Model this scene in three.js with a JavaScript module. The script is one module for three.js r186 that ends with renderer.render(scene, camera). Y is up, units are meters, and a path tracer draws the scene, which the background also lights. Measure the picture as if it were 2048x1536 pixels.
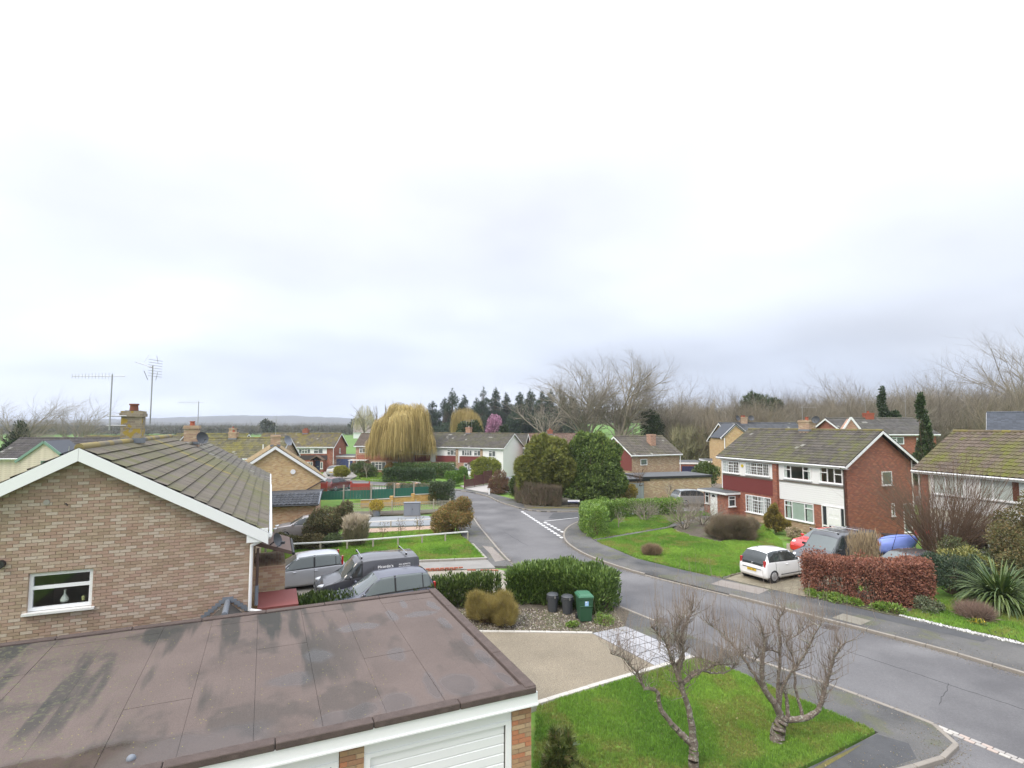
import * as THREE from 'three';
import { mergeGeometries } from 'three/addons/utils/BufferGeometryUtils.js';
import { RoundedBoxGeometry } from 'three/addons/geometries/RoundedBoxGeometry.js';

// ---------- camera, sky, sun, exposure ----------
const scene = new THREE.Scene();
const camera = new THREE.PerspectiveCamera(69.85, 1024 / 768, 0.1, 9000);
camera.position.set(0, 7.8, 0);
camera.rotation.set(Math.atan(80 / 1100), 0, 0);
const renderer = new THREE.WebGLRenderer({ antialias: true });
renderer.toneMapping = THREE.LinearToneMapping;
renderer.toneMappingExposure = 2.55;
renderer.shadowMap.enabled = true;
const PI = Math.PI, V3 = THREE.Vector3;
function rng(seed) {
  let a = seed >>> 0;
  return () => { a = (a + 0x6D2B79F5) | 0; let t = Math.imul(a ^ (a >>> 15), 1 | a); t = (t + Math.imul(t ^ (t >>> 7), 61 | t)) ^ t; return ((t ^ (t >>> 14)) >>> 0) / 4294967296; };
}
const hash = (i, j, s) => { let h = Math.imul(i | 0, 374761393) + Math.imul(j | 0, 668265263) + Math.imul(s | 0, 974634777); h = Math.imul(h ^ (h >>> 13), 1274126177); return ((h ^ (h >>> 16)) >>> 0) / 4294967296; };
const sm = t => t * t * (3 - 2 * t), mod = (a, n) => ((a % n) + n) % n, lerp = (a, b, t) => a + (b - a) * t, clamp = (x, a = 0, b = 1) => Math.min(b, Math.max(a, x));
const step = (a, b, x) => sm(clamp((x - a) / (b - a)));
function vn(x, y, s = 0, per = 0) {           // value noise, optionally periodic
  const i = Math.floor(x), j = Math.floor(y), u = sm(x - i), v = sm(y - j), w = per ? k => mod(k, per) : k => k;
  return lerp(lerp(hash(w(i), w(j), s), hash(w(i + 1), w(j), s), u), lerp(hash(w(i), w(j + 1), s), hash(w(i + 1), w(j + 1), s), u), v);
}
function fbm(x, y, oct, s = 0, per = 0) { let a = .5, r = 0, n = 0; for (let k = 0; k < oct; k++) { r += a * vn(x, y, s + k, per); n += a; x *= 2; y *= 2; per *= 2; a *= .5; } return r / n; }
{ // an overcast sky: bright towards the zenith, soft cloud banks, bluer and darker towards the right-hand horizon
  const w = 1024, h = 512, data = new Float32Array(w * h * 4);
  for (let j = 0; j < h; j++) for (let i = 0; i < w; i++) {
    const el = ((j + .5) / h - .5) * PI, az = ((i + .5) / w - .5) * 2 * PI;
    const x = Math.cos(el) * Math.cos(az), z = Math.cos(el) * Math.sin(az), y = Math.max(Math.sin(el), 0);
    const q = 1 / (y + .16), cx = x * q, cz = z * q;
    const n1 = fbm(cx * .42 + 11, cz * .42 + 3, 5, 21), n2 = fbm(cx * 1.1 + 5, cz * 1.1 + 9, 5, 33);
    const right = clamp(.5 + .5 * (x * .93 - z * .37), 0, 1);
    let L = .43 + .02 * y + 1.5 * Math.pow(y, 4.5);
    L *= 1 - .20 * Math.pow(right, 2.0) * (1 - step(.6, 1, y));
    L *= 1.03 + .34 * (n1 - .5) + .38 * (n2 - .5);
    L *= 1 - .20 * step(.24, .08, y) * step(.3, .85, right);
    const blue = clamp(step(.5, 0, y) * .7 + .55 * right - .9 * (n1 - .5), 0, 1.1);
    const o = (j * w + i) * 4;
    data[o] = L * lerp(1.0, .885, blue); data[o + 1] = L * lerp(1.0, .965, blue); data[o + 2] = L * lerp(1.01, 1.13, blue); data[o + 3] = 1;
  }
  const sky = new THREE.DataTexture(data, w, h, THREE.RGBAFormat, THREE.FloatType);
  sky.mapping = THREE.EquirectangularReflectionMapping; sky.magFilter = sky.minFilter = THREE.LinearFilter; sky.wrapS = THREE.RepeatWrapping; sky.needsUpdate = true;
  scene.background = sky; scene.environment = sky;
}
const sun = new THREE.DirectionalLight(0xfff4e4, 0.9);
sun.position.set(-55, 85, 15); sun.castShadow = true; sun.shadow.radius = 40; sun.shadow.mapSize.set(2048, 2048);
Object.assign(sun.shadow.camera, { left: -90, right: 90, top: 90, bottom: -90, near: 1, far: 300 });
sun.target.position.set(0, 0, -45); scene.add(sun, sun.target);
scene.fog = new THREE.FogExp2(0xd6deee, 0.00022);

// ---------- textures and materials ----------
const toS = c => Math.round(255 * clamp(c <= .0031308 ? 12.92 * c : 1.055 * Math.pow(c, 1 / 2.4) - .055));
function tex(w, h, fn, metres, srgb = true, metresY = metres) {
  const d = new Uint8Array(w * h * 4);
  for (let j = 0; j < h; j++) for (let i = 0; i < w; i++) {
    const c = fn((i + .5) / w, (j + .5) / h, i, j), o = (j * w + i) * 4;
    if (typeof c === 'number') d[o] = d[o + 1] = d[o + 2] = Math.round(255 * clamp(c));
    else for (let k = 0; k < 3; k++) d[o + k] = srgb ? toS(c[k]) : Math.round(255 * clamp(c[k]));
    d[o + 3] = 255;
  }
  const t = new THREE.DataTexture(d, w, h); t.wrapS = t.wrapT = THREE.RepeatWrapping; t.magFilter = THREE.LinearFilter; t.minFilter = THREE.LinearMipmapLinearFilter; t.generateMipmaps = true;
  if (srgb) t.colorSpace = THREE.SRGBColorSpace; t.repeat.set(1 / metres, 1 / metresY); t.needsUpdate = true; return t;
}
const mixc = (a, b, t) => [lerp(a[0], b[0], t), lerp(a[1], b[1], t), lerp(a[2], b[2], t)], mulc = (a, k) => [a[0] * k, a[1] * k, a[2] * k];
const lin = (r, g, b) => new THREE.Color().setRGB(r, g, b);
function mat(r, g, b, rough = .8, o = {}) { return new THREE.MeshStandardMaterial({ color: lin(r, g, b), roughness: rough, ...o }); }
const grainT = tex(256, 256, (u, v, i, j) => { const n = fbm(u * 32, v * 32, 3, 5, 32) * .6 + hash(i, j, 7) * .4; return mulc([1, 1, 1], .72 + .5 * n); }, .8);
const roughT = tex(512, 512, (u, v, i, j) => { const n = .5 * fbm(u * 8, v * 8, 5, 15, 8) + .3 * hash(i, j, 17) + .2 * vn(u * 128, v * 128, 3, 128); return mulc([1, 1, 1], .62 + .75 * n); }, 3.2);
const bumpT = tex(256, 256, (u, v, i, j) => .5 * hash(i, j, 3) + .5 * fbm(u * 32, v * 32, 3, 9, 32), .6, false);
const M = {};
M.white = mat(.78, .79, .80, .45); M.whiteOld = mat(.66, .66, .64, .6, { map: roughT }); M.cream = mat(.72, .70, .60, .7, { map: roughT });
M.black = mat(.02, .02, .022, .5); M.lead = mat(.16, .18, .21, .55); M.pipeBrown = mat(.07, .045, .04, .5); M.metal = mat(.42, .42, .42, .4, { metalness: .8 }); M.rust = mat(.075, .06, .05, .8);
M.chrome = mat(.7, .7, .72, .2, { metalness: 1 });
M.glass = new THREE.MeshPhysicalMaterial({ color: lin(.95, .97, .97), roughness: .03, transmission: 1, thickness: 0, ior: 1.45 });
M.paneDark = new THREE.MeshPhysicalMaterial({ color: lin(.035, .042, .048), roughness: .06, clearcoat: 1, clearcoatRoughness: .03 });
M.paneMid = new THREE.MeshPhysicalMaterial({ color: lin(.12, .14, .15), roughness: .07, clearcoat: 1, clearcoatRoughness: .03 });
M.room = mat(.45, .43, .40, .9); M.curtain = mat(.42, .50, .44, .9); M.curtainPale = mat(.62, .64, .62, .9); M.net = mat(.5, .52, .53, .9);
M.tileRed = mat(.19, .045, .042, .7, { map: grainT }); M.tileRedSmall = mat(.18, .05, .045, .7, { map: grainT });
M.slate = mat(.055, .062, .075, .6, { map: grainT }); M.flatRoof = mat(.09, .095, .10, .8, { map: roughT });
M.concrete = mat(.32, .30, .27, .85, { map: roughT }); M.potRed = mat(.32, .09, .05, .8, { map: grainT });
M.kerb = mat(.25, .225, .195, .85, { map: roughT });
M.tarBlack = mat(.03, .03, .032, .85);
function brickTex(pal, mortar, seed) {        // far walls: eight bricks by 24 courses, 1.8 m
  return tex(512, 512, (u, v, i, j) => {
    const row = Math.floor(v * 24), fv = v * 24 - row, x = u * 8 + (row % 2) * .5, col = mod(Math.floor(x), 8), fu = x - Math.floor(x);
    const m = fv < .14 || fu < .05;
    const k = hash(col, row, seed), p = pal[Math.floor(k * pal.length)];
    return mulc(m ? mortar : p, .8 + .35 * hash(i, j, seed + 3) * .6 + .25 * fbm(u * 6, v * 6, 3, seed, 6));
  }, 1.8);
}
const palRed = [[.27, .085, .05], [.31, .10, .058], [.23, .075, .05], [.34, .13, .075], [.25, .075, .045], [.20, .07, .055]];
const palBuff = [[.38, .27, .17], [.42, .31, .20], [.34, .22, .15], [.44, .35, .25], [.36, .24, .17], [.31, .20, .14]];
const palYellow = [[.50, .35, .17], [.54, .39, .20], [.46, .30, .15], [.52, .38, .22], [.42, .27, .14], [.55, .42, .25]];
const palPink = [[.36, .20, .13], [.42, .25, .17], [.33, .17, .11], [.40, .26, .19]];
M.brickRed = mat(1, 1, 1, .85, { map: brickTex(palRed, [.33, .22, .17], 101) });
M.brickBuff = mat(1, 1, 1, .85, { map: brickTex(palBuff, [.40, .33, .25], 102) });
M.brickYellow = mat(1, 1, 1, .85, { map: brickTex(palYellow, [.48, .38, .26], 103) });
M.brickPink = mat(1, 1, 1, .85, { map: brickTex(palPink, [.38, .30, .25], 104) });
M.stoneWall = mat(1, 1, 1, .9, { map: tex(256, 256, (u, v) => { const n = fbm(u * 10, v * 22, 3, 61, 2) , k = fbm(u * 6, v * 24, 2, 71, 2); return mulc(mixc([.40, .33, .26], [.62, .56, .48], n), .7 + .5 * k); }, 2.2) });
M.asphalt = mat(1, 1, 1, .88, { bumpMap: bumpT, bumpScale: .004, map: tex(1024, 1024, (u, v, i, j) => {
  const big = fbm(u * 5, v * 5, 6, 41, 5), fine = hash(i, j, 5), mid = vn(u * 256, v * 256, 8, 256);
  let c = mixc([.088, .086, .09], [.15, .147, .15], clamp(big * 1.7 - .35)); c = mulc(c, .80 + .26 * fine + .16 * mid);
  if (fine > .985) c = mulc(c, 1.5); return c; }, 9) });
M.pavement = mat(1, 1, 1, .9, { bumpMap: bumpT, bumpScale: .004, map: tex(1024, 1024, (u, v, i, j) => {
  const big = fbm(u * 5, v * 5, 5, 91, 5), fine = hash(i, j, 25), mid = vn(u * 200, v * 200, 18, 200), moss = step(.56, .72, fbm(u * 7, v * 7, 5, 97, 7));
  let c = mixc([.05, .051, .053], [.115, .112, .108], clamp(big * 1.8 - .4)); c = mixc(c, [.10, .105, .045], moss * .45 * (.5 + mid)); c = mulc(c, .74 + .34 * fine + .2 * mid);
  if (fine > .97) c = mulc(c, 1.45); return c; }, 6) });
M.patch = mat(1, 1, 1, .9, { map: tex(512, 512, (u, v, i, j) => mulc(mixc([.19, .165, .15], [.25, .225, .20], fbm(u * 6, v * 6, 4, 191, 6)), .75 + .45 * hash(i, j, 2)), 2.5) });
M.tarPatch = mat(1, 1, 1, .9, { map: tex(512, 512, (u, v, i, j) => mulc(mixc([.052, .054, .058], [.085, .086, .09], fbm(u * 6, v * 6, 4, 291, 6)), .7 + .55 * hash(i, j, 2)), 2.5) });
M.grass = mat(1, 1, 1, .95, { map: tex(1024, 1024, (u, v, i, j) => {
  const a = fbm(u * 6, v * 6, 4, 51, 6), b = fbm(u * 24, v * 24, 4, 57, 24), f = hash(i, j, 9), br = step(.55, .75, fbm(u * 9, v * 9, 4, 77, 9));
  let c = mixc([.075, .16, .018], [.13, .235, .032], clamp(a * 1.6 - .3)); c = mixc(c, [.15, .145, .035], br * .6); return mulc(c, .55 + .5 * f + .4 * b); }, 7) });
M.field = mat(1, 1, 1, 1, { map: tex(512, 512, (u, v, i, j) => mulc(mixc([.08, .165, .03], [.12, .22, .045], fbm(u * 5, v * 5, 5, 63, 5)), .8 + .3 * hash(i, j, 9)), 60) });
M.soil = mat(1, 1, 1, 1, { bumpMap: bumpT, bumpScale: .02, map: tex(1024, 1024, (u, v, i, j) => {
  const n = fbm(u * 40, v * 40, 4, 121, 40), b = fbm(u * 5, v * 5, 4, 125, 5), f = hash(i, j, 12);
  let c = mixc([.045, .038, .03], [.15, .125, .09], n); c = mixc(c, [.11, .12, .055], step(.52, .7, b) * .6); c = mulc(c, .6 + .7 * f); if (f > .95) c = [.3, .26, .2]; return c; }, 4) });
M.resin = mat(1, 1, 1, .85, { bumpMap: bumpT, bumpScale: .006, map: tex(1024, 1024, (u, v, i, j) => {
  const f = hash(i, j, 31), m = hash(i >> 1, j >> 1, 32), b = fbm(u * 4, v * 4, 5, 35, 4), pal = [[.20, .165, .115], [.155, .13, .095], [.25, .21, .15], [.11, .095, .075], [.31, .275, .21], [.18, .145, .095]];
  return mulc(pal[Math.floor(m * 6)], .62 + .4 * f + .42 * b); }, 4) });
M.gravel = mat(1, 1, 1, .9, { bumpMap: bumpT, bumpScale: .015, map: tex(512, 512, (u, v, i, j) => {
  const m = hash(i >> 1, j >> 1, 132), b = fbm(u * 4, v * 4, 4, 135, 4), pal = [[.36, .32, .25], [.27, .24, .19], [.44, .41, .34], [.19, .165, .135], [.39, .37, .33]]; return mulc(pal[Math.floor(m * 5)], .6 + .6 * b); }, 3) });
M.block = mat(1, 1, 1, .9, { map: tex(512, 512, (u, v, i, j) => { const r = Math.floor(v * 20), x = u * 10 + (r % 2) * .5, g = (v * 20 - r) < .12 || (x - Math.floor(x)) < .06, k = hash(mod(Math.floor(x), 10), r, 4), m = fbm(u * 4, v * 4, 4, 8, 4);
  return mulc(g ? [.10, .10, .06] : mixc([.20, .17, .12], [.27, .235, .17], k), .6 + .65 * m); }, 2) });
M.slabs = mat(1, 1, 1, .8, { map: tex(256, 256, (u, v, i, j) => mulc([.31, .31, .325], .8 + .18 * hash(i, j, 1) + .18 * fbm(u * 5, v * 5, 4, 4, 5)), 1.5) });
M.edging = mat(.46, .44, .40, .85, { map: roughT });
M.paint = mat(.62, .62, .62, .8, { map: grainT });
M.bark = mat(1, 1, 1, .95, { bumpMap: bumpT, bumpScale: .02, map: tex(256, 256, (u, v, i, j) => { const n = fbm(u * 8, v * 8, 4, 141, 8), l = step(.56, .68, fbm(u * 14, v * 14, 3, 145, 14)); return mulc(mixc(mixc([.15, .115, .095], [.29, .235, .20], n), [.44, .44, .37], l * .7), .7 + .5 * hash(i, j, 6)); }, .5) });
M.twig = mat(.26, .205, .17, .9); M.twigGrey = mat(.27, .235, .19, .9); M.twigBrown = mat(.16, .105, .07, .9); M.twigFar = mat(.27, .24, .19, 1); M.twigRed = mat(.17, .075, .055, .85); M.trunkFar = mat(.14, .12, .09, 1, { map: roughT });
M.wood = mat(.36, .33, .27, .9, { map: roughT }); M.greenFence = mat(.028, .135, .10, .8, { map: roughT }); M.maroonFence = mat(.10, .035, .032, .8, { map: roughT }); M.redGate = mat(.34, .05, .04, .7, { map: roughT });
M.rubber = mat(.022, .022, .024, .85); M.plasticGrey = mat(.055, .06, .068, .55); M.cabinet = mat(.21, .225, .255, .6, { map: roughT });
const leafMat = (rough = .75, tr = .25) => new THREE.MeshPhysicalMaterial({ color: 0xffffff, roughness: rough, transmission: tr, thickness: 0, side: THREE.DoubleSide });
M.leaf = leafMat(.42, .2); M.leafMatt = leafMat(.9, .25);

// ---------- helpers ----------
const taken = new Map();
function numbered(n) { const k = taken.get(n) || 0; taken.set(n, k + 1); return k ? n + '_' + String(k).padStart(3, '0') : n; }
function thing(name, label, category, x = 0, y = 0, z = 0, turn = 0, group) {
  const o = new THREE.Group(); o.name = numbered(name); o.position.set(x, y, z); o.rotation.y = turn; o.userData = { label, category }; if (group) o.userData.group = group; scene.add(o); return o;
}
function clean(g, color) { const n = g.index ? g.toNonIndexed() : g; for (const k of Object.keys(n.attributes)) if (!['position', 'normal', 'uv', 'color'].includes(k) || (k === 'color' && !color)) n.deleteAttribute(k); if (!n.attributes.uv) n.setAttribute('uv', new THREE.Float32BufferAttribute(new Float32Array(n.attributes.position.count * 2), 2)); if (color && !n.attributes.color) n.setAttribute('color', new THREE.Float32BufferAttribute(new Float32Array(n.attributes.position.count * 3).fill(1), 3)); return n; }
function mg(list) { const color = list.some(g => g.attributes.color); return list.length === 1 ? list[0] : mergeGeometries(list.map(g => clean(g, color))); }
function uvm(g) {                                // box-projected uv in metres
  if (g.userData.uv) return g; if (g.index) { const n = g.toNonIndexed(); g.index = null; g.attributes = n.attributes; }
  const p = g.attributes.position, n = g.attributes.normal, uv = new Float32Array(p.count * 2);
  for (let i = 0; i < p.count; i += 3) {
    let nx = 0, ny = 0, nz = 0; for (let k = 0; k < 3; k++) { nx += Math.abs(n.getX(i + k)); ny += Math.abs(n.getY(i + k)); nz += Math.abs(n.getZ(i + k)); }
    for (let k = i; k < i + 3; k++) { const x = p.getX(k), y = p.getY(k), z = p.getZ(k); const a = ny > nx && ny > nz ? [x, z] : nx > nz ? [z, y] : [x, y]; uv[2 * k] = a[0]; uv[2 * k + 1] = a[1]; }
  }
  g.setAttribute('uv', new THREE.BufferAttribute(uv, 2)); g.userData.uv = 1; return g;
}
function part(name, geo, m, parent, label) {
  const g = Array.isArray(geo) ? mg(geo) : geo; uvm(g); const o = new THREE.Mesh(g, m); o.name = parent === scene ? numbered(name) : name; parent.add(o); if (label) o.userData.label = label; return o;
}
function solo(name, geo, m, label, category, group) { const o = part(name, geo, m, scene); o.userData.label = label; o.userData.category = category; if (group) o.userData.group = group; return o; }
function struct(name, geo, m) { const o = part(name, geo, m, scene); o.userData.kind = 'structure'; return o; }
const bx = (w, h, d, x = 0, y = 0, z = 0) => new THREE.BoxGeometry(w, h, d).translate(x, y, z);
const rb = (w, h, d, r, x = 0, y = 0, z = 0) => new RoundedBoxGeometry(w, h, d, 2, r).translate(x, y, z);
const cyl = (r0, r1, h, n, x = 0, y = 0, z = 0) => new THREE.CylinderGeometry(r1, r0, h, n).translate(x, y, z);   // r0 bottom
function rod(a, b, r0, r1 = r0, n = 6) {         // a bar from a to b
  const A = new V3(...a), B = new V3(...b), d = B.clone().sub(A), L = d.length(), g = new THREE.CylinderGeometry(r1, r0, L, n);
  return g.translate(0, L / 2, 0).applyQuaternion(new THREE.Quaternion().setFromUnitVectors(new V3(0, 1, 0), d.normalize())).translate(...a);
}
function beam(a, b, w, h) {                      // a squared bar lying between a and b
  const A = new V3(...a), B = new V3(...b), L = A.distanceTo(B), g = new THREE.BoxGeometry(w, h, L), m = new THREE.Matrix4().lookAt(A, B, new V3(0, 1, 0)); m.setPosition(A.add(B).multiplyScalar(.5)); return g.applyMatrix4(m);
}
function sheet(pts, y) {                          // flat polygon, pts [x,z]
  const s = new THREE.Shape(pts.map(p => new THREE.Vector2(p[0], -p[1]))); return new THREE.ShapeGeometry(s).rotateX(-PI / 2).translate(0, y, 0);
}
function slab(pts, y0, y1) { const s = new THREE.Shape(pts.map(p => new THREE.Vector2(p[0], -p[1]))); return new THREE.ExtrudeGeometry(s, { depth: y1 - y0, bevelEnabled: false }).rotateX(-PI / 2).translate(0, y0, 0); }
function smooth(pts, n) { const c = new THREE.CatmullRomCurve3(pts.map(p => new V3(p[0], 0, p[1])), false, 'centripetal'); return c.getSpacedPoints(n).map(p => [p.x, p.z]); }
function soup(pos, uv, col, nrm) {                // raw triangles
  const g = new THREE.BufferGeometry(); g.setAttribute('position', new THREE.Float32BufferAttribute(pos, 3));
  if (uv) { g.setAttribute('uv', new THREE.Float32BufferAttribute(uv, 2)); g.userData.uv = 1; } if (col) g.setAttribute('color', new THREE.Float32BufferAttribute(col, 3));
  if (nrm) g.setAttribute('normal', new THREE.Float32BufferAttribute(nrm, 3)); else g.computeVertexNormals(); return g;
}
// ---------- houses ----------
M.tiles = mat(1, 1, 1, .9, { map: grainT, vertexColors: true, bumpMap: bumpT, bumpScale: .006 });
M.bricks = mat(1, 1, 1, .88, { map: grainT, vertexColors: true });
function frameMatrix(o, X, Y) { const x = new V3(...X).normalize(), y = new V3(...Y).normalize(), z = x.clone().cross(y); return new THREE.Matrix4().makeBasis(x, y, z).setPosition(...o); }
// one course tile: a slightly tilted plate with a front lip; roll > 0 gives it a raised side roll
function tileTris(pos, uv, col, c, x, y, w, h, roll, lift) {
  const prof = roll ? [[0, roll], [.14, roll * .9], [.3, 0], [.62, 0], [.78, roll * .9], [1, roll]] : [[0, 0], [.5, .002], [1, 0]];
  const P = (fx, fy) => [x + fx[0] * w, y + fy * h, fx[1] + lerp(.036 + lift, .006, fy)], put = (a, b, d) => { for (const p of [a, b, d]) { pos.push(...p); uv.push(p[0], p[1]); col.push(...c); } };
  for (let k = 0; k < prof.length - 1; k++) {
    const a = P(prof[k], 0), b = P(prof[k + 1], 0), d = P(prof[k + 1], 1), e = P(prof[k], 1), a0 = [a[0], a[1], a[2] - .03], b0 = [b[0], b[1], b[2] - .03];
    put(a, b, d); put(a, d, e); put(a0, b0, b); put(a0, b, a);
  }
}
function tileColor(o, X, Y, i, j, r) {
  const m = step(.5, .68, fbm(X * .55 + o.seed * 3.1, Y * .8, 4, o.seed)) * o.moss, m2 = step(.45, .7, fbm(X * 2.3, Y * 2.3 + o.seed, 3, o.seed + 5)) * o.moss * .8;
  let c = mulc(o.base, 1 + (o.vary ?? .5) * (r() - .55)); c = mixc(c, o.mossCol || [.11, .115, .03], clamp(Math.max(m, m2) * (.35 + .75 * r()))); if (r() < (o.lichen ?? .02)) c = mixc(c, [.36, .36, .32], .3 + .3 * r()); return c;
}
function tileField(o) {                           // {len, Ls, course, tw, roll, base, moss, seed}
  const pos = [], uv = [], col = [], r = rng(o.seed * 77 + 5), rows = Math.ceil(o.Ls / o.course), cols = Math.ceil(o.len / o.tw);
  for (let j = 0; j < rows; j++) for (let i = 0; i < cols; i++) {
    const y = j * o.course, h = Math.min(o.course * 1.06, o.Ls - y), x = i * o.tw, w = Math.min(o.tw * .985, o.len - x); if (h < .05 || w < .05) continue;
    if (o.skip && o.skip(i, j)) continue;
    tileTris(pos, uv, col, tileColor(o, x, y, i, j, r), x, y + (r() - .5) * .012, w, h, o.roll, r() * .01);
  }
  return soup(pos, uv, col);
}
function ridgeGeo(len, r0, base, moss, seed) {    // half-round ridge caps along x
  const out = [], r = rng(seed), n = Math.max(1, Math.round(len / .45)), w = len / n;
  for (let i = 0; i < n; i++) {
    const g = new THREE.CylinderGeometry(r0 + .012 * r(), r0, w * .97, 8, 1, false, -PI / 2, PI).rotateX(-PI / 2).rotateZ(PI / 2).rotateX(0);
    g.rotateY(0); const c = mixc(mulc(base, .8 + .5 * r()), [.20, .17, .04], r() * moss);
    const q = new THREE.CylinderGeometry(r0 + .012 * r(), r0, w * .97, 10, 1, false).rotateZ(PI / 2).translate((i + .5) * w, 0, 0), a = new Float32Array(q.attributes.position.count * 3);
    for (let k = 0; k < a.length; k += 3) a.set(c, k); q.setAttribute('color', new THREE.BufferAttribute(a, 3)); out.push(q);
  }
  return mg(out);
}
// a window: the frame is the part, its panes, curtains and the room behind are its pieces
// cols: [[width fraction, [row tops as fractions from the sill], bars across, bars up], ...]
function windowOn(parent, x, y, z, ry, w, h, cols, o = {}) {
  const f = o.f || .06, d = .07, G = [], panes = [];
  G.push(bx(w, f, d, w / 2, f / 2, 0), bx(w, f, d, w / 2, h - f / 2, 0), bx(f, h - 2 * f, d, f / 2, h / 2, 0), bx(f, h - 2 * f, d, w - f / 2, h / 2, 0));
  if (o.sill !== 0) G.push(bx(w + .1, .05, .16, w / 2, -.027, .03));
  let X = f; const iw = w - 2 * f, ih = h - 2 * f;
  cols.forEach((c, ci) => {
    const cw = c[0] * iw, x0 = X + (ci ? f / 2 : 0), x1 = X + cw - (ci < cols.length - 1 ? f / 2 : 0); X += cw;
    if (ci < cols.length - 1) G.push(bx(f, ih, d * .98, X, h / 2, 0));
    let y0 = f; const rows = c[1] || [1];
    rows.forEach((t, k) => {
      const y1 = f + t * ih - (k < rows.length - 1 ? f / 2 : 0); if (k < rows.length - 1) G.push(bx(x1 - x0, f, d * .96, (x0 + x1) / 2, f + t * ih, 0));
      panes.push([x0, y0, x1, y1]); const gx = c[2] || 0, gy = k === 0 ? (c[3] || 0) : (c[4] || 0);
      for (let q = 1; q <= gx; q++) G.push(bx(.025, y1 - y0, .03, lerp(x0, x1, q / (gx + 1)), (y0 + y1) / 2, .005));
      for (let q = 1; q <= gy; q++) G.push(bx(x1 - x0, .025, .028, (x0 + x1) / 2, lerp(y0, y1, q / (gy + 1)), .005));
      y0 = f + t * ih + f / 2;
    });
  });
  const fr = part(o.name || 'window', G, o.m || M.white, parent, o.label); fr.position.set(x, y, z); fr.rotation.y = ry;
  for (const [a, b, c, e] of panes) part('pane', bx(c - a, e - b, .012, (a + c) / 2, (b + e) / 2, -.005), o.glass || M.paneDark, fr);
  if (o.room) part('room', bx(w - .03, h - .03, .01, w / 2, h / 2, -.033), M.room, fr);
  for (const [a, b, m] of o.curtains || []) {
    const n = 14, pos = [], uv = []; for (let k = 0; k < n; k++) { const p = lerp(a * w, b * w, k / n), q = lerp(a * w, b * w, (k + 1) / n), z0 = -.020 + .006 * (k % 2), z1 = -.020 + .006 * ((k + 1) % 2); for (const t of [[p, f, z0], [q, f, z1], [q, h - f, z1], [p, f, z0], [q, h - f, z1], [p, h - f, z0]]) { pos.push(...t); uv.push(t[0], t[1]); } }
    part('curtain', soup(pos, uv), m || M.curtain, fr);
  }
  return fr;
}
function chimney(parent, x, y0, z, w, d, h, m, pots = 1, o = {}) {
  const G = [bx(w, h, d, 0, h / 2, 0), bx(w + .09, .11, d + .09, 0, h - .06, 0), bx(w + .04, .07, d + .04, 0, h + .03, 0)], c = part('chimney', G, m, parent); c.position.set(x, y0, z);
  for (let k = 0; k < pots; k++) part('chimney_pot', [cyl(.13, .11, .22, 12, 0, .11, 0), cyl(.14, .14, .05, 12, 0, .22, 0)], o.pot || M.potRed, c).position.set((k - (pots - 1) / 2) * .34, h + .06, 0);
  part('flashing', [bx(w + .05, .16, d + .05, 0, .0, 0)], M.lead, c).position.y = o.flash || h * .28;
  return c;
}
function yagi(parent, x, y, z, mast, dir, len, n, el, o = {}) {   // mast, boom and rods of a television aerial, one part
  const G = [rod([0, 0, 0], [0, mast, 0], .02)], c = Math.cos(dir), s = Math.sin(dir), u = o.up || 0, at = t => [c * t, mast - .06 + u * t, -s * t];
  G.push(rod(at(-(o.back || .3)), at(len), .011)); for (let k = 0; k <= n; k++) { const p = at(len * k / n), e = el * (1 - .25 * k / n) / 2; G.push(o.vert ? rod([p[0], p[1] - e, p[2]], [p[0], p[1] + e, p[2]], .005) : rod([p[0] - s * e, p[1], p[2] - c * e], [p[0] + s * e, p[1], p[2] + c * e], .008)); }
  const b = at(-(o.back || .3)); if (o.grid) for (let k = -3; k <= 3; k++) G.push(rod([b[0] - s * .3, b[1] + k * .09, b[2] - c * .3], [b[0] + s * .3, b[1] + k * .09, b[2] + c * .3], .007));
  if (o.ladder) for (const k of [-1, 1]) { const q = at(len * .1); G.push(rod([q[0] - .3 * s, q[1] + .15 * k, q[2] - .3 * c], [q[0] + .25 * c, q[1] + .42 * k, q[2] + .1], .009), rod([q[0] + .3 * s, q[1] + .15 * k, q[2] + .3 * c], [q[0] + .6 * c, q[1] + .42 * k, q[2] - .1], .009)); }
  const p = part('aerial', G, M.metal, parent); p.position.set(x, y, z); return p;
}
function dish(parent, x, y, z, ry, r = .3, m = M.plasticGrey) { const pts = []; for (let k = 0; k <= 6; k++) pts.push(new THREE.Vector2(r * k / 6, .12 * r * (k / 6) ** 2 * 3)); const g = new THREE.LatheGeometry(pts, 20).rotateX(PI / 2 - .35), p = part('satellite_dish', [g, rod([0, -r, .02], [0, -.05, r * 1.1], .01), bx(.07, .07, .09, 0, -.05, r * 1.1), rod([0, 0, 0], [0, -.12, -.16], .018)], m, parent); p.position.set(x, y, z); p.rotation.y = ry; return p; }
function holed(x0, y0, x1, y1, holes, depth) { const s = new THREE.Shape([[x0, y0], [x1, y0], [x1, y1], [x0, y1]].map(p => new THREE.Vector2(...p))); for (const [x, y, w, h] of holes) if (x > x0 && x + w < x1 && y > y0 && y + h < y1) s.holes.push(new THREE.Path([[x, y], [x, y + h], [x + w, y + h], [x + w, y]].map(p => new THREE.Vector2(...p)))); return new THREE.ExtrudeGeometry(s, { depth, bevelEnabled: false }); }
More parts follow.
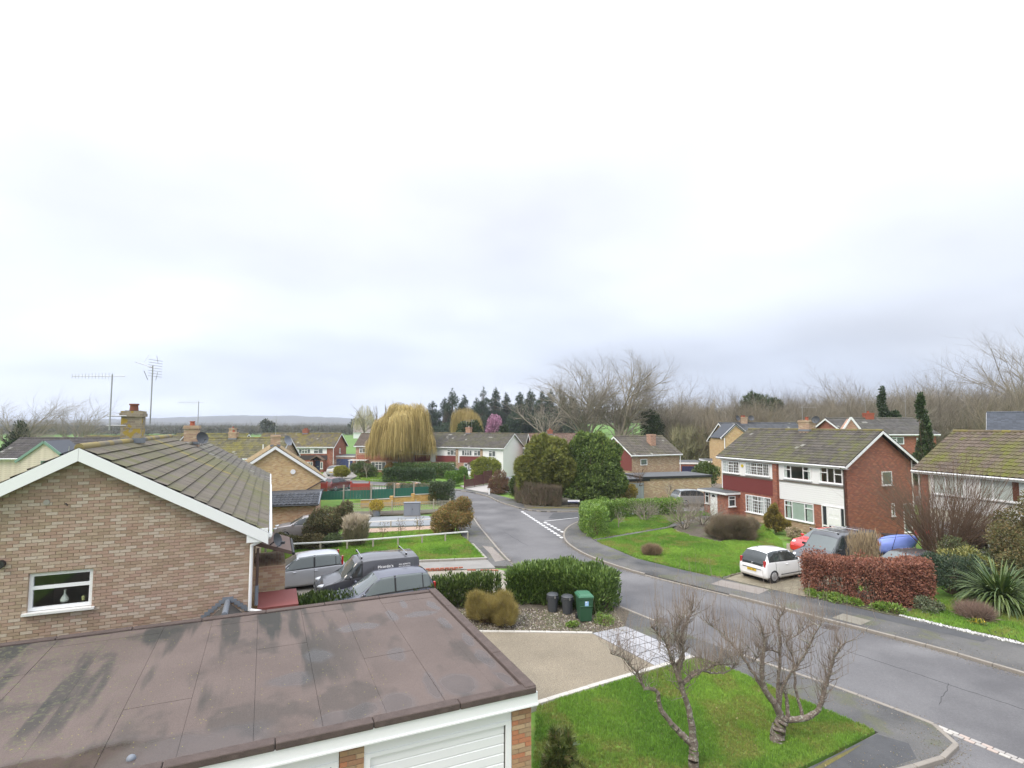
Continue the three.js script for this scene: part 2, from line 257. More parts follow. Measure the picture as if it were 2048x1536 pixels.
function house(o) {
  const { L, W, eave, ridge } = o, ov = o.ov ?? .32, vg = o.verge ?? .25, t = thing(o.name, o.label, 'house', o.x, o.y0 || 0, o.z, o.yaw, o.group), rise = ridge - eave, run = W / 2 + ov, Ls = Math.hypot(rise, run), base = -(o.y0 || 0) - .15;
  const sl = rise / run, wt = eave + sl * ov - .06, A = (s, y) => new THREE.Vector2(s, y);
  if (o.open) {
    part('wall', holed(0, o.base ?? base, L, wt, o.open, .2).translate(0, 0, -.2), o.wall, t); part('wall', bx(L, wt - base, .2, L / 2, (wt + base) / 2, -W + .1), o.wall, t);
    for (const gx of [0, L - .2]) part('wall', new THREE.ExtrudeGeometry(new THREE.Shape([A(.201, base), A(W - .201, base), A(W - .201, wt), A(W / 2, ridge - .14), A(.201, wt)]), { depth: .2, bevelEnabled: false }).rotateY(PI / 2).translate(gx, 0, 0), o.wall, t);
    for (const gx of [.1, L - .1]) part('wall', [bx(.2, wt - base, .2, gx, (wt + base) / 2, -.1)], o.wall, t).scale.set(1, 1, 1);
    part('interior', [bx(L - .45, .12, W - .45, L / 2, 2.42, -W / 2), bx(L - .45, .06, W - .45, L / 2, .03, -W / 2), bx(L - .45, .06, W - .45, L / 2, wt - .12, -W / 2), bx(.1, wt - .4, W - .5, L * .52, wt / 2, -W / 2), bx(L - .5, wt - .4, .08, L / 2, wt / 2, -W * .62)], M.room, t);
  } else if (!o.noWall) part('wall', new THREE.ExtrudeGeometry(new THREE.Shape([A(0, o.base ?? base), A(W, o.base ?? base), A(W, wt), A(W / 2, ridge - .14), A(0, wt)]), { depth: L, bevelEnabled: false }).rotateY(PI / 2), o.wall, t);
  const full = L + 2 * vg, e0 = A(-ov, eave), e1 = A(W + ov, eave), rt = A(W / 2, ridge);
  const roof = part('roof', new THREE.ExtrudeGeometry(new THREE.Shape([A(-ov, eave - .09), A(W / 2, ridge - .1), A(W + ov, eave - .09), e1, rt, e0]), { depth: full, bevelEnabled: false }).rotateY(PI / 2).translate(-vg, 0, 0), o.under || M.tarBlack, t);
  const R = { len: full, Ls, course: o.course || .33, tw: o.tw || .3, roll: o.roll ?? .03, base: o.tile || [.095, .085, .075], moss: o.moss ?? .5, seed: o.seed || 1, lichen: o.lichen, mossCol: o.mossCol };
  const fM = frameMatrix([-vg, eave, ov], [1, 0, 0], [0, rise, -run]), bM = frameMatrix([L + vg, eave, -W - ov], [-1, 0, 0], [0, rise, run]);
  t.userData.roof = undefined; delete t.userData.roof;
  if (!o.ownTiles) for (const [on, mm, s] of [[o.front !== 0, fM, 0], [o.back === 1, bM, 50]]) if (on) part('roof_tiles', tileField({ ...R, seed: R.seed + s }).applyMatrix4(mm), M.tiles, roof).userData.kind = 'stuff';
  if (!o.ownRidge) part('ridge_tiles', ridgeGeo(full, .12, R.base, R.moss, R.seed + 9).translate(-vg, ridge, -W / 2), M.tiles, roof).userData.kind = 'stuff';
  const bm = o.barge || M.white, bh = o.bargeH || .2;
  for (const gx of [-vg - .022, L + vg + .002]) for (const k of [0, 1]) {
    if (o.noBarge) continue;
    const q = k ? [A(W / 2 + .003, ridge - .01), A(W + ov + .01, eave - .01), A(W + ov + .01, eave - bh), A(W / 2 + .003, ridge - bh - .01)] : [A(-ov - .01, eave - .01), A(W / 2 - .003, ridge - .01), A(W / 2 - .003, ridge - bh - .01), A(-ov - .01, eave - bh)];
    part('bargeboard', new THREE.ExtrudeGeometry(new THREE.Shape(k ? q : q), { depth: .02, bevelEnabled: false }).rotateY(PI / 2).translate(gx, 0, 0), bm, t);
  }
  for (const k of [0, 1]) {
    const z = k ? -W - ov : ov, s = k ? -1 : 1; part('fascia', [bx(full, .17, .025, L / 2, eave - .115, z - s * .02), bx(full - .06, .02, ov, L / 2, eave - .19, z - s * (ov / 2 + .04))], o.fascia || M.white, t);
    part('gutter', new THREE.CylinderGeometry(.055, .055, full, 10).rotateZ(PI / 2).translate(L / 2, eave - .07, z + s * .05), o.gutter || o.fascia || M.white, t);
  }
  t.userData = { ...t.userData }; return { t, R, fM, bM, roof, sl, wt, full, vg, ov, ...o };
}
const pipe = (parent, pts, r, m, name = 'downpipe') => { const G = []; for (let k = 0; k < pts.length - 1; k++) G.push(rod(pts[k], pts[k + 1], r, r, 10)); for (const p of pts.slice(1, -1)) G.push(new THREE.SphereGeometry(r * 1.08, 10, 8).translate(...p)); return part(name, G, m, parent); };
// ground marks in world coordinates
const vec = (a, l) => [Math.cos(a) * l, -Math.sin(a) * l];
// ---- A: near house on the left, its gable end towards us
{
  const psi = -66.4 * PI / 180, L = 12.4, W = 7.5, cx = -6.75, cz = -14.6, ux = Math.cos(psi), uz = -Math.sin(psi), zx = Math.sin(psi), zz = Math.cos(psi);
  const x0 = cx - L * ux + W * zx, z0 = cz - L * uz + W * zz;
  const h = house({ name: 'brick_house', label: 'buff brick house with white bargeboards, its gable end filling the left', x: x0, z: z0, yaw: psi, L, W, eave: 4.99, ridge: 7.25, ov: .35, verge: .22, wall: M.brickBuff, noWall: true, ownTiles: true, ownRidge: true, bargeH: .3, tile: [.135, .115, .09], moss: .6, seed: 3, under: M.tarBlack });
  const t = h.t, A = (s, y) => new THREE.Vector2(s, y);
  // the walls, with a real opening for the landing window (s is the distance from the far long wall)
  const s0 = W - 4.6, s1 = W - 3.4, wy0 = 3.52, wy1 = 4.4;
  const gable = new THREE.Shape([A(.12, 0), A(W - .12, 0), A(W - .12, h.wt), A(W / 2, 7.11), A(.12, h.wt)]); gable.holes.push(new THREE.Path([A(s0, wy0), A(s0, wy1), A(s1, wy1), A(s1, wy0)]));
  const mort = mat(.40, .31, .225, .95, { map: grainT });
  const gw = part('wall', new THREE.ExtrudeGeometry(gable, { depth: .2, bevelEnabled: false }).rotateY(PI / 2).translate(L - .212, 0, 0), mort, t, 'gable wall of buff and pale pink bricks');
  part('wall', [bx(L - .22, h.wt, .2, (L - .22) / 2, h.wt / 2, -.1)], M.brickBuff, t); part('wall', bx(L, h.wt, .2, L / 2, h.wt / 2, -W + .1), M.brickBuff, t);
  part('wall', new THREE.ExtrudeGeometry(new THREE.Shape([A(.2, 0), A(W - .2, 0), A(W - .2, h.wt), A(W / 2, 7.11), A(.2, h.wt)]), { depth: .2, bevelEnabled: false }).rotateY(PI / 2), M.brickBuff, t);
  // bricks of the gable: the 300 nearest the lens as pieces, the others joined
  const variants = [], pal = [[.31, .225, .165], [.35, .265, .20], [.29, .195, .145], [.40, .335, .27], [.33, .235, .185], [.26, .19, .135], [.37, .295, .23], [.31, .21, .165], [.42, .36, .30], [.28, .215, .15]];
  for (let k = 0; k < pal.length; k++) pal[k] = mulc(mixc(pal[k], [.37, .265, .205], .2), 1.16);
  const bgeo = (w, c) => { const g = uvm(clean(bx(.018, .065, w, 0, 0, 0))), a = new Float32Array(g.attributes.position.count * 3); for (let k = 0; k < a.length; k += 3) a.set(c, k); g.setAttribute('color', new THREE.BufferAttribute(a, 3)); return g; };
  const shared = pal.map(c => bgeo(.215, c)), list = [], r = rng(99), topAt = s => 7.11 - .03 - Math.abs(s - W / 2) * h.sl;
  for (let row = 36; row * .075 < 7.2; row++) { const y = row * .075 + .0325; for (let c = -1; c < 36; c++) {
    let a = c * .225 + (row % 2) * .1125, b = a + .215; a = Math.max(a, .005); b = Math.min(b, W - .005); if (b - a < .04) continue;
    const lim = .04; if (topAt(a) < y + .02 && topAt(b) < y + .02) continue; if (y > wy0 - .03 && y < wy1 + .03) { if (a > s0 - .03 && b < s1 + .03) continue; if (a < s0 && b > s0) b = s0 - .004; if (a < s1 && b > s1) a = s1 + .004; if (b - a < .04) continue; }
    const worldD = Math.hypot(x0 + (L) * ux - a * zx, z0 + L * uz - a * zz); list.push({ a, b, y, d: worldD + Math.abs(y - 5) * .05, c: Math.min(9, Math.floor(Math.pow(r(), .9) * 10)) });
  } }
  list.sort((p, q) => p.d - q.d); const rest = [];
  list.forEach((k, i) => { const g = k.b - k.a > .214 ? shared[k.c] : bgeo(k.b - k.a, pal[k.c]); const px = L - .004 + (r() - .5) * .004, pz = -(k.a + k.b) / 2; if (i < 300) { const m = part('brick', g, M.bricks, gw); m.position.set(px, k.y, pz); } else rest.push(g.clone().translate(px, k.y, pz)); });
  part('brickwork', rest, M.bricks, gw).userData.kind = 'stuff';
  // window with the room behind it
  const wn = windowOn(t, L - .1, wy0 + .03, -s0, PI / 2, s1 - s0, wy1 - wy0 - .03, [[1, [.62, 1]]], { f: .075, glass: M.glass, sill: 0 });
  part('sill', bx(.17, .05, 1.34, L + .01, wy0 - .005, -(s0 + s1) / 2), M.whiteOld, t);
  part('room', [bx(.02, 2.4, 2.6, L - 4.2, 3.6, -(s0 + s1) / 2), bx(4, .02, 2.6, L - 2.25, 2.45, -(s0 + s1) / 2), bx(4, .02, 2.6, L - 2.25, 4.76, -(s0 + s1) / 2), bx(4, 2.3, .02, L - 2.25, 3.6, -(s0 + s1) / 2 - 1.3), bx(4, 2.3, .02, L - 2.25, 3.6, -(s0 + s1) / 2 + 1.3)], mat(.4, .36, .3, .9), wn).applyMatrix4(new THREE.Matrix4().copy(wn.matrix.compose(wn.position, wn.quaternion, wn.scale)).invert());
  const va = part('vase', new THREE.LatheGeometry([[0, 0], [.075, .01], [.085, .06], [.06, .12], [.024, .18], [.02, .26], [.032, .28]].map(p => A(...p)), 20), mat(.6, .62, .55, .3), wn, 'white long-necked vase on the inner sill'); va.position.set(.62, .09, -.14);
  part('ornament', new THREE.CylinderGeometry(.035, .03, .1, 12), mat(.5, .5, .2, .5), wn).position.set(.98, .14, -.14);
  // roof tiles on the slope we see: the nearest 300 as pieces, the others joined
  const R = h.R, rows = Math.ceil(R.Ls / R.course), cols = Math.ceil(R.len / R.tw), tl = [], rr = rng(31);
  const lich = (X, Y) => { const e = Math.abs(X - (R.len * .34 + .15 * Math.sin(Y * 3))); return e < .3 ? .8 * (1 - e / .3) : 0; };
  for (let j = 0; j < rows; j++) for (let i = 0; i < cols; i++) { const x = i * R.tw, y = j * R.course, hh = Math.min(R.course * 1.06, R.Ls - y), w = Math.min(R.tw * .985, R.len - x); if (hh < .05 || w < .05) continue;
    let c = tileColor({ ...R, moss: .7, lichen: 0, vary: .22 }, x, y, i, j, rr); c = mixc(c, [.30, .22, .035], clamp(lich(R.len - x, y) * (.3 + rr()) * (y > 1.2 ? 1 : .3))); tl.push({ x, y, w, hh, c, lift: rr() * .012, dx: x - y * .2 }); }
  tl.sort((p, q) => p.dx - q.dx); const pos = [], uv = [], col = [];
  tl.forEach((k, i) => { if (i < 300) { const p = [], u = [], c = []; tileTris(p, u, c, k.c, 0, 0, k.w, k.hh, 0, k.lift); const m = part('roof_tile', soup(p, u, c), M.tiles, h.roof); m.applyMatrix4(h.bM.clone().multiply(new THREE.Matrix4().makeTranslation(k.x, k.y, 0))); } else tileTris(pos, uv, col, k.c, k.x, k.y, k.w, k.hh, 0, k.lift); });
  part('roof_tiles', soup(pos, uv, col).applyMatrix4(h.bM), M.tiles, h.roof).userData.kind = 'stuff';
  part('roof_tiles', tileField({ ...R, roll: 0, seed: 8 }).applyMatrix4(h.fM), M.tiles, h.roof).userData.kind = 'stuff';
  for (let k = 0; k < 28; k++) { const w = h.full / 28; const g = new THREE.CylinderGeometry(.10, .095, w * .97, 12).rotateZ(PI / 2), c = mixc([.17, .15, .12], [.30, .23, .06], rr() * .9), a = new Float32Array(g.attributes.position.count * 3); for (let q = 0; q < a.length; q += 3) a.set(c, q); g.setAttribute('color', new THREE.BufferAttribute(a, 3)); part('ridge_tile', g, M.tiles, h.roof).position.set(-h.vg + (k + .5) * w, 7.25, -W / 2); }
  // mortar line under the verge, boxed eave end
  part('boxed_eave', [bx(.03, .34, .5, L + .2, 4.93, -W - .1)], M.white, t);
  // chimney and aerials on the ridge
  const chm = mat(1, 1, 1, .95, { map: tex(256, 256, (u, v, i, j) => { const row = Math.floor(v * 12), x = u * 4 + (row % 2) * .5, m = (v * 12 - row) < .14 || x - Math.floor(x) < .06, li = step(.55, .66, fbm(u * 6, v * 6, 4, 5, 6)); return mulc(mixc(m ? [.32, .29, .23] : mixc([.22, .18, .14], [.34, .29, .22], hash(Math.floor(x) % 4, row, 6)), [.36, .25, .03], li * .85), .7 + .5 * hash(i, j, 3)); }, .9) });
  const ch = chimney(t, L - 5.2, 6.85, -W / 2, .56, .56, 1.3, chm, 1, { flash: .42, pot: mat(.2, .075, .05, .9, { map: grainT }) });
  part('cowl_band', bx(.5, .04, .4, 0, 1.36, 0), M.rust, ch);
  yagi(t, L - 4.6, 7.6, -W / 2 + .5, 1.75, -1.98, 1.25, 12, .2, { back: .4, vert: true }); yagi(t, L - 5.55, 7.8, -W / 2 - .4, 1.95, -2.1, .62, 8, .12, { up: .3, back: .1, ladder: true, grid: true });
  part('aerial_bracket', [rod([0, 0, 0], [0, 0, .5], .02), rod([0, .3, 0], [0, .3, .5], .02)], M.metal, t).position.set(L - 4.72, 7.75, -W / 2 + .1);
  // downpipe, vent, porch roof with stepped lead, front bay with mono-pitch roof
  pipe(t, [[L + .1, 4.94, -W - .38], [L + .13, 4.86, -W - .4], [L + .07, 4.66, -W + .03], [L + .07, 3.02, -W + .03]], .04, M.white); part('downpipe_shoe', rod([0, 0, 0], [.05, -.06, -.28], .045), M.white, t).position.set(L + .07, 3.03, -W + .03);
  pipe(t, [[L - .05, 4.55, -W - .12], [L - .05, 3.6, -W - .12]], .035, M.pipeBrown, 'soil_pipe'); part('soil_pipe_base', cyl(.045, .045, .5, 10, L - .05, 3.35, -W - .12), M.lead, t);
  part('vent', [new THREE.CylinderGeometry(.09, .09, .12, 16).rotateZ(PI / 2).translate(L + .05, 4.68, -W + 5.1)], M.black, t); part('wall_lamp_bracket', [rod([L, 5.95, -W + 4.0], [L + .12, 5.92, -W + 3.93], .015)], M.black, t); part('wall_cap', new THREE.CylinderGeometry(.06, .06, .04, 14).rotateZ(PI / 2).translate(L + .01, 6.0, -W + 4.35), M.concrete, t);
  const G = []; for (let k = 0; k < 7; k++) for (const s of [-1, 1]) G.push(bx(.014, .09, .13, L + .018 + .001 * k, 3.36 - k * .062, -W + .54 + s * (.06 + k * .078)));
  part('stepped_flashing', G, M.lead, t); part('porch_roof', [new THREE.ExtrudeGeometry(new THREE.Shape([A(-.62, -.55), A(.62, -.55), A(0, .0)]), { depth: 1.1, bevelEnabled: false }).rotateY(PI / 2).translate(L, 3.28, -W + .54)], mat(.07, .065, .06, .9, { map: roughT }), t); part('porch_ridge', rod([L, 3.29, -W + .54], [L + 1.1, 3.29, -W + .54], .07, .07, 8), M.lead, t);
  // front wing
  part('wing_wall', [bx(1.9, 3.7, .85, L - 2.6, 1.85, -W - .42)], M.brickBuff, t); part('wing_roof', new THREE.ExtrudeGeometry(new THREE.Shape([A(W - .02, 4.35), A(W + 1.0, 4.0), A(W + 1.0, 4.1), A(W - .02, 4.47)]), { depth: 2.2, bevelEnabled: false }).rotateY(PI / 2).translate(L - 3.7, 0, 0), mat(.13, .09, .075, .9, { map: roughT }), t); part('wing_gutter', rod([L - 1.5, 4.02, -W - 1.05], [L - 3.7, 4.02, -W - 1.05], .045), M.black, t);
  dish(t, L - .9, 4.55, -W - .55, 2.6, .2, M.plasticGrey);
  part('low_roof', [slab([[0, 0], [1.5, 0], [1.5, 1.0], [0, 1.0]], 0, .12).translate(L - 1.5, 2.9, -W - 1.15)], M.tileRedSmall, t, 'low porch roof in red');
}
// ---- the near garage, seen from above
{
  const X0 = -9.6, X1 = 0, Z0 = 0, Z1 = -6.12, RW = X1 - X0, RD = Z0 - Z1, t = thing('garage', 'flat felt-roofed garage with white doors and brick piers in the foreground', 'garage', .40, 0, -9.82, 24.1 * PI / 180);
  const pud = [[-2.46, -4.19, .42, .3], [-2.1, -4.15, .3, .22], [-1.53, -4.59, .16, .5], [-.9, -4.42, .5, .26], [-1.1, -5.3, .1, .4], [-1.87, -2.36, .22, .4], [-3.3, -2.93, .32, .45], [-3.87, -2.02, .45, .3], [-.34, -2.5, .13, .5], [-.32, -1.45, .16, .55], [-.35, -.57, .15, .42], [-1.58, -.81, .16, .62], [-1.16, -.62, .36, .5], [-2.28, -.45, .4, .4], [-2.88, -.38, .35, .28], [-3.31, -.33, .3, .3], [-5.53, -.5, 1.1, .5], [-4.77, -.45, .8, .5], [-6.3, -.65, .9, .5], [-.55, -3.6, .12, .4], [-.4, -4.9, .13, .5], [-7.2, -.7, .8, .4]];
  const wet = (x, z) => { let m = 0; const wx = x + .22 * (fbm(x * 2.2, z * 2.2, 3, 301) - .5), wz = z + .3 * (fbm(x * 2.2 + 9, z * 2.2, 3, 302) - .5); for (const [a, b, r, s] of pud) { const d = Math.hypot((wx - a) / r, (wz - b) / s); if (d < 1.4) m = Math.max(m, 1 - step(.5, 1.05, d)); } return m; };
  const W_ = 1536, H_ = 980, wm = new Float32Array(W_ * H_);
  for (let j = 0; j < H_; j++) for (let i = 0; i < W_; i++) wm[j * W_ + i] = wet(X0 + (i + .5) / W_ * RW, Z1 + (j + .5) / H_ * RD);
  const map = tex(W_, H_, (u, v, i, j) => {
    const x = X0 + u * RW, z = Z1 + v * RD, f = hash(i, j, 3), b = fbm(x * 1.3, z * 1.3, 4, 311), st = step(.46, .62, fbm(x * 2.6 + 3, z * .32, 4, 317)) * step(-1.8, -3.6, x) * step(-.9, -1.8, z + .5 * fbm(x * 3, 1, 3, 8)) , al = step(.55, .75, fbm(x * 1.7, z * 1.1 + 7, 4, 323)), mo = step(.58, .72, fbm(x * 22, z * 22, 3, 331)) * step(-5.5, -8, x);
    let c = mixc([.10, .077, .068], [.148, .114, .101], b); c = mixc(c, [.042, .041, .037], clamp(st * .8 + al * .5)); c = mixc(c, [.13, .135, .07], mo * .55);
    const w = wm[j * W_ + i]; c = mulc(c, (.72 + .42 * f) * (1 - .3 * w)); if (hash(i >> 1, j >> 1, 44) > .9985 && x < -2) c = [.32, .30, .04]; return c;
  }, 1);
  const rgh = tex(W_ / 2, H_ / 2, (u, v, i, j) => { const w = wm[(j * 2) * W_ + i * 2]; return [1, lerp(.92, .04 + .14 * fbm(u * 14, v * 9, 3, 345), w), 0]; }, 1, false);
  map.repeat.set(1, 1); rgh.repeat.set(1, 1);
  const bmp = tex(W_ / 2, H_ / 2, (u, v, i, j) => lerp(hash(i, j, 66), .5, wm[(j * 2) * W_ + i * 2]), 1, false); bmp.repeat.set(1, 1);
  const felt = new THREE.MeshStandardMaterial({ map, roughness: 1, roughnessMap: rgh, bumpMap: bmp, bumpScale: .003 });
  const fuv = g => { const n = g.index ? g.toNonIndexed() : g, p = n.attributes.position, uv = new Float32Array(p.count * 2); for (let i = 0; i < p.count; i++) { uv[2 * i] = (p.getX(i) - X0) / RW; uv[2 * i + 1] = (p.getZ(i) - Z1) / RD; } n.setAttribute('uv', new THREE.BufferAttribute(uv, 2)); n.userData.uv = 1; return n; };
  part('roof_deck', bx(RW, .08, RD, (X0 + X1) / 2, 3.22, Z1 / 2), M.tarBlack, t);
  const xs = [-.2, -.64, -1.55, -2.5, -3.45, -4.4, -5.35, -6.3, -7.25, -8.2, -9.1, X0 + .1];
  for (let k = 0; k < xs.length - 1; k++) {
    const cut = k === 2 ? -2.4 : k === 4 ? -3.7 : k === 6 ? -2.0 : k === 9 ? -4.2 : Z1 + .6, y = 3.268 + (k % 2) * .004;
    for (const [za, zb, dy] of [[-.16, cut, .0], [cut + .0, Z1 + .18, .003]]) part('felt_sheet', fuv(bx(xs[k] - xs[k + 1] - .005, .014, za - zb - .006, (xs[k] + xs[k + 1]) / 2, y + dy, (za + zb) / 2)), felt, t);
  }
  const edge = mat(1, 1, 1, .95, { map: tex(256, 256, (u, v, i, j) => mulc(mixc([.07, .052, .046], [.12, .09, .08], fbm(u * 8, v * 8, 4, 5, 8)), .65 + .6 * hash(i, j, 4)), 1), bumpMap: bumpT, bumpScale: .01 });
  const strip = (n, a, b, w, h, y) => { for (let k = 0; k < n; k++) { const p = [lerp(a[0], b[0], k / n), lerp(a[1], b[1], k / n)], q = [lerp(a[0], b[0], (k + 1) / n - .0008), lerp(a[1], b[1], (k + 1) / n - .0008)], L = Math.hypot(q[0] - p[0], q[1] - p[1]), g = rb(w, h, L, .022, 0, 0, 0); g.rotateY(Math.atan2(q[0] - p[0], q[1] - p[1])); part('felt_edge', g.translate((p[0] + q[0]) / 2, y + .003 * (k % 2), (p[1] + q[1]) / 2), edge, t); } };
  strip(4, [-.09, .02], [-.09, Z1], .2, .09, 3.285); strip(7, [X0, -.05], [.01, -.05], .2, .11, 3.255); strip(7, [X0, Z1 + .08], [-.19, Z1 + .08], .19, .075, 3.278);
  part('roof_outlet', [new THREE.SphereGeometry(.06, 10, 6, 0, 2 * PI, 0, PI / 2).translate(-5.9, 3.275, -.42)], M.lead, t);
  // front: fascia, trim, doors, brick piers
  part('fascia', [bx(RW + .04, .2, .03, X0 / 2 + .02, 3.105, .0)], M.white, t); part('fascia_trim', [bx(RW + .04, .025, .05, X0 / 2 + .02, 3.003, .012)], M.white, t); part('side_fascia', bx(.03, .22, RD, .02, 3.1, Z1 / 2 - .02), M.white, t);
  const mortar = mat(.34, .28, .2, .95, { map: grainT }), pal = [[.40, .25, .14], [.44, .19, .10], [.36, .25, .15], [.47, .33, .2], [.34, .19, .11], [.42, .30, .19]], r = rng(12);
  const bm = pal.map(c => mat(...c, .9, { map: grainT })), full = bx(.232, .068, .1), half = bx(.111, .068, .1);
  for (const [xa, xb] of [[-.40, -.03], [-3.22, -2.865]]) {
    const pr = part('pier', bx(xb - xa - .012, 3.0, .22, (xa + xb) / 2, 1.5, -.2), mortar, t);
    for (let k = 0; k < 38; k++) { const y = 2.955 - k * .078; const o = k % 2; let x = xa + .002; for (const g of o ? [half, full] : [full, half]) { const w = g === full ? .232 : .111; const m = part('brick', g, bm[Math.floor(r() * 6)], pr); m.position.set(x + w / 2 + .003, y, -.128 + (r() - .5) * .005); x += w + .012; } }
  }
  part('wall', [bx(.2, 3.0, RD - .5, -.14, 1.5, Z1 / 2 - .12), bx(RW - .2, 3.0, .2, X0 / 2, 1.5, Z1 + .2), bx(.2, 3.0, RD - .5, X0 + .14, 1.5, Z1 / 2 - .12), bx(.36, 3, .3, -6.0, 1.5, -.2)], M.brickPink, t);
  for (const [xa, xb] of [[-2.86, -.405], [-5.8, -3.225]]) {
    const d = part('door', [bx(xb - xa, .21, .05, (xa + xb) / 2, 2.885, -.13), bx(xb - xa, .06, .06, (xa + xb) / 2, 2.75, -.125), bx(.1, 2.72, .06, xa + .05, 1.36, -.125), bx(.1, 2.72, .06, xb - .05, 1.36, -.125)], M.white, t);
    for (let k = 0; k < 16; k++) part('door_panel', [rb(xb - xa - .21, .142, .03, .012, (xa + xb) / 2, 2.635 - k * .155, -.158), bx(xb - xa - .21, .016, .018, (xa + xb) / 2, 2.635 - k * .155 - .078, -.162)], M.white, d);
    part('door_seal', bx(.016, 2.7, .02, xb - .112, 1.35, -.15), M.black, d);
  }
}
// ---- a simple front-facing window row: [x, y, w, h, cols]
const C3 = [[.3, [.68, 1]], [.4], [.3, [.68, 1]]], C2 = [[.5, [.7, 1]], [.5]], C4 = [[.25], [.25, [.7, 1]], [.25, [.7, 1]], [.25]], C1 = [[1, [.7, 1]]];
// ---- D: the pair of houses across the road
{
  const psi = -69.2 * PI / 180, L = 11.5, W = 6.8, x0 = 22.35 - L * Math.cos(psi), z0 = -37.33 + L * Math.sin(psi);
  const OPN = [[-4.88, 3.79, 2.3, .9], [-1.81, 3.79, 1.68, .95], [-11.32, 3.71, 1.8, .9], [-8.75, 3.75, 2.4, .9], [-8.82, .73, 2.48, 1.28], [-4.93, .81, 2.42, 1.24]].map(([x, y, w, hh]) => [L + x, y, w, hh]);
  const h = house({ name: 'semi_detached_house', label: 'red brick pair of semi-detached houses, one half clad white and one hung red', x: x0, z: z0, yaw: psi, L, W, eave: 4.98, ridge: 7.33, ov: .3, verge: .38, wall: M.brickRed, tile: [.088, .078, .066], moss: .75, seed: 5, back: 1, roll: .035, tw: .3, course: .34, lichen: .01, bargeH: .2, open: OPN }), t = h.t, X = a => L + a;
  part('brick_pier', bx(.4, 4.75, .3, X(-5.74), 2.37, .02), M.brickRed, t);
  part('sill_course', [bx(5.42, .09, .1, X(-2.72), 3.52, .06), bx(5.3, .07, .08, X(-8.75), 3.47, .05)], mat(.16, .14, .12, .9), t);
  for (let k = 0; k < 9; k++) { const b = part('cladding_board', bx(5.4, .15, .03, 0, 0, 0), M.white, t); b.position.set(X(-2.72), 3.40 - k * .148, .035); b.rotation.x = .1; }
  for (let k = 0; k < 11; k++) { const b = part('hung_tile_course', bx(5.55, .118, .03, 0, 0, 0), M.tileRed, t); b.position.set(X(-8.72), 3.37 - k * .107, .035); b.rotation.x = .12; }
  part('infill_panel', [holed(X(-5.43), 3.58, X(-.01), 4.78, OPN, .04), holed(X(-11.5), 3.54, X(-6.0), 4.7, OPN, .04)], M.white, t);
  const G = { glass: M.glass };
  windowOn(t, X(-4.93), 3.74, .085, 0, 2.4, 1.0, [[.26, [.7, 1]], [.48], [.26, [.7, 1]]], { ...G, curtains: [[.03, .12, M.curtainPale], [.88, .97, M.curtainPale]] });
  windowOn(t, X(-1.86), 3.74, .085, 0, 1.8, 1.05, [[.35, [.68, 1]], [.32], [.33, [.62, 1]]], { ...G, curtains: [[.03, .1, M.curtainPale]] });
  windowOn(t, X(-11.37), 3.66, .085, 0, 1.9, 1.0, [[.34, [1], 2, 3], [.32, [.72, 1], 2, 2, 0], [.34, [1], 2, 3]], { ...G, curtains: [[.02, .3, M.net]] });
  windowOn(t, X(-8.8), 3.7, .085, 0, 2.5, 1.0, [[.24, [1], 2, 3], [.26, [.72, 1], 2, 2, 0], [.26, [.72, 1], 2, 2, 0], [.24, [1], 2, 3]], { ...G, curtains: [[.02, .2, M.net]] });
  part('alarm_box', new THREE.CylinderGeometry(.13, .13, .06, 6).rotateX(PI / 2).translate(X(-9.15), 4.35, .07), mat(.6, .45, .03, .6), t);
  windowOn(t, X(-8.87), .68, .045, 0, 2.58, 1.38, [[.25, [1], 2, 4], [.25, [.75, 1], 2, 3, 0], [.25, [.75, 1], 2, 3, 0], [.25, [1], 2, 4]], { ...G, curtains: [[.1, .3, M.net], [.6, .8, M.net]] });
  windowOn(t, X(-4.98), .76, .045, 0, 2.52, 1.34, [[.26, [.75, 1]], [.46], [.28, [.75, 1]]], { ...G, curtains: [[.08, .2], [.27, .71], [.76, .95]] });
  part('panel_wall', [bx(2.7, .66, .05, X(-7.58), .33, .02), bx(2.6, .7, .05, X(-3.72), .35, .02)], M.brickBuff, t);
  // front door with side lights
  const d = part('door', [bx(.07, 2.1, .1, X(-1.75), 1.08, .05), bx(.07, 2.1, .1, X(-1.36), 1.08, .05), bx(.07, 2.1, .1, X(-.36), 1.08, .05), bx(.07, 2.1, .1, X(-.04), 1.08, .05), bx(1.78, .07, .1, X(-.9), 2.14, .05), bx(.34, .09, .09, X(-1.55), .78, .05), bx(.3, .09, .09, X(-.2), .78, .05), bx(.93, 2.06, .05, X(-.86), 1.05, .05)], M.white, t);
  for (const [a, b] of [[.25, .25], [.68, .25], [.25, .95], [.68, .95], [.25, 1.6], [.68, 1.6]]) part('door_panel', rb(.3, .45, .03, .012, X(-1.325 + a), b + .2, .075), M.white, d);
  part('side_light', [bx(.31, 1.3, .02, X(-1.555), 1.45, .04), bx(.31, .7, .02, X(-1.555), .4, .04), bx(.25, 1.3, .02, X(-.2), 1.45, .04), bx(.25, .7, .02, X(-.2), .4, .04)], M.paneDark, d);
  // gable windows, pipes
  windowOn(t, L + .03, 3.55, -3.56, PI / 2, 1.0, .95, [[1]], { ...G, glass: M.paneMid, room: 0 }); windowOn(t, L + .03, 1.4, -4.38, PI / 2, .3, .88, C1, {}); windowOn(t, L + .03, .2, -5.6, PI / 2, .8, 2.0, [[1, [.45, 1]]], { name: 'side_door', glass: M.paneMid });
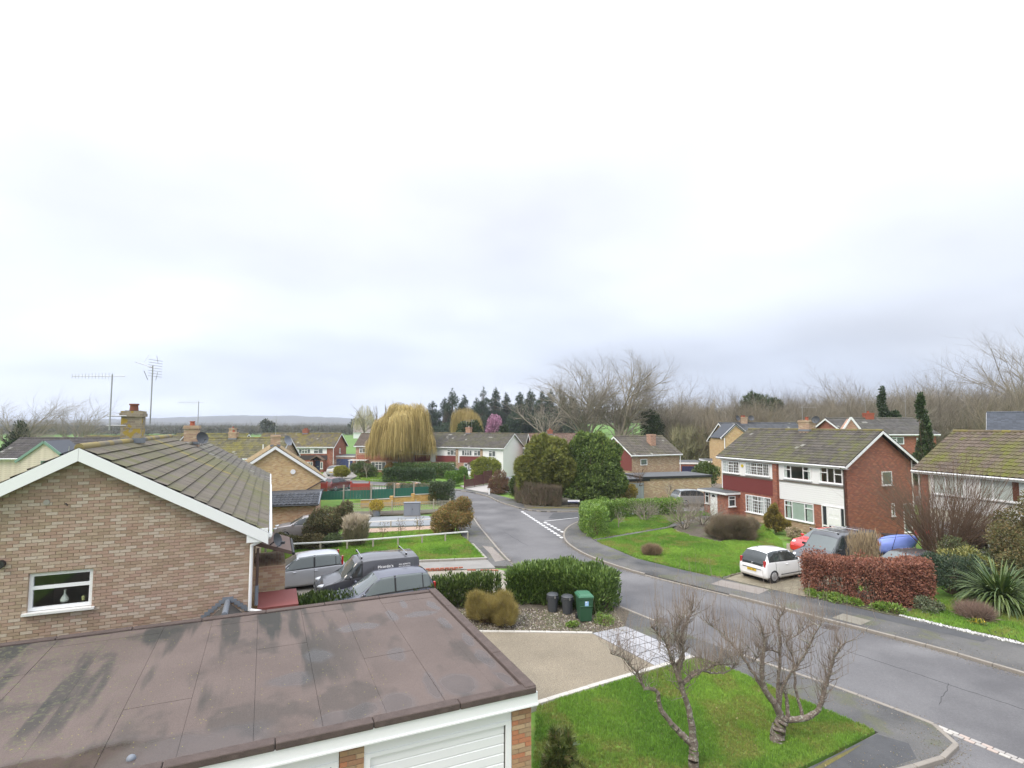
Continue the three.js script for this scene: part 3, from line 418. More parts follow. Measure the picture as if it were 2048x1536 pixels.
  pipe(t, [[L + .06, 5.6, -6.62], [L + .06, 0, -6.62]], .05, M.whiteOld, 'soil_pipe'); pipe(t, [[X(-.02), 4.85, .32], [X(.02), 4.7, .1], [X(.02), 0, .1]], .04, M.pipeBrown); pipe(t, [[.0, 4.85, .32], [.0, 4.7, .07], [.0, 2.3, .07]], .04, M.white);
  // porch of the left half
  part('porch', [bx(2.9, 2.05, 1.2, X(-11.1), 1.02, .6)], M.brickRed, t); part('porch_roof', [bx(3.5, .08, 1.6, X(-11.25), 2.13, .7)], M.flatRoof, t); part('porch_fascia', [bx(3.52, .16, .03, X(-11.25), 2.05, 1.51), bx(.03, .16, 1.6, X(-9.49), 2.05, .7)], M.white, t);
  const pd = part('porch_door', [rb(.85, 1.95, .06, .01, X(-11.3), .98, 1.22)], M.white, t); part('fanlight', new THREE.CircleGeometry(.2, 14, 0, PI).translate(X(-11.3), 1.6, 1.255), M.paneDark, pd); windowOn(t, X(-12.35), .95, 1.225, 0, .5, .95, [[1, [.7, 1]]], {}); windowOn(t, X(-9.63), 1.0, 1.15, PI / 2, .7, .85, C1, {});
  chimney(t, X(-5.75), 6.9, -W / 2, .95, .75, 1.15, M.brickBuff, 1, { flash: .4 }); dish(t, X(-4.9), 8.1, -W / 2, .4, .3); yagi(t, X(-6.15), 8, -W / 2, 1.2, 1.2, 1.1, 8, .3);
}
// ---- K: right-hand house
{
  const psi = -73 * PI / 180, L = 14, W = 6.9, x0 = 24.86 + .35 * Math.cos(psi), z0 = -34.25 - .35 * Math.sin(psi);
  const OPN = [[.8, 3.73, 1.65, 1.05], [3.35, 3.75, 2.7, 1.05], [1.05, .85, 2.5, 1.2], [4.65, .85, 2.3, 1.2]];
  const h = house({ name: 'mossy_roofed_house', label: 'white rendered house with a mossy brown roof at the right edge', x: x0, z: z0, yaw: psi, L, W, eave: 4.99, ridge: 7.33, ov: .32, verge: .3, wall: M.cream, tile: [.115, .088, .068], moss: .95, seed: 11, back: 1, roll: .035, course: .34, lichen: .008, mossCol: [.12, .125, .02], open: OPN }), t = h.t, G = { glass: M.glass };
  part('panel', [holed(.6, 3.61, L - .2, 4.8, OPN, .04)], M.white, t); part('brick_strip', bx(.42, 5, .06, .25, 2.4, .03), M.brickRed, t); part('wall_render', bx(L - .5, .8, .05, L / 2 + .25, 3.2, .02), M.white, t);
  windowOn(t, .75, 3.68, .06, 0, 1.75, 1.15, [[.42], [.36], [.22]], { ...G, curtains: [[.05, .95, M.curtainPale]] }); windowOn(t, 3.3, 3.7, .06, 0, 2.8, 1.15, [[.22], [.78]], { ...G, curtains: [[.02, .2, M.curtainPale], [.24, .55, M.curtainPale], [.55, .66, mat(.16, .05, .03, .9)]] });
  windowOn(t, 1.0, .8, .05, 0, 2.6, 1.3, C3, { ...G, curtains: [[.02, .4, M.net]] }); windowOn(t, 4.6, .8, .05, 0, 2.4, 1.3, C3, G);
  pipe(t, [[-.06, 4.85, .3], [-.06, 4.7, .07], [-.06, 0, .07]], .045, M.whiteOld); chimney(t, 9, 6.9, -W / 2, .9, .7, 1.2, M.brickRed, 2);
}
// ---- A2 and B: further along the left-hand row
{
  const psi = -66.4 * PI / 180, ux = Math.cos(psi), uz = -Math.sin(psi), zx = Math.sin(psi), zz = Math.cos(psi), W = 7.4, L = 12;
  const cx = -6.75 - 13.4 * ux, cz = -14.6 - 13.4 * uz, x0 = cx - L * ux + W * zx, z0 = cz - L * uz + W * zz;
  const h = house({ name: 'row_house', label: 'second house of the left row, its ridge and lichened chimney showing behind', x: x0, z: z0, yaw: psi, L, W, eave: 4.4, ridge: 6.72, ov: .35, wall: M.brickBuff, tile: [.125, .112, .098], moss: .5, seed: 23, front: 1, back: 1, roll: 0, course: .33 }), t = h.t;
  chimney(t, L - 6, 6.35, -W / 2, .85, .7, 1.3, M.brickBuff, 1, { flash: .4 }); dish(t, L - 5.2, 7.0, -W / 2 - .55, 2.2, .34); yagi(t, L - 6.6, 7.5, -W / 2 - .2, 1.6, -1.98, 1.2, 10, .25, { vert: true });
}
{
  const psi = -66.4 * PI / 180, ux = Math.cos(psi), uz = -Math.sin(psi), zx = Math.sin(psi), zz = Math.cos(psi), W = 7.2, L = 11, cx = -16.15, cz = -46.9;
  const x0 = cx - L * ux + W * zx, z0 = cz - L * uz + W * zz;
  const h = house({ name: 'yellow_brick_house', label: 'yellow brick gable with white bargeboards and a dark downpipe', x: x0, z: z0, yaw: psi, L, W, eave: 3.25, ridge: 6.0, ov: .35, wall: M.brickYellow, tile: [.30, .22, .12], moss: .2, seed: 27, front: 1, back: 1, roll: .02, bargeH: .26 }), t = h.t;
  part('alarm_box', new THREE.CylinderGeometry(.2, .2, .07, 16).rotateZ(PI / 2).translate(L + .04, 3.85, -W + 2.2), M.white, t); pipe(t, [[L + .1, 3.1, -W - .3], [L + .08, 1.5, -W + 2.6], [L + .08, .6, -W + 2.6]], .05, M.pipeBrown); windowOn(t, L + .03, .95, -W + 7.0, PI / 2, .95, 1.3, C1, { glass: M.paneMid });
  chimney(t, L - 1.2, 5.6, -W / 2, .9, .75, 1.2, M.brickBuff, 0, { flash: .4 }); dish(t, L - 1.5, 6.35, -W / 2 - .9, 2.4, .45, M.cabinet); yagi(t, L - 1.4, 6.7, -W / 2, 1.5, -1.98, .8, 7, .3, { vert: true, ladder: true });
}
// tiled flat-fronted lean-to by the yellow brick house
{
  const t = thing('lean_to', 'brick lean-to with a dark interlocking tiled roof below the yellow gable', 'outbuilding', -14.9, 0, -42.6, 14 * PI / 180);
  part('wall', bx(6.2, 1.75, 4.0, -3.2, .87, -2.0), M.brickPink, t); part('roof', new THREE.ExtrudeGeometry(new THREE.Shape([new THREE.Vector2(-.25, 1.72), new THREE.Vector2(1.7, 2.35), new THREE.Vector2(4.2, 2.35), new THREE.Vector2(4.2, 2.2), new THREE.Vector2(-.25, 1.6)]), { depth: 6.5, bevelEnabled: false }).rotateY(PI / 2).translate(-6.4, 0, 0), M.slate, t);
  part('roof_tiles', tileField({ len: 6.5, Ls: 2.05, course: .42, tw: .3, roll: .04, base: [.055, .06, .07], moss: 0, seed: 71, lichen: 0 }).applyMatrix4(frameMatrix([-6.4, 1.73, .25], [1, 0, 0], [0, .63, -1.95])), M.tiles, t).userData.kind = 'stuff';
  part('verge_trim', beam([.12, 1.7, .28], [.12, 2.4, -1.75], .1, .12), M.lead, t); part('gutter', rod([-6.4, 1.66, .3], [.1, 1.66, .3], .06), M.black, t); dish(t, -5.3, 1.55, .35, .5, .45, M.black);
}
// ---- houses at the back; each has a few windows of its own
function backHouse(o, wins = [], more) { const h = house({ roll: .025, course: .36, tw: .32, ...o }); for (const [x, y, w, hh, c, opt] of wins) windowOn(h.t, x, y, .05, 0, w, hh, c, { f: .08, sill: 0, glass: M.paneMid, ...opt }); if (more) more(h.t, h); return h; }
backHouse({ name: 'brick_semi', label: 'brick semi with white upper windows and navy front door beyond the yellow gable', x: -42.5, z: -91.5, yaw: -.05, L: 13.2, W: 6, eave: 4.05, ridge: 6.2, wall: M.brickRed, tile: [.10, .085, .06], moss: .95, seed: 41, mossCol: [.17, .14, .03] },
  [[4.6, 2.95, 1.9, .8, C3], [7.4, 2.95, 2.0, .8, C4], [9.9, 2.95, 1.6, .8, C2], [8.1, .5, 1.4, 1.1, C3]], (t) => {
    part('panel', bx(8.2, .95, .04, 8.0, 3.4, .02), M.white, t); part('hung_tiles', bx(8.4, .75, .08, 8.0, 2.3, .03), mat(.06, .05, .05, .8), t);
    part('porch_roof', new THREE.ExtrudeGeometry(new THREE.Shape([[-1.2, 0], [0, .8], [1.2, 0], [1.05, -.05], [0, .62], [-1.05, -.05]].map(p => new THREE.Vector2(...p))), { depth: 1.1, bevelEnabled: false }).translate(10.8, 1.95, 0), mat(.16, .11, .08, .9), t); part('porch_wall', [bx(.5, 1.9, .9, 9.95, .95, .45), bx(.5, 1.9, .9, 11.65, .95, .45)], M.brickRed, t);
    const d = part('door', rb(.85, 1.8, .06, .01, 10.8, .9, .3), mat(.02, .028, .08, .4), t); part('letter_plate', bx(.35, .05, .02, 10.8, .85, .34), M.chrome, d); windowOn(t, 9.75, .55, .92, 0, .4, 1.1, [[1]], { glass: M.paneMid, f: .05 }); windowOn(t, 11.45, .55, .92, 0, .4, 1.1, [[1]], { glass: M.paneMid, f: .05 });
    windowOn(t, 13.23, 2.9, -2.6, PI / 2, .5, .8, [[1]], {}); windowOn(t, 13.23, .8, -3.6, PI / 2, .5, .8, [[1]], {}); chimney(t, 7.2, 5.9, -3, .9, .7, .9, M.brickRed, 2); pipe(t, [[13.3, 4, .3], [13.3, 0, .1]], .05, M.white);
  });
backHouse({ name: 'white_terrace', label: 'terrace with white upper floor and red hung tiles in the centre distance', x: -15.6, z: -88.2, yaw: -.44, L: 15.8, W: 7, eave: 4.25, ridge: 6.35, wall: M.white, tile: [.078, .07, .06], moss: .35, seed: 43 },
  [[.8, 3.0, 1.7, .85, C2], [6.2, 3.0, 1.8, .85, C3], [8.8, 3.0, 1.8, .85, C4], [10.9, 3.0, 1.2, .85, C2], [13.4, 2.95, 1.2, .9, C2], [5.2, .9, 2.4, .9, C3], [9.2, .1, 1.3, 1.8, C2]], (t) => {
    part('hung_tiles', [bx(3.6, .98, .07, 5.9, 2.42, .03), bx(3.6, .98, .07, 10.2, 2.42, .03), bx(3.0, .98, .07, 1.6, 2.42, .03)], M.tileRed, t); part('brick_pier', [bx(.42, 4.2, .12, 7.95, 2.1, .03), bx(.4, 4.2, .12, 12.2, 2.1, .03)], M.brickBuff, t); part('ground_floor_wall', [bx(12, 1.9, .05, 6.1, .95, .01)], M.brickPink, t);
    part('porch_roof', new THREE.ExtrudeGeometry(new THREE.Shape([[-1.3, 0], [0, .75], [1.3, 0]].map(p => new THREE.Vector2(...p))), { depth: 1.2, bevelEnabled: false }).translate(11.4, 1.75, 0), mat(.08, .055, .04, .9), t); part('door', rb(.8, 1.75, .06, .01, 11.4, .88, .06), M.white, t);
    chimney(t, 8, 6.0, -3.5, .8, .7, 1.2, M.brickPink, 1, { pot: M.concrete }); yagi(t, 7.6, 7.1, -3.5, 1.2, .5, 1.3, 8, .3); yagi(t, 8.5, 7.1, -3.5, 1.4, 3.4, 1.2, 8, .3);
  });
backHouse({ name: 'white_gabled_house', label: 'white house stepped behind the end of the terrace', x: -.6, z: -90.5, yaw: -.44, L: 6.5, W: 6.5, eave: 4.0, ridge: 6.1, wall: M.white, tile: [.078, .07, .06], moss: .3, seed: 44 }, [[2.4, 2.9, 1.5, .85, C2]], (t) => part('hung_tiles', bx(4.5, .95, .07, 3.2, 2.3, .03), M.tileRed, t));
backHouse({ name: 'brown_roofed_house', label: 'house with a plain brown roof behind the big conifers', x: 3.2, z: -84, yaw: .1, L: 10, W: 7, eave: 4.0, ridge: 6.25, wall: M.brickRed, tile: [.14, .088, .07], moss: .1, seed: 45 }, [[3, 2.9, 1.6, .8, C2], [7, 2.9, 1.6, .8, C2]], (t) => chimney(t, 3.2, 5.9, -3.5, .8, .7, .9, M.brickRed, 1));
backHouse({ name: 'hipped_brick_house', label: 'pale brick house with red hung gable and tall chimney right of the conifers', x: 14.3, z: -66, yaw: 25 * PI / 180, L: 7.2, W: 6.6, eave: 4.1, ridge: 6.25, wall: M.brickBuff, tile: [.098, .085, .07], moss: .25, seed: 47 },
  [[1.2, 2.85, 1.0, .75, [[1]]]], (t) => { part('hung_tiles', new THREE.ExtrudeGeometry(new THREE.Shape([[.05, 2.2], [6.55, 2.2], [6.55, 3.9], [3.3, 6.0], [.05, 3.9]].map(p => new THREE.Vector2(...p))), { depth: .06, bevelEnabled: false }).rotateY(PI / 2).translate(-.05, 0, 0), M.tileRed, t); windowOn(t, -.06, 2.5, -5.2, -PI / 2, 2.2, .9, C3, { f: .08, glass: M.paneMid }); chimney(t, 4.3, 4.7, -1.7, .8, .8, 1.75, M.brickPink, 0, { flash: .3 }); yagi(t, 2.6, 6.3, -3.3, 1.3, .2, 1.5, 8, .3); pipe(t, [[7.15, 4, .3], [7.15, 0, .1]], .05, M.white); });
backHouse({ name: 'house_behind_willow', label: 'brick house with bay windows partly hidden by the large willow', x: -25.4, z: -90, yaw: -.06, L: 14, W: 6.5, eave: 4.25, ridge: 6.2, wall: M.brickPink, tile: [.10, .075, .06], moss: .15, seed: 49 },
  [[.6, 3.1, 1.5, .8, C3], [4.4, 3.1, 1.4, .8, C3], [8.4, 3.1, 1.3, .8, C3], [2.6, .4, 2.4, 1.3, C4], [6.1, .3, 1.3, 1.4, C3], [10, .5, 1.6, 1.2, C3]], (t) => { part('hung_tiles', bx(6, .8, .07, 3.2, 2.4, .03), M.brickRed, t); part('porch_canopy', [bx(3, .1, 1.4, .7, 2.0, .7), bx(.16, 2, .16, -.6, 1, 1.2), bx(.16, 2, .16, .6, 1, 1.2)], M.whiteOld, t); });
backHouse({ name: 'slate_wing_house', label: 'yellow brick house with slate wing and dishes behind the red brick pair', x: 29.6, z: -74, yaw: .1, L: 11, W: 7, eave: 5.4, ridge: 7.95, wall: M.brickYellow, tile: [.075, .08, .09], moss: .1, seed: 51 }, [], (t) => {
  chimney(t, 3.4, 7.4, -3.5, .9, .7, 1.3, M.brickBuff, 2); dish(t, 2.5, 8.6, -3.4, .3, .4); dish(t, 4.5, 8.6, -3.4, -.2, .4);
  part('wing_wall', new THREE.ExtrudeGeometry(new THREE.Shape([[-1.7, 0], [1.7, 0], [1.7, 6.3], [0, 7.6], [-1.7, 5.9]].map(p => new THREE.Vector2(...p))), { depth: 3, bevelEnabled: false }).translate(-1.0, 0, -.5), M.brickYellow, t); part('wing_barge', [beam([-3.0, 5.9, 2.55], [-.9, 7.75, 2.55], .06, .24), beam([-.9, 7.75, 2.55], [1.0, 6.3, 2.55], .06, .24)], M.white, t); part('wing_roof', [beam([-2.9, 5.98, 1], [-.95, 7.8, 1], 3.4, .1), beam([-.95, 7.8, 1], [.9, 6.35, 1], 3.4, .1)], M.slate, t); pipe(t, [[-2.5, 6, 2.6], [-2.5, 0, 2.6]], .06, M.white);
});
backHouse({ name: 'grey_roofed_house', label: 'grey tiled house with a small front gable above the red brick pair', x: 36.4, z: -60, yaw: .02, L: 9.8, W: 7, eave: 6.7, ridge: 8.45, wall: M.brickRed, tile: [.085, .08, .075], moss: .15, seed: 53 }, [[4.6, 5.6, 1.6, .8, C2], [7.6, 5.4, 1.6, .9, C2]], (t) => {
  chimney(t, 4.8, 7.9, -3.5, .9, .7, 1.1, M.potRed, 1); yagi(t, 4.5, 8.9, -3.5, 1.7, .3, 1.4, 8, .3); yagi(t, 9.2, 8.3, -3.5, 2.2, 1.4, .4, 4, .3); part('gable_barge', [beam([-.9, 7.2, .8], [.0, 8.5, .8], .06, .2), beam([.0, 8.5, .8], [1.0, 7.2, .8], .06, .2)], M.white, t); part('gable_wall', new THREE.ExtrudeGeometry(new THREE.Shape([[-.85, 4], [.85, 4], [.85, 7.2], [0, 8.35], [-.85, 7.2]].map(p => new THREE.Vector2(...p))), { depth: .6, bevelEnabled: false }).translate(.0, 0, .1), M.brickPink, t);
});
backHouse({ name: 'slate_roofed_house', label: 'blue-grey slate roof standing among the trees at far right', x: 53.6, z: -62, yaw: -.74, L: 11, W: 8, eave: 6.6, ridge: 9.15, wall: M.brickRed, tile: [.075, .085, .105], moss: 0, seed: 55, roll: 0, course: .25, lichen: 0 }, []);
backHouse({ name: 'green_trimmed_house', label: 'stone-faced house with green bargeboards at the far left edge', x: -53, z: -57, yaw: .12, L: 13, W: 6.5, eave: 4.3, ridge: 6.25, wall: M.stoneWall, tile: [.065, .058, .058], moss: .1, seed: 57 }, [], (t) => {
  const V = p => new THREE.Vector2(...p), gb = mat(.16, .27, .22, .7); part('gable_wall', new THREE.ExtrudeGeometry(new THREE.Shape([[-2.2, 0], [2.2, 0], [2.2, 4.2], [0, 5.9], [-2.2, 4.2]].map(V)), { depth: 3.2, bevelEnabled: false }).translate(6.1, 0, -.6), M.stoneWall, t);
  part('gable_barge', [beam([3.6, 4.05, 2.72], [6.1, 6.02, 2.72], .08, .24), beam([6.1, 6.02, 2.72], [8.6, 4.05, 2.72], .08, .24)], gb, t); part('gable_roof', [beam([3.55, 4.1, .9], [6.1, 6.1, .9], 3.7, .1), beam([6.1, 6.1, .9], [8.65, 4.1, .9], 3.7, .1)], M.slate, t); windowOn(t, 5.9, 3.2, 2.65, 0, .7, .95, [[1]], { m: gb, glass: M.paneMid }); pipe(t, [[8.5, 5.6, 2.8], [8.5, 4.2, 2.8]], .04, M.metal, 'vent_pipe');
});
backHouse({ name: 'mossy_ridge_house', label: 'mossy roof ridge with a chimney just behind the near gable', x: -64, z: -80, yaw: .05, L: 14, W: 6.5, eave: 3.9, ridge: 6.0, wall: M.brickBuff, tile: [.10, .09, .06], moss: .9, seed: 59, mossCol: [.15, .13, .03] }, [], (t) => { chimney(t, 7.6, 5.6, -3.2, .9, .7, 1.1, M.brickPink, 2); yagi(t, 7.9, 6.4, -3.2, 1.8, .3, 1.1, 6, .3); });
backHouse({ name: 'long_mossy_house', label: 'long mossy roof behind the second chimney of the left row', x: -52, z: -83, yaw: .03, L: 10.6, W: 6.5, eave: 4.1, ridge: 6.25, wall: M.brickBuff, tile: [.10, .095, .05], moss: 1, seed: 61, mossCol: [.16, .155, .03] }, [], (t) => { chimney(t, 8.4, 5.9, -3.2, .9, .7, 1.2, M.brickBuff, 1); yagi(t, 8.2, 6.8, -3.2, 1.4, 2.9, .8, 5, .3); });
backHouse({ name: 'vented_roof_house', label: 'brown mossy roof with a white vent pipe beside the yellow gable', x: -36.5, z: -61, yaw: .06, L: 10.5, W: 6.5, eave: 4.0, ridge: 6.18, wall: M.brickBuff, tile: [.11, .10, .06], moss: .9, seed: 63, mossCol: [.17, .15, .03] }, [], (t) => { chimney(t, 4.2, 5.8, -3.2, .85, .7, 1.0, M.brickBuff, 1); pipe(t, [[8.6, 4.6, -.6], [8.6, 5.5, -.6]], .06, M.white, 'vent_pipe'); yagi(t, 4, 6.7, -3.2, 1.2, 2.7, .8, 5, .3); });
backHouse({ name: 'far_farmhouse', label: 'small distant house with a pale red roof beyond the field', x: -66, z: -262, yaw: .2, L: 14, W: 9, eave: 4.6, ridge: 9.6, wall: M.brickRed, tile: [.26, .19, .15], moss: 0, seed: 65, course: .6, tw: .7 }, [], (t) => { chimney(t, 4, 9, -4.5, 1.2, 1, 1.6, M.brickRed, 0); });
backHouse({ name: 'far_cottage', label: 'tiny white-gabled cottage at the far edge of the field', x: -86, z: -300, yaw: .3, L: 12, W: 8, eave: 3.2, ridge: 7.4, wall: M.white, tile: [.2, .17, .15], moss: 0, seed: 67, course: .6, tw: .7 }, []);
// flat-roofed garages
function flatGarage(name, label, x, z, yaw, w, d, h, wall, door, fascia = M.white) { const t = thing(name, label, 'garage', x, 0, z, yaw); part('wall', bx(w, h - .2, d, 0, (h - .2) / 2, -d / 2), wall, t); part('roof', bx(w + .2, .1, d + .2, 0, h - .08, -d / 2), M.flatRoof, t); part('fascia', [bx(w + .22, .22, .04, 0, h - .17, .1), bx(.04, .22, d + .2, w / 2 + .1, h - .17, -d / 2), bx(.04, .22, d + .2, -w / 2 - .1, h - .17, -d / 2)], fascia, t); if (door) { const dd = part('door', bx(w * .8, h * .78, .06, 0, h * .39, .02), door, t); for (let k = 1; k < 7; k++) part('door_rib', bx(.03, h * .76, .03, -w * .4 + w * .8 * k / 7, h * .39, .06), door, dd); } return t; }
const navy = mat(.025, .03, .085, .45);
flatGarage('navy_door_garage', 'flat garage with a navy door near the red car on the far drive', 24.6, -76, -.1, 3.2, 5, 2.6, M.brickRed, navy); flatGarage('white_door_garage', 'flat garage with a white door next to the navy one', 28.0, -74.5, -.1, 3.0, 5, 2.9, M.brickRed, M.white);
flatGarage('blue_door_garage', 'small garage with a dull blue door between two back houses', -27.8, -92, -.06, 3.4, 5, 2.6, M.brickPink, mat(.05, .07, .16, .5), M.whiteOld);
flatGarage('brick_garage', 'low brick garage with a mossy flat roof under the pale brick house', 17.8, -59.5, .28, 8.2, 4.5, 2.3, M.brickBuff, null, M.black); flatGarage('grey_door_garage', 'low garage with a pale grey door beside the conifers', 13.0, -58.2, .28, 2.9, 5, 2.1, M.brickBuff, mat(.32, .34, .36, .5), M.black);
const pad = (pts, y) => slab(pts, -.05, y);
// ---------- ground, road, pavements, gardens ----------
struct('ground', new THREE.PlaneGeometry(9000, 9000).rotateX(-PI / 2).translate(0, -.04, -3500), M.grass);
const kerbL = smooth([[6.5, -12.2], [8.2, -12.75], [9.28, -13.10], [10.35, -13.54], [10.76, -13.92], [10.89, -14.4], [10.82, -14.95], [10.55, -15.35], [10.16, -15.86], [9.64, -16.66], [9.0, -17.45], [8.24, -18.34], [7.17, -19.82], [6.66, -20.58], [5.42, -22.55], [3.9, -25.0], [2.1, -27.8], [.5, -30.11], [-.04, -31.41], [-.70, -34.0], [-1.65, -38.4], [-2.35, -41.64], [-2.95, -44.8], [-4.05, -50.71], [-5.54, -56.58], [-7.6, -62], [-11.2, -67], [-17, -70.5], [-27, -72], [-45, -73]], 260);
const kerbR = smooth([[19.2, -12], [17.6, -14.9], [15.92, -17.72], [14.81, -19.51], [13.71, -20.95], [12.68, -22.18], [11.69, -23.39], [10.61, -24.75], [8.79, -26.8], [7.33, -28.5], [5.96, -30.31], [4.5, -33.1], [3.65, -36.4], [3.62, -39.0], [4.1, -41.6], [4.95, -43.7], [6.4, -45.6], [9.5, -47.2], [20, -50], [45, -55]], 170);
const kerbF = smooth([[45, -60], [20, -54], [10.1, -50.4], [6.2, -49.7], [2.9, -49.6], [1.2, -50.7], [.3, -52.3], [-1.2, -55.5], [-2.66, -60.0], [-4.6, -63.3], [-7.0, -65.9], [-9.6, -69.5], [-14, -74], [-22, -76.5], [-45, -78.5]], 130);
struct('road', sheet([...kerbL, [-45, -78.5], ...[...kerbF].reverse().slice(1), [45, -55], ...[...kerbR].reverse().slice(1), [19.2, -4], [4, -4]], 0), M.asphalt);
function kerb(line, y, name = 'kerb', w = .125, len = .915, m = M.kerb, limit = 300) {
  const c = new THREE.CatmullRomCurve3(line.map(p => new V3(p[0], 0, p[1])), false, 'centripetal'), n = Math.round(c.getLength() / len), pts = c.getSpacedPoints(n), g0 = rb(w, .24, len * .992, .02), k = new THREE.Group(); k.name = numbered(name); k.userData.kind = 'structure'; scene.add(k); const r = rng(n + 5);
  for (let i = 0; i < n; i++) { const a = pts[i], b = pts[i + 1], near = Math.hypot(a.x, a.z) < 62; if (!near && i % 3) continue; const m2 = part('kerb_stone', g0, m, k); m2.position.set((a.x + b.x) / 2, (typeof y === 'function' ? y(a.x, a.z) : y) - .12 + (r() - .5) * .008, (a.z + b.z) / 2); m2.rotation.y = Math.atan2(b.x - a.x, b.z - a.z) + (r() - .5) * .012; m2.scale.z = a.distanceTo(b) / len * (near ? 1 : 2.9); }
  return k;
}
kerb(kerbL, (x, z) => (z < -28.2 && z > -31.6) || (z < -19 && z > -21.7) ? .035 : .105); kerb(kerbR, (x, z) => z < -25.4 && z > -29.3 && x > 7 ? .035 : .105); kerb(kerbF, .1);
const off = (line, d) => line.map((p, i) => { const a = line[Math.max(0, i - 1)], b = line[Math.min(line.length - 1, i + 1)], l = Math.hypot(b[0] - a[0], b[1] - a[1]); return [p[0] - (b[1] - a[1]) / l * d, p[1] + (b[0] - a[0]) / l * d]; });
const between = (line, lo, hi) => line.filter(p => -p[1] >= lo && -p[1] <= hi);
const inL = off(kerbL, -.06), inR = off(kerbR, .06);
// right pavement
struct('pavement', pad([...inR.filter((p, i) => -p[1] < 47.5 && p[0] < 21), [10, -46.4], [6.3, -43.6], [5.33, -42.24], [5.32, -39.42], [5.42, -37.35], [7.17, -32.3], [8.97, -29.85], [10.61, -28.04], [13.14, -25.21], [15.07, -23.03], [15.6, -22.68], [17.85, -20.06], [21.5, -14.5], [21.5, -11]], .09), M.pavement);
// left pavement: near corner, along the drives, up to the bend
struct('pavement', pad([...inL.filter(p => -p[1] < 30.3), [-.3, -29.6], [1.0, -27.4], [3.6, -23.3], [4.31, -21.6], [4.94, -20.3], [6.85, -18.1], [8.09, -16.05], [9.19, -14.39], [7.3, -13.3], [5.6, -12.4], [4.5, -10.5], [6.5, -10]].filter((p, i) => true), .09), M.pavement);
struct('pavement', pad([...between(inL, 30.2, 58), [-8.2, -58], [-6.4, -52], [-4.6, -45], [-3.4, -38.5], [-2.51, -36.06], [-1.43, -32.05], [-1.0, -30.6]], .09), M.pavement);
struct('pavement', pad([...off(kerbF, -.06).filter(p => p[0] < 24 && p[0] > -8), [-8.6, -67.3], [-5.4, -66], [-2.3, -62.0], [.6, -56.5], [2.2, -52.4], [6.6, -51.6], [10, -52.1], [22, -56]], .09), M.pavement);
// repaired strips in the surfaces
struct('tarmac_patch', sheet([[-1.9, -35.6], [-1.25, -35.2], [-.4, -31.9], [-.95, -31.5], [-1.3, -33.4]], .094), M.patch); struct('tarmac_patch', sheet([[16.8, -18.1], [17.9, -16.4], [19.2, -17.2], [18.0, -19.0]], .094), M.patch);
struct('tarmac_patch', sheet([[9.6, -27.2], [11.2, -25.6], [12.0, -26.3], [10.4, -27.9]], .094), M.patch); struct('tarmac_patch', sheet([[6.9, -31.6], [8.9, -29.1], [9.5, -29.2], [7.2, -32.1]], .094), M.tarPatch);
struct('tarmac_patch', sheet([[7.2, -13.25], [9.1, -14.3], [9.6, -13.9], [9.35, -13.3], [8, -12.8], [6, -12]], .094), M.tarPatch); struct('tarmac_patch', sheet([[13.4, -25.0], [15.2, -22.9], [17.2, -20.4], [16.7, -20.1], [14.5, -22.5], [12.9, -24.5]], .094), M.tarPatch); struct('tarmac_patch', sheet([[3.0, -46.3], [4.3, -45.4], [9, -48.6], [6, -49.3], [3.6, -48.9]], .004), M.tarPatch);
struct('tarmac_patch', sheet([[12.75, -22.55], [13.5, -23.05], [14.1, -22.22], [13.4, -21.75]], .095), mat(.2, .185, .15, .9, { map: roughT }));
const crack = (pts, w) => { const G = []; for (let i = 0; i < pts.length - 1; i++) G.push(beam([pts[i][0], .002, pts[i][1]], [pts[i + 1][0], .002, pts[i + 1][1]], w, .004)); struct('road_crack', G, M.tarBlack); };
{ const r = rng(6), j = (a, b, n, q) => { const o = []; for (let k = 0; k <= n; k++) o.push([lerp(a[0], b[0], k / n) + (r() - .5) * q, lerp(a[1], b[1], k / n) + (r() - .5) * q]); return o; }; crack(j([9.6, -22.6], [14.6, -14.8], 40, .05), .012); crack(j([13.2, -17.2], [11.9, -15.9], 12, .1), .012); crack(j([2.0, -31.3], [4.2, -30.9], 8, .1), .02); crack(j([-.6, -40.5], [1.0, -36], 10, .1), .018); crack(j([1.2, -49.8], [3.3, -38], 24, .06), .02); }
// give-way marks
{
  const k = new THREE.Group(); k.name = numbered('road_marking'); k.userData.kind = 'structure'; scene.add(k);
  const row = (a, b, n, w, l) => { for (let i = 0; i < n; i++) { const t = (i + .5) / n, m = part('painted_dash', bx(w, .006, l), M.paint, k); m.position.set(lerp(a[0], b[0], t), .004, lerp(a[1], b[1], t)); m.rotation.y = Math.atan2(b[0] - a[0], b[1] - a[1]); } };
  row([.85, -50.0], [3.5, -38.2], 16, .24, .46); row([2.55, -44.6], [3.75, -40.2], 6, .24, .46); const l = part('painted_line', beam([2.6, .004, -44.9], [5.5, .004, -46.6], .11, .006), M.paint, k);
}
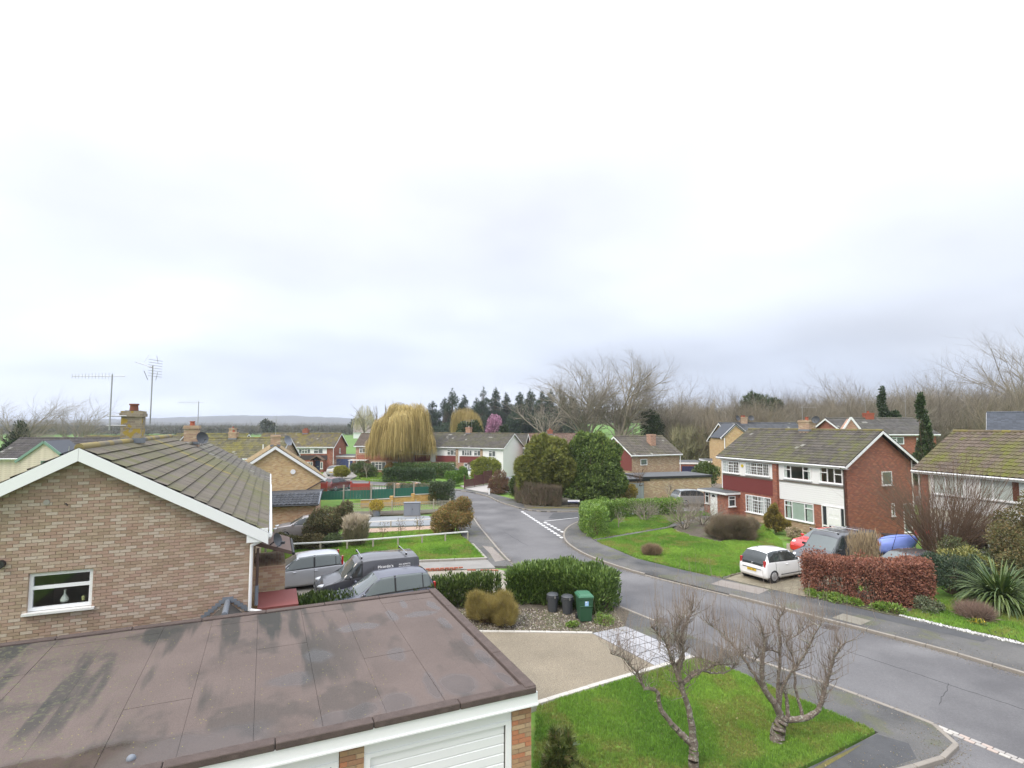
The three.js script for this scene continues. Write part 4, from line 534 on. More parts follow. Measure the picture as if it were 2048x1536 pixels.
// granite setts across the side road and drain covers
{
  const s = new THREE.Group(); s.name = numbered('sett_strip'); s.userData.kind = 'structure'; scene.add(s); const r = rng(4), dx = .62, dz = .785;
  const ms = [mat(.42, .40, .37, .8, { map: grainT }), mat(.34, .32, .30, .8, { map: grainT }), mat(.40, .33, .29, .8, { map: grainT })], g = rb(.11, .06, .21, .012);
  for (let i = 0; i < 20; i++) for (const q of [0, 1]) { const t = i * .23 + q * .1, m = part('sett', g, ms[Math.floor(r() * 3)], s); m.position.set(10.93 + q * .125 * .785 + t * dx * .8, -.012, -14.75 + q * .125 * -.62 + t * .86); m.rotation.y = Math.atan2(dx * .8, .86) + (r() - .5) * .06; }
  const dr = new THREE.Group(); dr.name = numbered('drain_cover'); dr.userData = { label: 'iron drain grate in the gutter below the copper hedge', category: 'drain' }; scene.add(dr); dr.position.set(12.25, .004, -21.75); dr.rotation.y = -.7;
  part('frame', [bx(.06, .012, .5, -.25, 0, 0), bx(.06, .012, .5, .25, 0, 0), bx(.5, .012, .06, 0, 0, -.25), bx(.5, .012, .06, 0, 0, .25)], M.rust, dr); for (let k = 0; k < 6; k++) { const b = part('bar', bx(.42, .014, .03, 0, .0, -.18 + k * .072), M.rust, dr); b.rotation.y = .5; }
  solo('service_cover', [bx(.6, .01, .45, 0, .005, 0), bx(.5, .014, .35, 0, .006, 0)], M.rust, 'small rusty service cover in the road by the near kerb', 'manhole cover').position.set(5.9, 0, -22.5);
}
// ---------- lawns with blades ----------
const bladeGeo = (() => { const p = [], r = rng(8); for (let k = 0; k < 4; k++) { const a = r() * 6.28, x = (r() - .5) * .05, z = (r() - .5) * .05, l = .035 + .03 * r(), w = .008; p.push(x - w * Math.cos(a), 0, z - w * Math.sin(a), x + w * Math.cos(a), 0, z + w * Math.sin(a), x + l * .5 * (r() - .5), l, z + l * .5 * (r() - .5)); } return soup(p, new Array(p.length / 3 * 2).fill(.5)); })();
const inside = (pts, x, z) => { let c = false; for (let i = 0, j = pts.length - 1; i < pts.length; j = i++) { const [xi, zi] = pts[i], [xj, zj] = pts[j]; if ((zi > z) !== (zj > z) && x < (xj - xi) * (z - zi) / (zj - zi) + xi) c = !c; } return c; };
const dummy = new THREE.Object3D(), colr = new THREE.Color();
function lawn(pts, y, n, seed, scale = 1, tone = 1, name = 'lawn') {
  const l = struct(name, pad(pts, y), M.grass), r = rng(seed), xs = pts.map(p => p[0]), zs = pts.map(p => p[1]), x0 = Math.min(...xs), x1 = Math.max(...xs), z0 = Math.min(...zs), z1 = Math.max(...zs), im = new THREE.InstancedMesh(bladeGeo, M.leafMatt, n); let k = 0;
  while (k < n) { const x = lerp(x0, x1, r()), z = lerp(z0, z1, r()); if (!inside(pts, x, z)) continue; const e = step(.46, .7, fbm(x * 1.1, z * 1.1, 5, seed)), d = fbm(x * .5 + 7, z * .5, 3, seed + 3); if (e > .5 && r() < .35) { }
    dummy.position.set(x, y, z); dummy.rotation.set((r() - .5) * .5, r() * 6.28, (r() - .5) * .5); const s = scale * (.6 + .8 * r()) * (1 - .3 * e); dummy.scale.set(s * 1.2, s, s * 1.2); dummy.updateMatrix(); im.setMatrixAt(k, dummy.matrix);
    const c = mixc(mixc([.115, .255, .02], [.25, .41, .05], clamp(d * 1.7 - .35 + .3 * (r() - .5))), [.28, .27, .07], clamp(e * .8 * (.35 + r()))); im.setColorAt(k, colr.setRGB(...mulc(c, tone * (.75 + .5 * r())))); k++; }
  im.name = 'grass_blades'; im.userData.kind = 'stuff'; l.add(im); return l;
}
lawn([[.68, -15.6], [4.66, -17.92], [6.03, -18.62], [6.4, -18.5], [6.82, -18.0], [8.05, -16.0], [9.12, -14.42], [7.3, -13.4], [5.5, -12.45], [4.4, -10.4], [2, -8], [.2, -9]], .105, 60000, 5, 1.25);
lawn([[5.6, -36.9], [5.75, -36.2], [7.3, -32.3], [9.1, -29.95], [10.6, -28.35], [12.3, -29.6], [15.4, -31.6], [17.6, -36.6], [19.2, -42.5], [15, -37.3], [13.5, -36.4], [12.3, -38.4], [11.7, -41.1]], .105, 60000, 15, 1.7, 1.05);
lawn([[5.7, -38.0], [5.5, -37.45], [11.6, -41.9], [12.4, -43.2], [15.5, -46.5], [9, -47]], .105, 14000, 25, 1.9, .95);
lawn([[-1.5, -32.1], [-2.6, -36.0], [-3.1, -37.4], [-14, -33.9], [-14.5, -29.3], [-5.4, -31.5]], .105, 30000, 35, 1.6, 1.1); lawn([[-3.2, -37.6], [-3.9, -39.8], [-5.0, -41.0], [-11, -38.9], [-11.5, -34.8]], .1, 14000, 45, 1.7, 1.1);
lawn([[15.7, -22.8], [18, -20.3], [21.5, -14.6], [27, -20], [22.5, -25.5], [18.4, -24.5]], .105, 22000, 55, 1.7);
lawn([[-20.5, -76.2], [-12.5, -73.0], [-14, -78], [-20, -88], [-25, -88]], .09, 9000, 65, 2.4);
lawn([[-.3, -61], [1.0, -57.5], [2.0, -57.5], [2.4, -62]], .1, 1200, 66, 2.2); lawn([[12.3, -44.2], [15.8, -46.9], [19, -49], [14, -48.8]], .1, 3000, 67, 2);
// ---------- drives and beds ----------
struct('front_apron', pad([[.3, -9.75], [-9.4, -5.5], [-7, 4], [4, 0], [1.7, -8.1]], .112), M.resin);
struct('resin_drive', pad([[-3.5, -21.0], [-.91, -21.05], [2.97, -20.86], [4.63, -18.05], [.56, -15.66], [-3, -13.4], [-5, -16]], .1), M.resin);
struct('flower_bed', pad([[-3.5, -21.05], [2.95, -20.95], [4.3, -21.65], [4.9, -23.5], [1.5, -25.6], [-3, -25.5]], .098), M.soil);
struct('flower_bed', pad([[13.2, -25.3], [15.2, -23.0], [17.9, -20.2], [18.9, -20.9], [18.2, -24.4], [15, -26.8], [14.2, -26.2]], .1), M.soil); struct('flower_bed', pad([[11.9, -41.2], [12.5, -38.3], [13.9, -36.3], [15.4, -37.4], [19.3, -42.6], [18.5, -47.5], [14, -45.5]], .1), M.soil);
struct('flower_bed', pad([[-14.5, -33.8], [-8.8, -35.3], [-9.4, -38.3], [-15.5, -38.5]], .11), M.soil); struct('flower_bed', pad([[1.2, -50.9], [2.4, -52.3], [10.5, -52.0], [13.5, -57.5], [.8, -60]], .1), M.soil); struct('flower_bed', pad([[-13.9, -46.8], [-8.2, -48.1], [-5.4, -49.4], [-5.6, -50.4], [-14, -49.4]], .09), M.soil);
struct('moss_verge', sheet([[1.0, -51.0], [2.2, -51.0], [6, -51.2], [10, -51.6], [10, -52.2], [6, -51.9], [2.0, -51.9]], .097), mat(1, 1, 1, 1, { map: tex(128, 128, (u, v, i, j) => mulc(mixc([.09, .085, .045], [.16, .13, .03], fbm(u * 6, v * 6, 3, 4, 6)), .6 + .6 * hash(i, j, 2)), 1) }));
struct('moss_patch', sheet([[7.2, -13.2], [8.5, -13.9], [7.9, -13.5], [6.6, -12.7], [5.6, -12.2]], .099), mat(1, 1, 1, 1, { map: tex(128, 128, (u, v, i, j) => mulc(mixc([.10, .095, .05], [.2, .17, .03], fbm(u * 6, v * 6, 3, 4, 6)), .5 + .7 * hash(i, j, 2)), .8) }));
struct('gravel_drive', pad([[-13, -22.6], [-4, -24.6], [-.4, -26.0], [1.2, -27.2], [-.2, -29.5], [-.9, -30.0], [-5, -29.4], [-13, -26.6]], .085), M.gravel);
struct('concrete_drive', pad([[-13.5, -27.0], [-5, -29.6], [-.9, -30.2], [-1.3, -32.0], [-5.4, -31.3], [-14.4, -29.2]], .088), mat(1, 1, 1, .9, { map: tex(256, 256, (u, v, i, j) => mulc(mixc([.20, .19, .18], [.29, .28, .26], fbm(u * 5, v * 5, 4, 7, 5)), .8 + .3 * hash(i, j, 2)), 3) }));
struct('garden_path', pad([[-12, -39.3], [-5.0, -41.3], [-4.6, -42.7], [-12, -41.0]], .1), mat(.36, .26, .2, .9, { map: roughT })); struct('grey_drive', pad([[-16, -41.6], [-4.6, -42.9], [-5.4, -46.5], [-8, -47.2], [-14, -46], [-17, -44]], .09), mat(.22, .235, .25, .85, { map: roughT }));
struct('block_drive', pad([[10.65, -28.1], [13.1, -25.3], [15.2, -26.2], [22, -31], [23, -35], [17.8, -36.3], [15.3, -31.4], [12.2, -29.4]], .092), M.block); struct('drive_strip', pad([[10.2, -28.75], [10.55, -28.35], [13.9, -30.3], [13.6, -30.9]], .11), M.block);
struct('garden_path', pad([[5.45, -37.5], [5.6, -36.95], [12.0, -41.9], [16.6, -46.6], [16.0, -47.0], [11.4, -42.4]], .112), M.pavement);
struct('front_drive', pad([[-5.4, -66.2], [-2.6, -62.3], [-.4, -63.5], [-2.8, -70.5], [-6.5, -70]], .1), mat(.36, .34, .32, .9, { map: roughT })); struct('front_drive', pad([[-22.5, -76.7], [-27, -77.4], [-31, -92], [-24, -92]], .06), mat(.27, .26, .24, .9, { map: roughT })); struct('block_yard', pad([[-22, -60], [-12, -58], [-9.5, -63], [-13, -68], [-22, -70]], .05), mat(.30, .27, .25, .9, { map: roughT }));
struct('far_drive', pad([[20, -66], [38, -72], [40, -90], [22, -80]], .04), mat(.2, .17, .14, .9, { map: roughT }));
// pale slabs of the crossing and edging stones
{
  const s = new THREE.Group(); s.name = numbered('paved_crossing'); s.userData.kind = 'structure'; scene.add(s); const A = [2.97, -20.9], B = [4.33, -21.6], C = [6.1, -18.85], D = [4.63, -18.05], q = (u, v) => [lerp(lerp(A[0], B[0], u), lerp(D[0], C[0], u), v), lerp(lerp(A[1], B[1], u), lerp(D[1], C[1], u), v)], r = rng(3), sm_ = [.9, 1, 1.08].map(k => { const m = M.slabs.clone(); m.color = lin(k, k, k); return m; });
  for (let i = 0; i < 3; i++) for (let j = 0; j < 6; j++) { const e = .011, u0 = .13 + i * .29 + e, u1 = .13 + (i + 1) * .29 - e, v0 = j / 6 + e * .6, v1 = (j + 1) / 6 - e * .6; part('paving_slab', slab([q(u0, v0), q(u1, v0), q(u1, v1), q(u0, v1)], .06, .112 + .003 * r()), sm_[Math.floor(r() * 3)], s); }
  for (let j = 0; j < 7; j++) part('border_stone', slab([q(0, j / 7 + .004), q(.125, j / 7 + .004), q(.125, (j + 1) / 7 - .004), q(0, (j + 1) / 7 - .004)], .06, .115), sm_[1], s);
}
kerb([[-3.4, -21.0], [-.91, -21.06], [2.97, -20.9]], .14, 'edging', .14, .6, M.edging); kerb([[6.0, -18.83], [4.63, -18.05], [2.6, -16.9], [.56, -15.7], [-1.5, -14.5]], .15, 'edging', .17, .75, M.edging);
kerb([[-1.45, -32.05], [-5.4, -31.4], [-9.5, -30.5]], .2, 'concrete_edging', .14, .9, M.concrete); kerb([[-1.47, -32.1], [-2.55, -36.0]], .16, 'concrete_edging', .16, .6, M.concrete); kerb([[11.75, -41.0], [12.4, -38.2], [13.8, -36.3]], .14, 'edging', .1, .6, M.wood); 
kerb([[-12.7, -73.2], [-15.5, -75.2], [-20.4, -76.3]], .2, 'garden_kerb', .25, .9, M.concrete); kerb([[10.6, -28.4], [12.3, -29.5], [15.2, -31.4]], .1, 'edging', .09, .9, M.concrete);
// far land: rising field, hills
{
  const pos = [], nx = 60, nz = 24, idx = [], h = (x, d) => { const e = step(120, 270, d); return -.02 + e * 8.2 * step(-5, 45, x) * (1 + .25 * step(60, 160, x)) - .0; };
  for (let j = 0; j <= nz; j++) for (let i = 0; i <= nx; i++) { const d = 112 + Math.pow(j / nz, 1.6) * 900, x = lerp(-320, 420, i / nx) * (1 + d / 700); pos.push(x, h(x, d), -d); }
  for (let j = 0; j < nz; j++) for (let i = 0; i < nx; i++) { const a = j * (nx + 1) + i; idx.push(a, a + 1, a + nx + 1, a + 1, a + nx + 2, a + nx + 1); }
  const g = new THREE.BufferGeometry(); g.setAttribute('position', new THREE.Float32BufferAttribute(pos, 3)); g.setIndex(idx); g.computeVertexNormals(); struct('field', g, M.field);
  const ridge = (D, x0, x1, n, f, depth, m) => { const p = [], ix = []; for (let i = 0; i <= n; i++) { const x = lerp(x0, x1, i / n), y = f(x) + (vn(x * .03, 0, 5) - .5) * 5; p.push(x, -2, -D + depth, x * 1.02, y * .75, -D + depth * .35, x * 1.05, y, -D); } for (let i = 0; i < n; i++) for (let k = 0; k < 2; k++) { const a = i * 3 + k; ix.push(a, a + 3, a + 1, a + 3, a + 4, a + 1); } const g2 = new THREE.BufferGeometry(); g2.setAttribute('position', new THREE.Float32BufferAttribute(p, 3)); g2.setIndex(ix); g2.computeVertexNormals(); struct('hill', g2, m); };
  const hm = mat(1, 1, 1, 1, { map: tex(256, 256, (u, v, i, j) => mulc(mixc([.05, .05, .04], [.10, .095, .07], fbm(u * 12, v * 12, 4, 7, 12)), .8 + .4 * hash(i, j, 3)), 400) });
  const bump = (x, c, w, a) => a * Math.exp(-(((x - c) / w) ** 2)); ridge(3100, -4200, 900, 220, x => 22 + bump(x, -1350, 620, 34) + bump(x, -2600, 700, 9), 900, hm); ridge(1900, -3200, 300, 200, x => 11 + bump(x, -1500, 500, 5), 500, hm);
}

// grit, leaf litter and pebbles: too many to count
{
  const chip = new THREE.IcosahedronGeometry(1, 0), bits = (name, label, n, seed, f, size, cols, m) => { const im = new THREE.InstancedMesh(chip, m, n), r = rng(seed); for (let k = 0; k < n; k++) { const p = f(r); dummy.position.set(p[0], p[1], p[2]); dummy.rotation.set(r() * 6, r() * 6, r() * 6); const s = lerp(size[0], size[1], r() * r()); dummy.scale.set(s, s * .5, s); dummy.updateMatrix(); im.setMatrixAt(k, dummy.matrix); im.setColorAt(k, colr.setRGB(...mulc(cols[Math.floor(r() * cols.length)], .7 + .6 * r()))); } im.name = numbered(name); im.userData = { kind: 'stuff', label, category: 'grit' }; scene.add(im); }, gm = mat(1, 1, 1, .95);
  const along = (line, lo, hi) => { const L = line.filter(p => Math.hypot(p[0], p[1]) < 50); return r => { const i = Math.floor(r() * (L.length - 1)), t = r(), a = L[i], b = L[i + 1], l = Math.hypot(b[0] - a[0], b[1] - a[1]) || 1, d = lerp(lo, hi, r() * r()); return [lerp(a[0], b[0], t) - (b[1] - a[1]) / l * d, 0, lerp(a[1], b[1], t) + (b[0] - a[0]) / l * d]; }; };
  const cols = [[.20, .17, .13], [.12, .10, .08], [.28, .24, .19], [.10, .11, .05], [.17, .12, .07]];
  const fL = along(kerbL, .07, .5), fR = along(kerbR, -.07, -.6); bits('gutter_grit', 'grit and leaf litter in the gutters of the road', 9000, 11, r => { const p = r() < .5 ? fL(r) : fR(r); return [p[0], .003, p[2]]; }, [.006, .022], cols, gm);
  const gL = along(kerbL, -.08, -1.4), gR = along(kerbR, .08, 1.5); bits('pavement_grit', 'grit and moss crumbs scattered over the pavements', 7000, 12, r => { const p = r() < .5 ? gL(r) : gR(r); return [p[0], .094, p[2]]; }, [.006, .02], cols, gm);
  bits('white_pebbles', 'strip of white pebbles edging the right-hand bed', 1500, 13, r => { const t = r(); return [lerp(15.7, 20.6, t) + (r() - .5) * .26, .11, lerp(-22.75, -16.4, t) + .25 * Math.sin(t * 9) * .2 + (r() - .5) * .22]; }, [.02, .055], [[.5, .5, .5], [.42, .42, .42], [.56, .55, .52]], gm);
  bits('bed_mulch', 'bark and stone mulch on the bed by the bins', 7000, 14, r => [lerp(-3.2, 4.3, r()), .103, lerp(-23.6, -21.05, r())], [.012, .05], [[.14, .11, .08], [.26, .22, .17], [.09, .07, .055], [.33, .3, .26], [.13, .14, .06]], gm);
  const tri = leafG0(); const lf = new THREE.InstancedMesh(tri, M.leafMatt, 260), r = rng(77); for (let k = 0; k < 260; k++) { dummy.position.set(lerp(1, 8.6, r()), .15, lerp(-17.5, -10.5, r())); dummy.rotation.set(-PI / 2 + (r() - .5), r() * 6, r()); dummy.scale.setScalar(.03 + .03 * r()); dummy.updateMatrix(); lf.setMatrixAt(k, dummy.matrix); lf.setColorAt(k, colr.setRGB(...mixc([.25, .17, .08], [.4, .33, .16], r()))); } lf.name = numbered('fallen_leaves'); lf.userData = { kind: 'stuff', label: 'few dead leaves lying on the near lawn', category: 'leaves' }; scene.add(lf);
}
function leafG0() { return soup([0, 0, 0, .3, .45, .1, 0, 1, 0, 0, 0, 0, 0, 1, 0, -.3, .45, .1], new Array(12).fill(.5)); }
// ---------- vehicles ----------
const paint = (r, g, b, metal = 0) => new THREE.MeshPhysicalMaterial({ color: lin(r, g, b), roughness: metal ? .38 : .35, metalness: metal, clearcoat: 1, clearcoatRoughness: .05 });
M.carGlass = new THREE.MeshPhysicalMaterial({ color: lin(.03, .038, .04), roughness: .04, clearcoat: 1, clearcoatRoughness: .02 }); M.screen = new THREE.MeshPhysicalMaterial({ color: lin(.09, .11, .11), roughness: .04, clearcoat: 1, clearcoatRoughness: .02 });
M.lampClear = new THREE.MeshPhysicalMaterial({ color: lin(.6, .62, .64), roughness: .1, clearcoat: 1 }); M.lampRed = new THREE.MeshPhysicalMaterial({ color: lin(.4, .02, .02), roughness: .15, clearcoat: 1 }); M.rim = mat(.42, .42, .44, .35, { metalness: .6 });
const tyreG = (() => { const p = []; for (const [r, y] of [[.19, -.095], [.27, -.1], [.302, -.075], [.31, -.03], [.31, .03], [.302, .075], [.27, .1], [.19, .095]]) p.push(new THREE.Vector2(r, y)); return new THREE.LatheGeometry(p, 28).rotateX(PI / 2); })();
const rimG = (() => { const G = [new THREE.CylinderGeometry(.2, .2, .15, 24).rotateX(PI / 2), new THREE.TorusGeometry(.185, .016, 6, 24).translate(0, 0, .085)]; for (let k = 0; k < 8; k++) { const g = bx(.035, .15, .03, 0, .11, .085); g.rotateZ(k * PI / 4); G.push(g); } G.push(new THREE.CylinderGeometry(.05, .05, .2, 12).rotateX(PI / 2)); return uvm(mg(G)); })(); uvm(tyreG);
const plateT = new Map();
function plateMat(yellow) { if (!plateT.has(yellow)) { plateT.set(yellow, mat(1, 1, 1, .5, { map: tex(128, 32, (u, v, i, j) => { const k = Math.floor(u * 9), f = u * 9 - k; const dark = k > 0 && k < 8 && k !== 5 - 1 && f > .15 && f < .85 && v > .2 && v < .8 && hash(Math.floor(f * 5) + k * 7, Math.floor(v * 6), 5) > .42; return dark ? [.05, .05, .05] : yellow ? [.62, .42, .02] : [.7, .7, .7]; }, 1) })); } return plateT.get(yellow); }
// stations: [x, bottom, belt, top, half width low, half width belt, half width top]; nose at +x
function car(o) {
  const t = thing(o.name, o.label, o.category || 'car', o.x, o.y ?? .09, o.z, o.yaw), S = o.st, N = S.length - 1, p = o.paint;
  const at = (s, k) => { const i = Math.min(N - 1, Math.max(0, Math.floor(s))), f = s - i, a = S[i].map((v, q) => lerp(v, S[i + 1][q], f)), [x, yb, ye, yt, wb, we, wt] = a, cab = yt - ye;
    const ring = [[0, yb], [wb * .92, yb], [wb, yb + .1], [Math.max(wb, we) + .012, lerp(yb, ye, .55)], [we + .004, ye - .02], [we - .012, ye + .015], [lerp(we, wt, .9), lerp(ye, yt, .86)], [wt * .93, yt - .02 * Math.min(1, cab * 4)], [wt * .5, yt + .012], [0, yt + .02]];
    const j = Math.min(8, Math.max(0, Math.floor(k))), g = k - j; return [x, lerp(ring[j][1], ring[j + 1][1], g), lerp(ring[j][0], ring[j + 1][0], g)]; };
  const grid = (s0, s1, k0, k1, ns, nk, side, lift = 0) => { const pos = [], ix = []; for (let i = 0; i <= ns; i++) for (let j = 0; j <= nk; j++) { const kk = lerp(k0, k1, j / nk), f = typeof s0 === 'function' ? lerp(s0(j / nk), s1(j / nk), i / ns) : lerp(s0, s1, i / ns), q = at(f, kk); pos.push(q[0], q[1], q[2] * side); }
    for (let i = 0; i < ns; i++) for (let j = 0; j < nk; j++) { const a = i * (nk + 1) + j, b = a + nk + 1; side < 0 ? ix.push(a, a + 1, b, b, a + 1, b + 1) : ix.push(a, b, a + 1, b, b + 1, a + 1); }
    const g = new THREE.BufferGeometry(); g.setAttribute('position', new THREE.Float32BufferAttribute(pos, 3)); g.setIndex(ix); g.computeVertexNormals(); if (lift) { const P = g.attributes.position, n = g.attributes.normal; for (let i = 0; i < P.count; i++) P.setXYZ(i, P.getX(i) + n.getX(i) * lift, P.getY(i) + n.getY(i) * lift, P.getZ(i) + n.getZ(i) * lift); }
    return g; };
  const ends = []; for (const e of [0, N]) { const pos = []; for (let k = 0; k < 9; k++) for (const sd of [1, -1]) { const a = at(e, k), b = at(e, k + 1), c = [a[0], (S[e][1] + S[e][3]) / 2, 0]; const tri = [[a[0], a[1], a[2] * sd], [b[0], b[1], b[2] * sd], c]; if ((sd > 0) !== (e === 0)) tri.reverse(); for (const q of tri) pos.push(...q); } ends.push(soup(pos)); }
  // both halves in one smooth skin
  const body = part('body', [grid(0, N, 0, 9, N * 3, 9, 1), grid(0, N, 0, 9, N * 3, 9, -1), ...ends], p, t);
  const win = (nm, s0, s1, k0, k1, m, two = true) => { for (const sd of [1, -1]) part('window_trim', grid(f => s0(f) - .09, f => s1(f) + .09, k0 - .1, k1 + .12, 6, 4, sd, .004), M.rubber, t); for (const sd of two ? [1, -1] : [1]) part(nm, grid(s0, s1, k0, k1, 6, 4, sd, .007), m, t); };
  for (const [a, b, c, d] of o.side) win('side_window', f => lerp(a, c ?? a, f), f => lerp(b, d ?? b, f), 5.15, 6.75, o.sideMat || M.carGlass);
  const full = (nm, s0, s1, m, k0 = 6.6) => part(nm, mg([grid(s0, s1, k0, 9, 6, 4, 1, .008), grid(s0, s1, k0, 9, 6, 4, -1, .008)]), m, t);
  if (o.screen) full('windscreen', o.screen[0], o.screen[1], M.screen); if (o.rear) full('rear_window', o.rear[0], o.rear[1], M.carGlass, o.rear[2] || 6.6);
  const wr = (o.wheelR || .31) / .31;
  for (const wx of o.wheels) for (const sd of [1, -1]) {
    const w = S[0][4], hw = o.half; part('wheel_arch', new THREE.CylinderGeometry(.37 * wr, .37 * wr, .03, 28).rotateX(PI / 2).translate(wx, .33 * wr, sd * (hw - .018)), M.rubber, t);
    const ty = part('wheel', tyreG, M.rubber, t); ty.position.set(wx, .31 * wr, sd * (hw - .085)); ty.scale.setScalar(wr); if (sd < 0) ty.rotation.y = PI; const rm = part('rim', rimG, o.rim || M.rim, ty); rm.position.z = .005;
  }
  const F = S[N][0], B = S[0][0]; part('underbody', bx((F - B) * .9, .16, o.half * 1.7, (F + B) / 2, .26, 0), M.rubber, t);
  for (const sd of [1, -1]) { if (o.lampF) { const h = part('headlight', new THREE.SphereGeometry(1, 14, 10).scale(o.lampF[3] || .2, o.lampF[4] || .09, .14), M.lampClear, t); h.position.set(o.lampF[0], o.lampF[1], sd * o.lampF[2]); h.rotation.y = sd * .3; } if (o.lampR) { const h = part('tail_light', rb(.09, o.lampR[3] || .3, .13, .03), M.lampRed, t); h.position.set(o.lampR[0], o.lampR[1], sd * o.lampR[2]); } if (o.mirror) part('mirror', rb(.11, .13, .2, .04, o.mirror[0], o.mirror[1], sd * (o.half + .09)), o.mirrorMat || p, t); for (const hx of o.handles || []) part('door_handle', rb(.16, .03, .04, .012, hx[0], hx[1], sd * (o.half + .012)), o.handleMat || p, t); }
  for (const [a, sd] of (o.seams || []).flatMap(a => [[a, 1], [a, -1]])) part('door_seam', (() => { const G = []; for (let k = 2; k < 5; k++) { const q = at(a, k), w = at(a, k + 1); G.push(beam([q[0], q[1], q[2] * sd], [w[0] + .0001, w[1], w[2] * sd], .012, .012)); } return mg(G); })(), M.black, t);
  if (o.grille) part('grille', rb(.05, o.grille[2], o.grille[3], .02, o.grille[0], o.grille[1], 0), M.black, t); if (o.plateR) part('number_plate', (() => { const g = bx(.02, .11, .52); g.attributes.uv.needsUpdate = true; g.userData.uv = 1; return g.rotateY(0); })(), plateMat(true), t).position.set(...o.plateR); if (o.plateF) part('number_plate', (() => { const g = bx(.02, .11, .52); g.userData.uv = 1; return g; })(), plateMat(false), t).position.set(...o.plateF);
  if (o.bars) for (const x of o.bars) { const b = part('roof_bar', [rb(.05, .04, o.half * 1.75, .015, x, o.barY, 0)], M.chrome, t); for (const sd of [1, -1]) part('bar_foot', bx(.07, .09, .06, x, o.barY - .05, sd * o.half * .82), M.black, b); }
  return { t, at, grid };
}
const hatch = (L, H, hw, nose = .55) => { const a = L / 2; return [[-a, .34, .62, .66, hw * .86, hw * .84, hw * .78], [-a + .06, .24, .86, .90, hw * .96, hw * .93, hw * .86], [-a + .14, .2, .93, 1.12, hw, hw * .95, hw * .84], [-a + .38, .19, .95, H - .06, hw, hw * .965, hw * .74], [-a + .75, .18, .94, H - .005, hw, hw * .975, hw * .74], [-a + L * .38, .18, .92, H, hw, hw * .98, hw * .755], [-a + L * .55, .18, .9, H - .05, hw, hw * .98, hw * .75], [-a + L * .76 - nose * .06, .18, .9, .955, hw, hw * .97, hw * .84], [a - .38, .19, .83, .86, hw, hw * .94, hw * .82], [a - .1, .22, .66, .70, hw * .93, hw * .86, hw * .76], [a, .3, .52, .56, hw * .78, hw * .74, hw * .66]]; };
// white three-door hatch, tail towards us
{
  const hw = .82, st = hatch(3.54, 1.48, hw), c = car({ name: 'hatchback_car', label: 'small white three-door hatchback with black tailgate glass on the block drive', x: 13.45, z: -28.6, yaw: .467, st, half: hw, paint: paint(.78, .78, .79), side: [[2.75, 4.5, 3.05, 4.5], [4.58, 6.85, 4.58, 6.15]], screen: [6.1, 6.95], rear: [1.0, 2.95, 6.2], wheels: [-1.2, 1.22], wheelR: .32, lampF: [1.6, .68, .58], lampR: [-1.69, .9, .69, .34], mirror: [.62, .98], plateR: [-1.79, .56, 0], handles: [[-.25, .82]], seams: [3.95, 6.6] });
  part('tailgate_panel', rb(.04, .2, 1.22, .015, -1.72, .83, 0), M.carGlass, c.t); part('emblem', [new THREE.TorusGeometry(.055, .009, 6, 20).rotateY(PI / 2), beam([0, .045, -.03], [0, -.04, -.0], .01, .012), beam([0, -.04, 0], [0, .045, .03], .01, .012), beam([0, .0, -.045], [0, .02, .045], .01, .01)], M.chrome, c.t).position.set(-1.755, .87, 0); part('mud_flap', [bx(.02, .16, .18, -1.52, .2, .72), bx(.02, .16, .18, -1.52, .2, -.72)], M.rubber, c.t); part('bumper_step', bx(.05, .03, 1.1, -1.76, .63, 0), M.plasticGrey, c.t); part('roof_aerial', rod([-1.2, 1.47, 0], [-1.35, 1.62, 0], .008), M.black, c.t); part('side_strip', [bx(1.5, .03, .02, .05, .36, hw + .012), bx(1.5, .03, .02, .05, .36, -hw - .012)], M.plasticGrey, c.t);
}
// dark grey panel vans
const vanSt = (L, H, hw, len) => { const a = L / 2; return [[-a, .3, .95, 1.0, hw * .93, hw * .9, hw * .8], [-a + .02, .25, 1.1, H - .12, hw * .985, hw * .97, hw * .86], [-a + .12, .22, 1.12, H - .02, hw, hw * .985, hw * .88], [-a + L * .25, .2, 1.12, H, hw, hw * .985, hw * .885], [-a + L * .48, .2, 1.1, H, hw, hw * .985, hw * .885], [-a + L * .62, .2, 1.08, H - .06, hw, hw * .98, hw * .85], [-a + L * .76 + len, .2, 1.05, 1.12, hw, hw * .97, hw * .84], [a - .38, .2, .92, .99, hw, hw * .95, hw * .84], [a - .08, .22, .74, .80, hw * .94, hw * .9, hw * .8], [a, .28, .55, .6, hw * .82, hw * .78, hw * .7]]; };
car({ name: 'panel_van', label: 'dark grey panel van with roof bars behind the copper hedge', category: 'van', x: 17.35, z: -30.2, yaw: -2.69, st: vanSt(4.9, 1.95, .95, .04), half: .95, paint: paint(.055, .058, .065, .3), side: [[4.75, 6.5, 4.75, 5.75]], screen: [5.2, 6.0], wheels: [-1.55, 1.5], wheelR: .34, lampF: [2.15, .82, .7, .2, .1], lampR: [-2.42, 1.1, .86, .5], mirror: [1.0, 1.22], mirrorMat: M.black, grille: [2.38, .72, .14, 1.2], bars: [-.9, .75], barY: 2.04, seams: [4.6, 6.45], plateF: [2.46, .5, 0] });
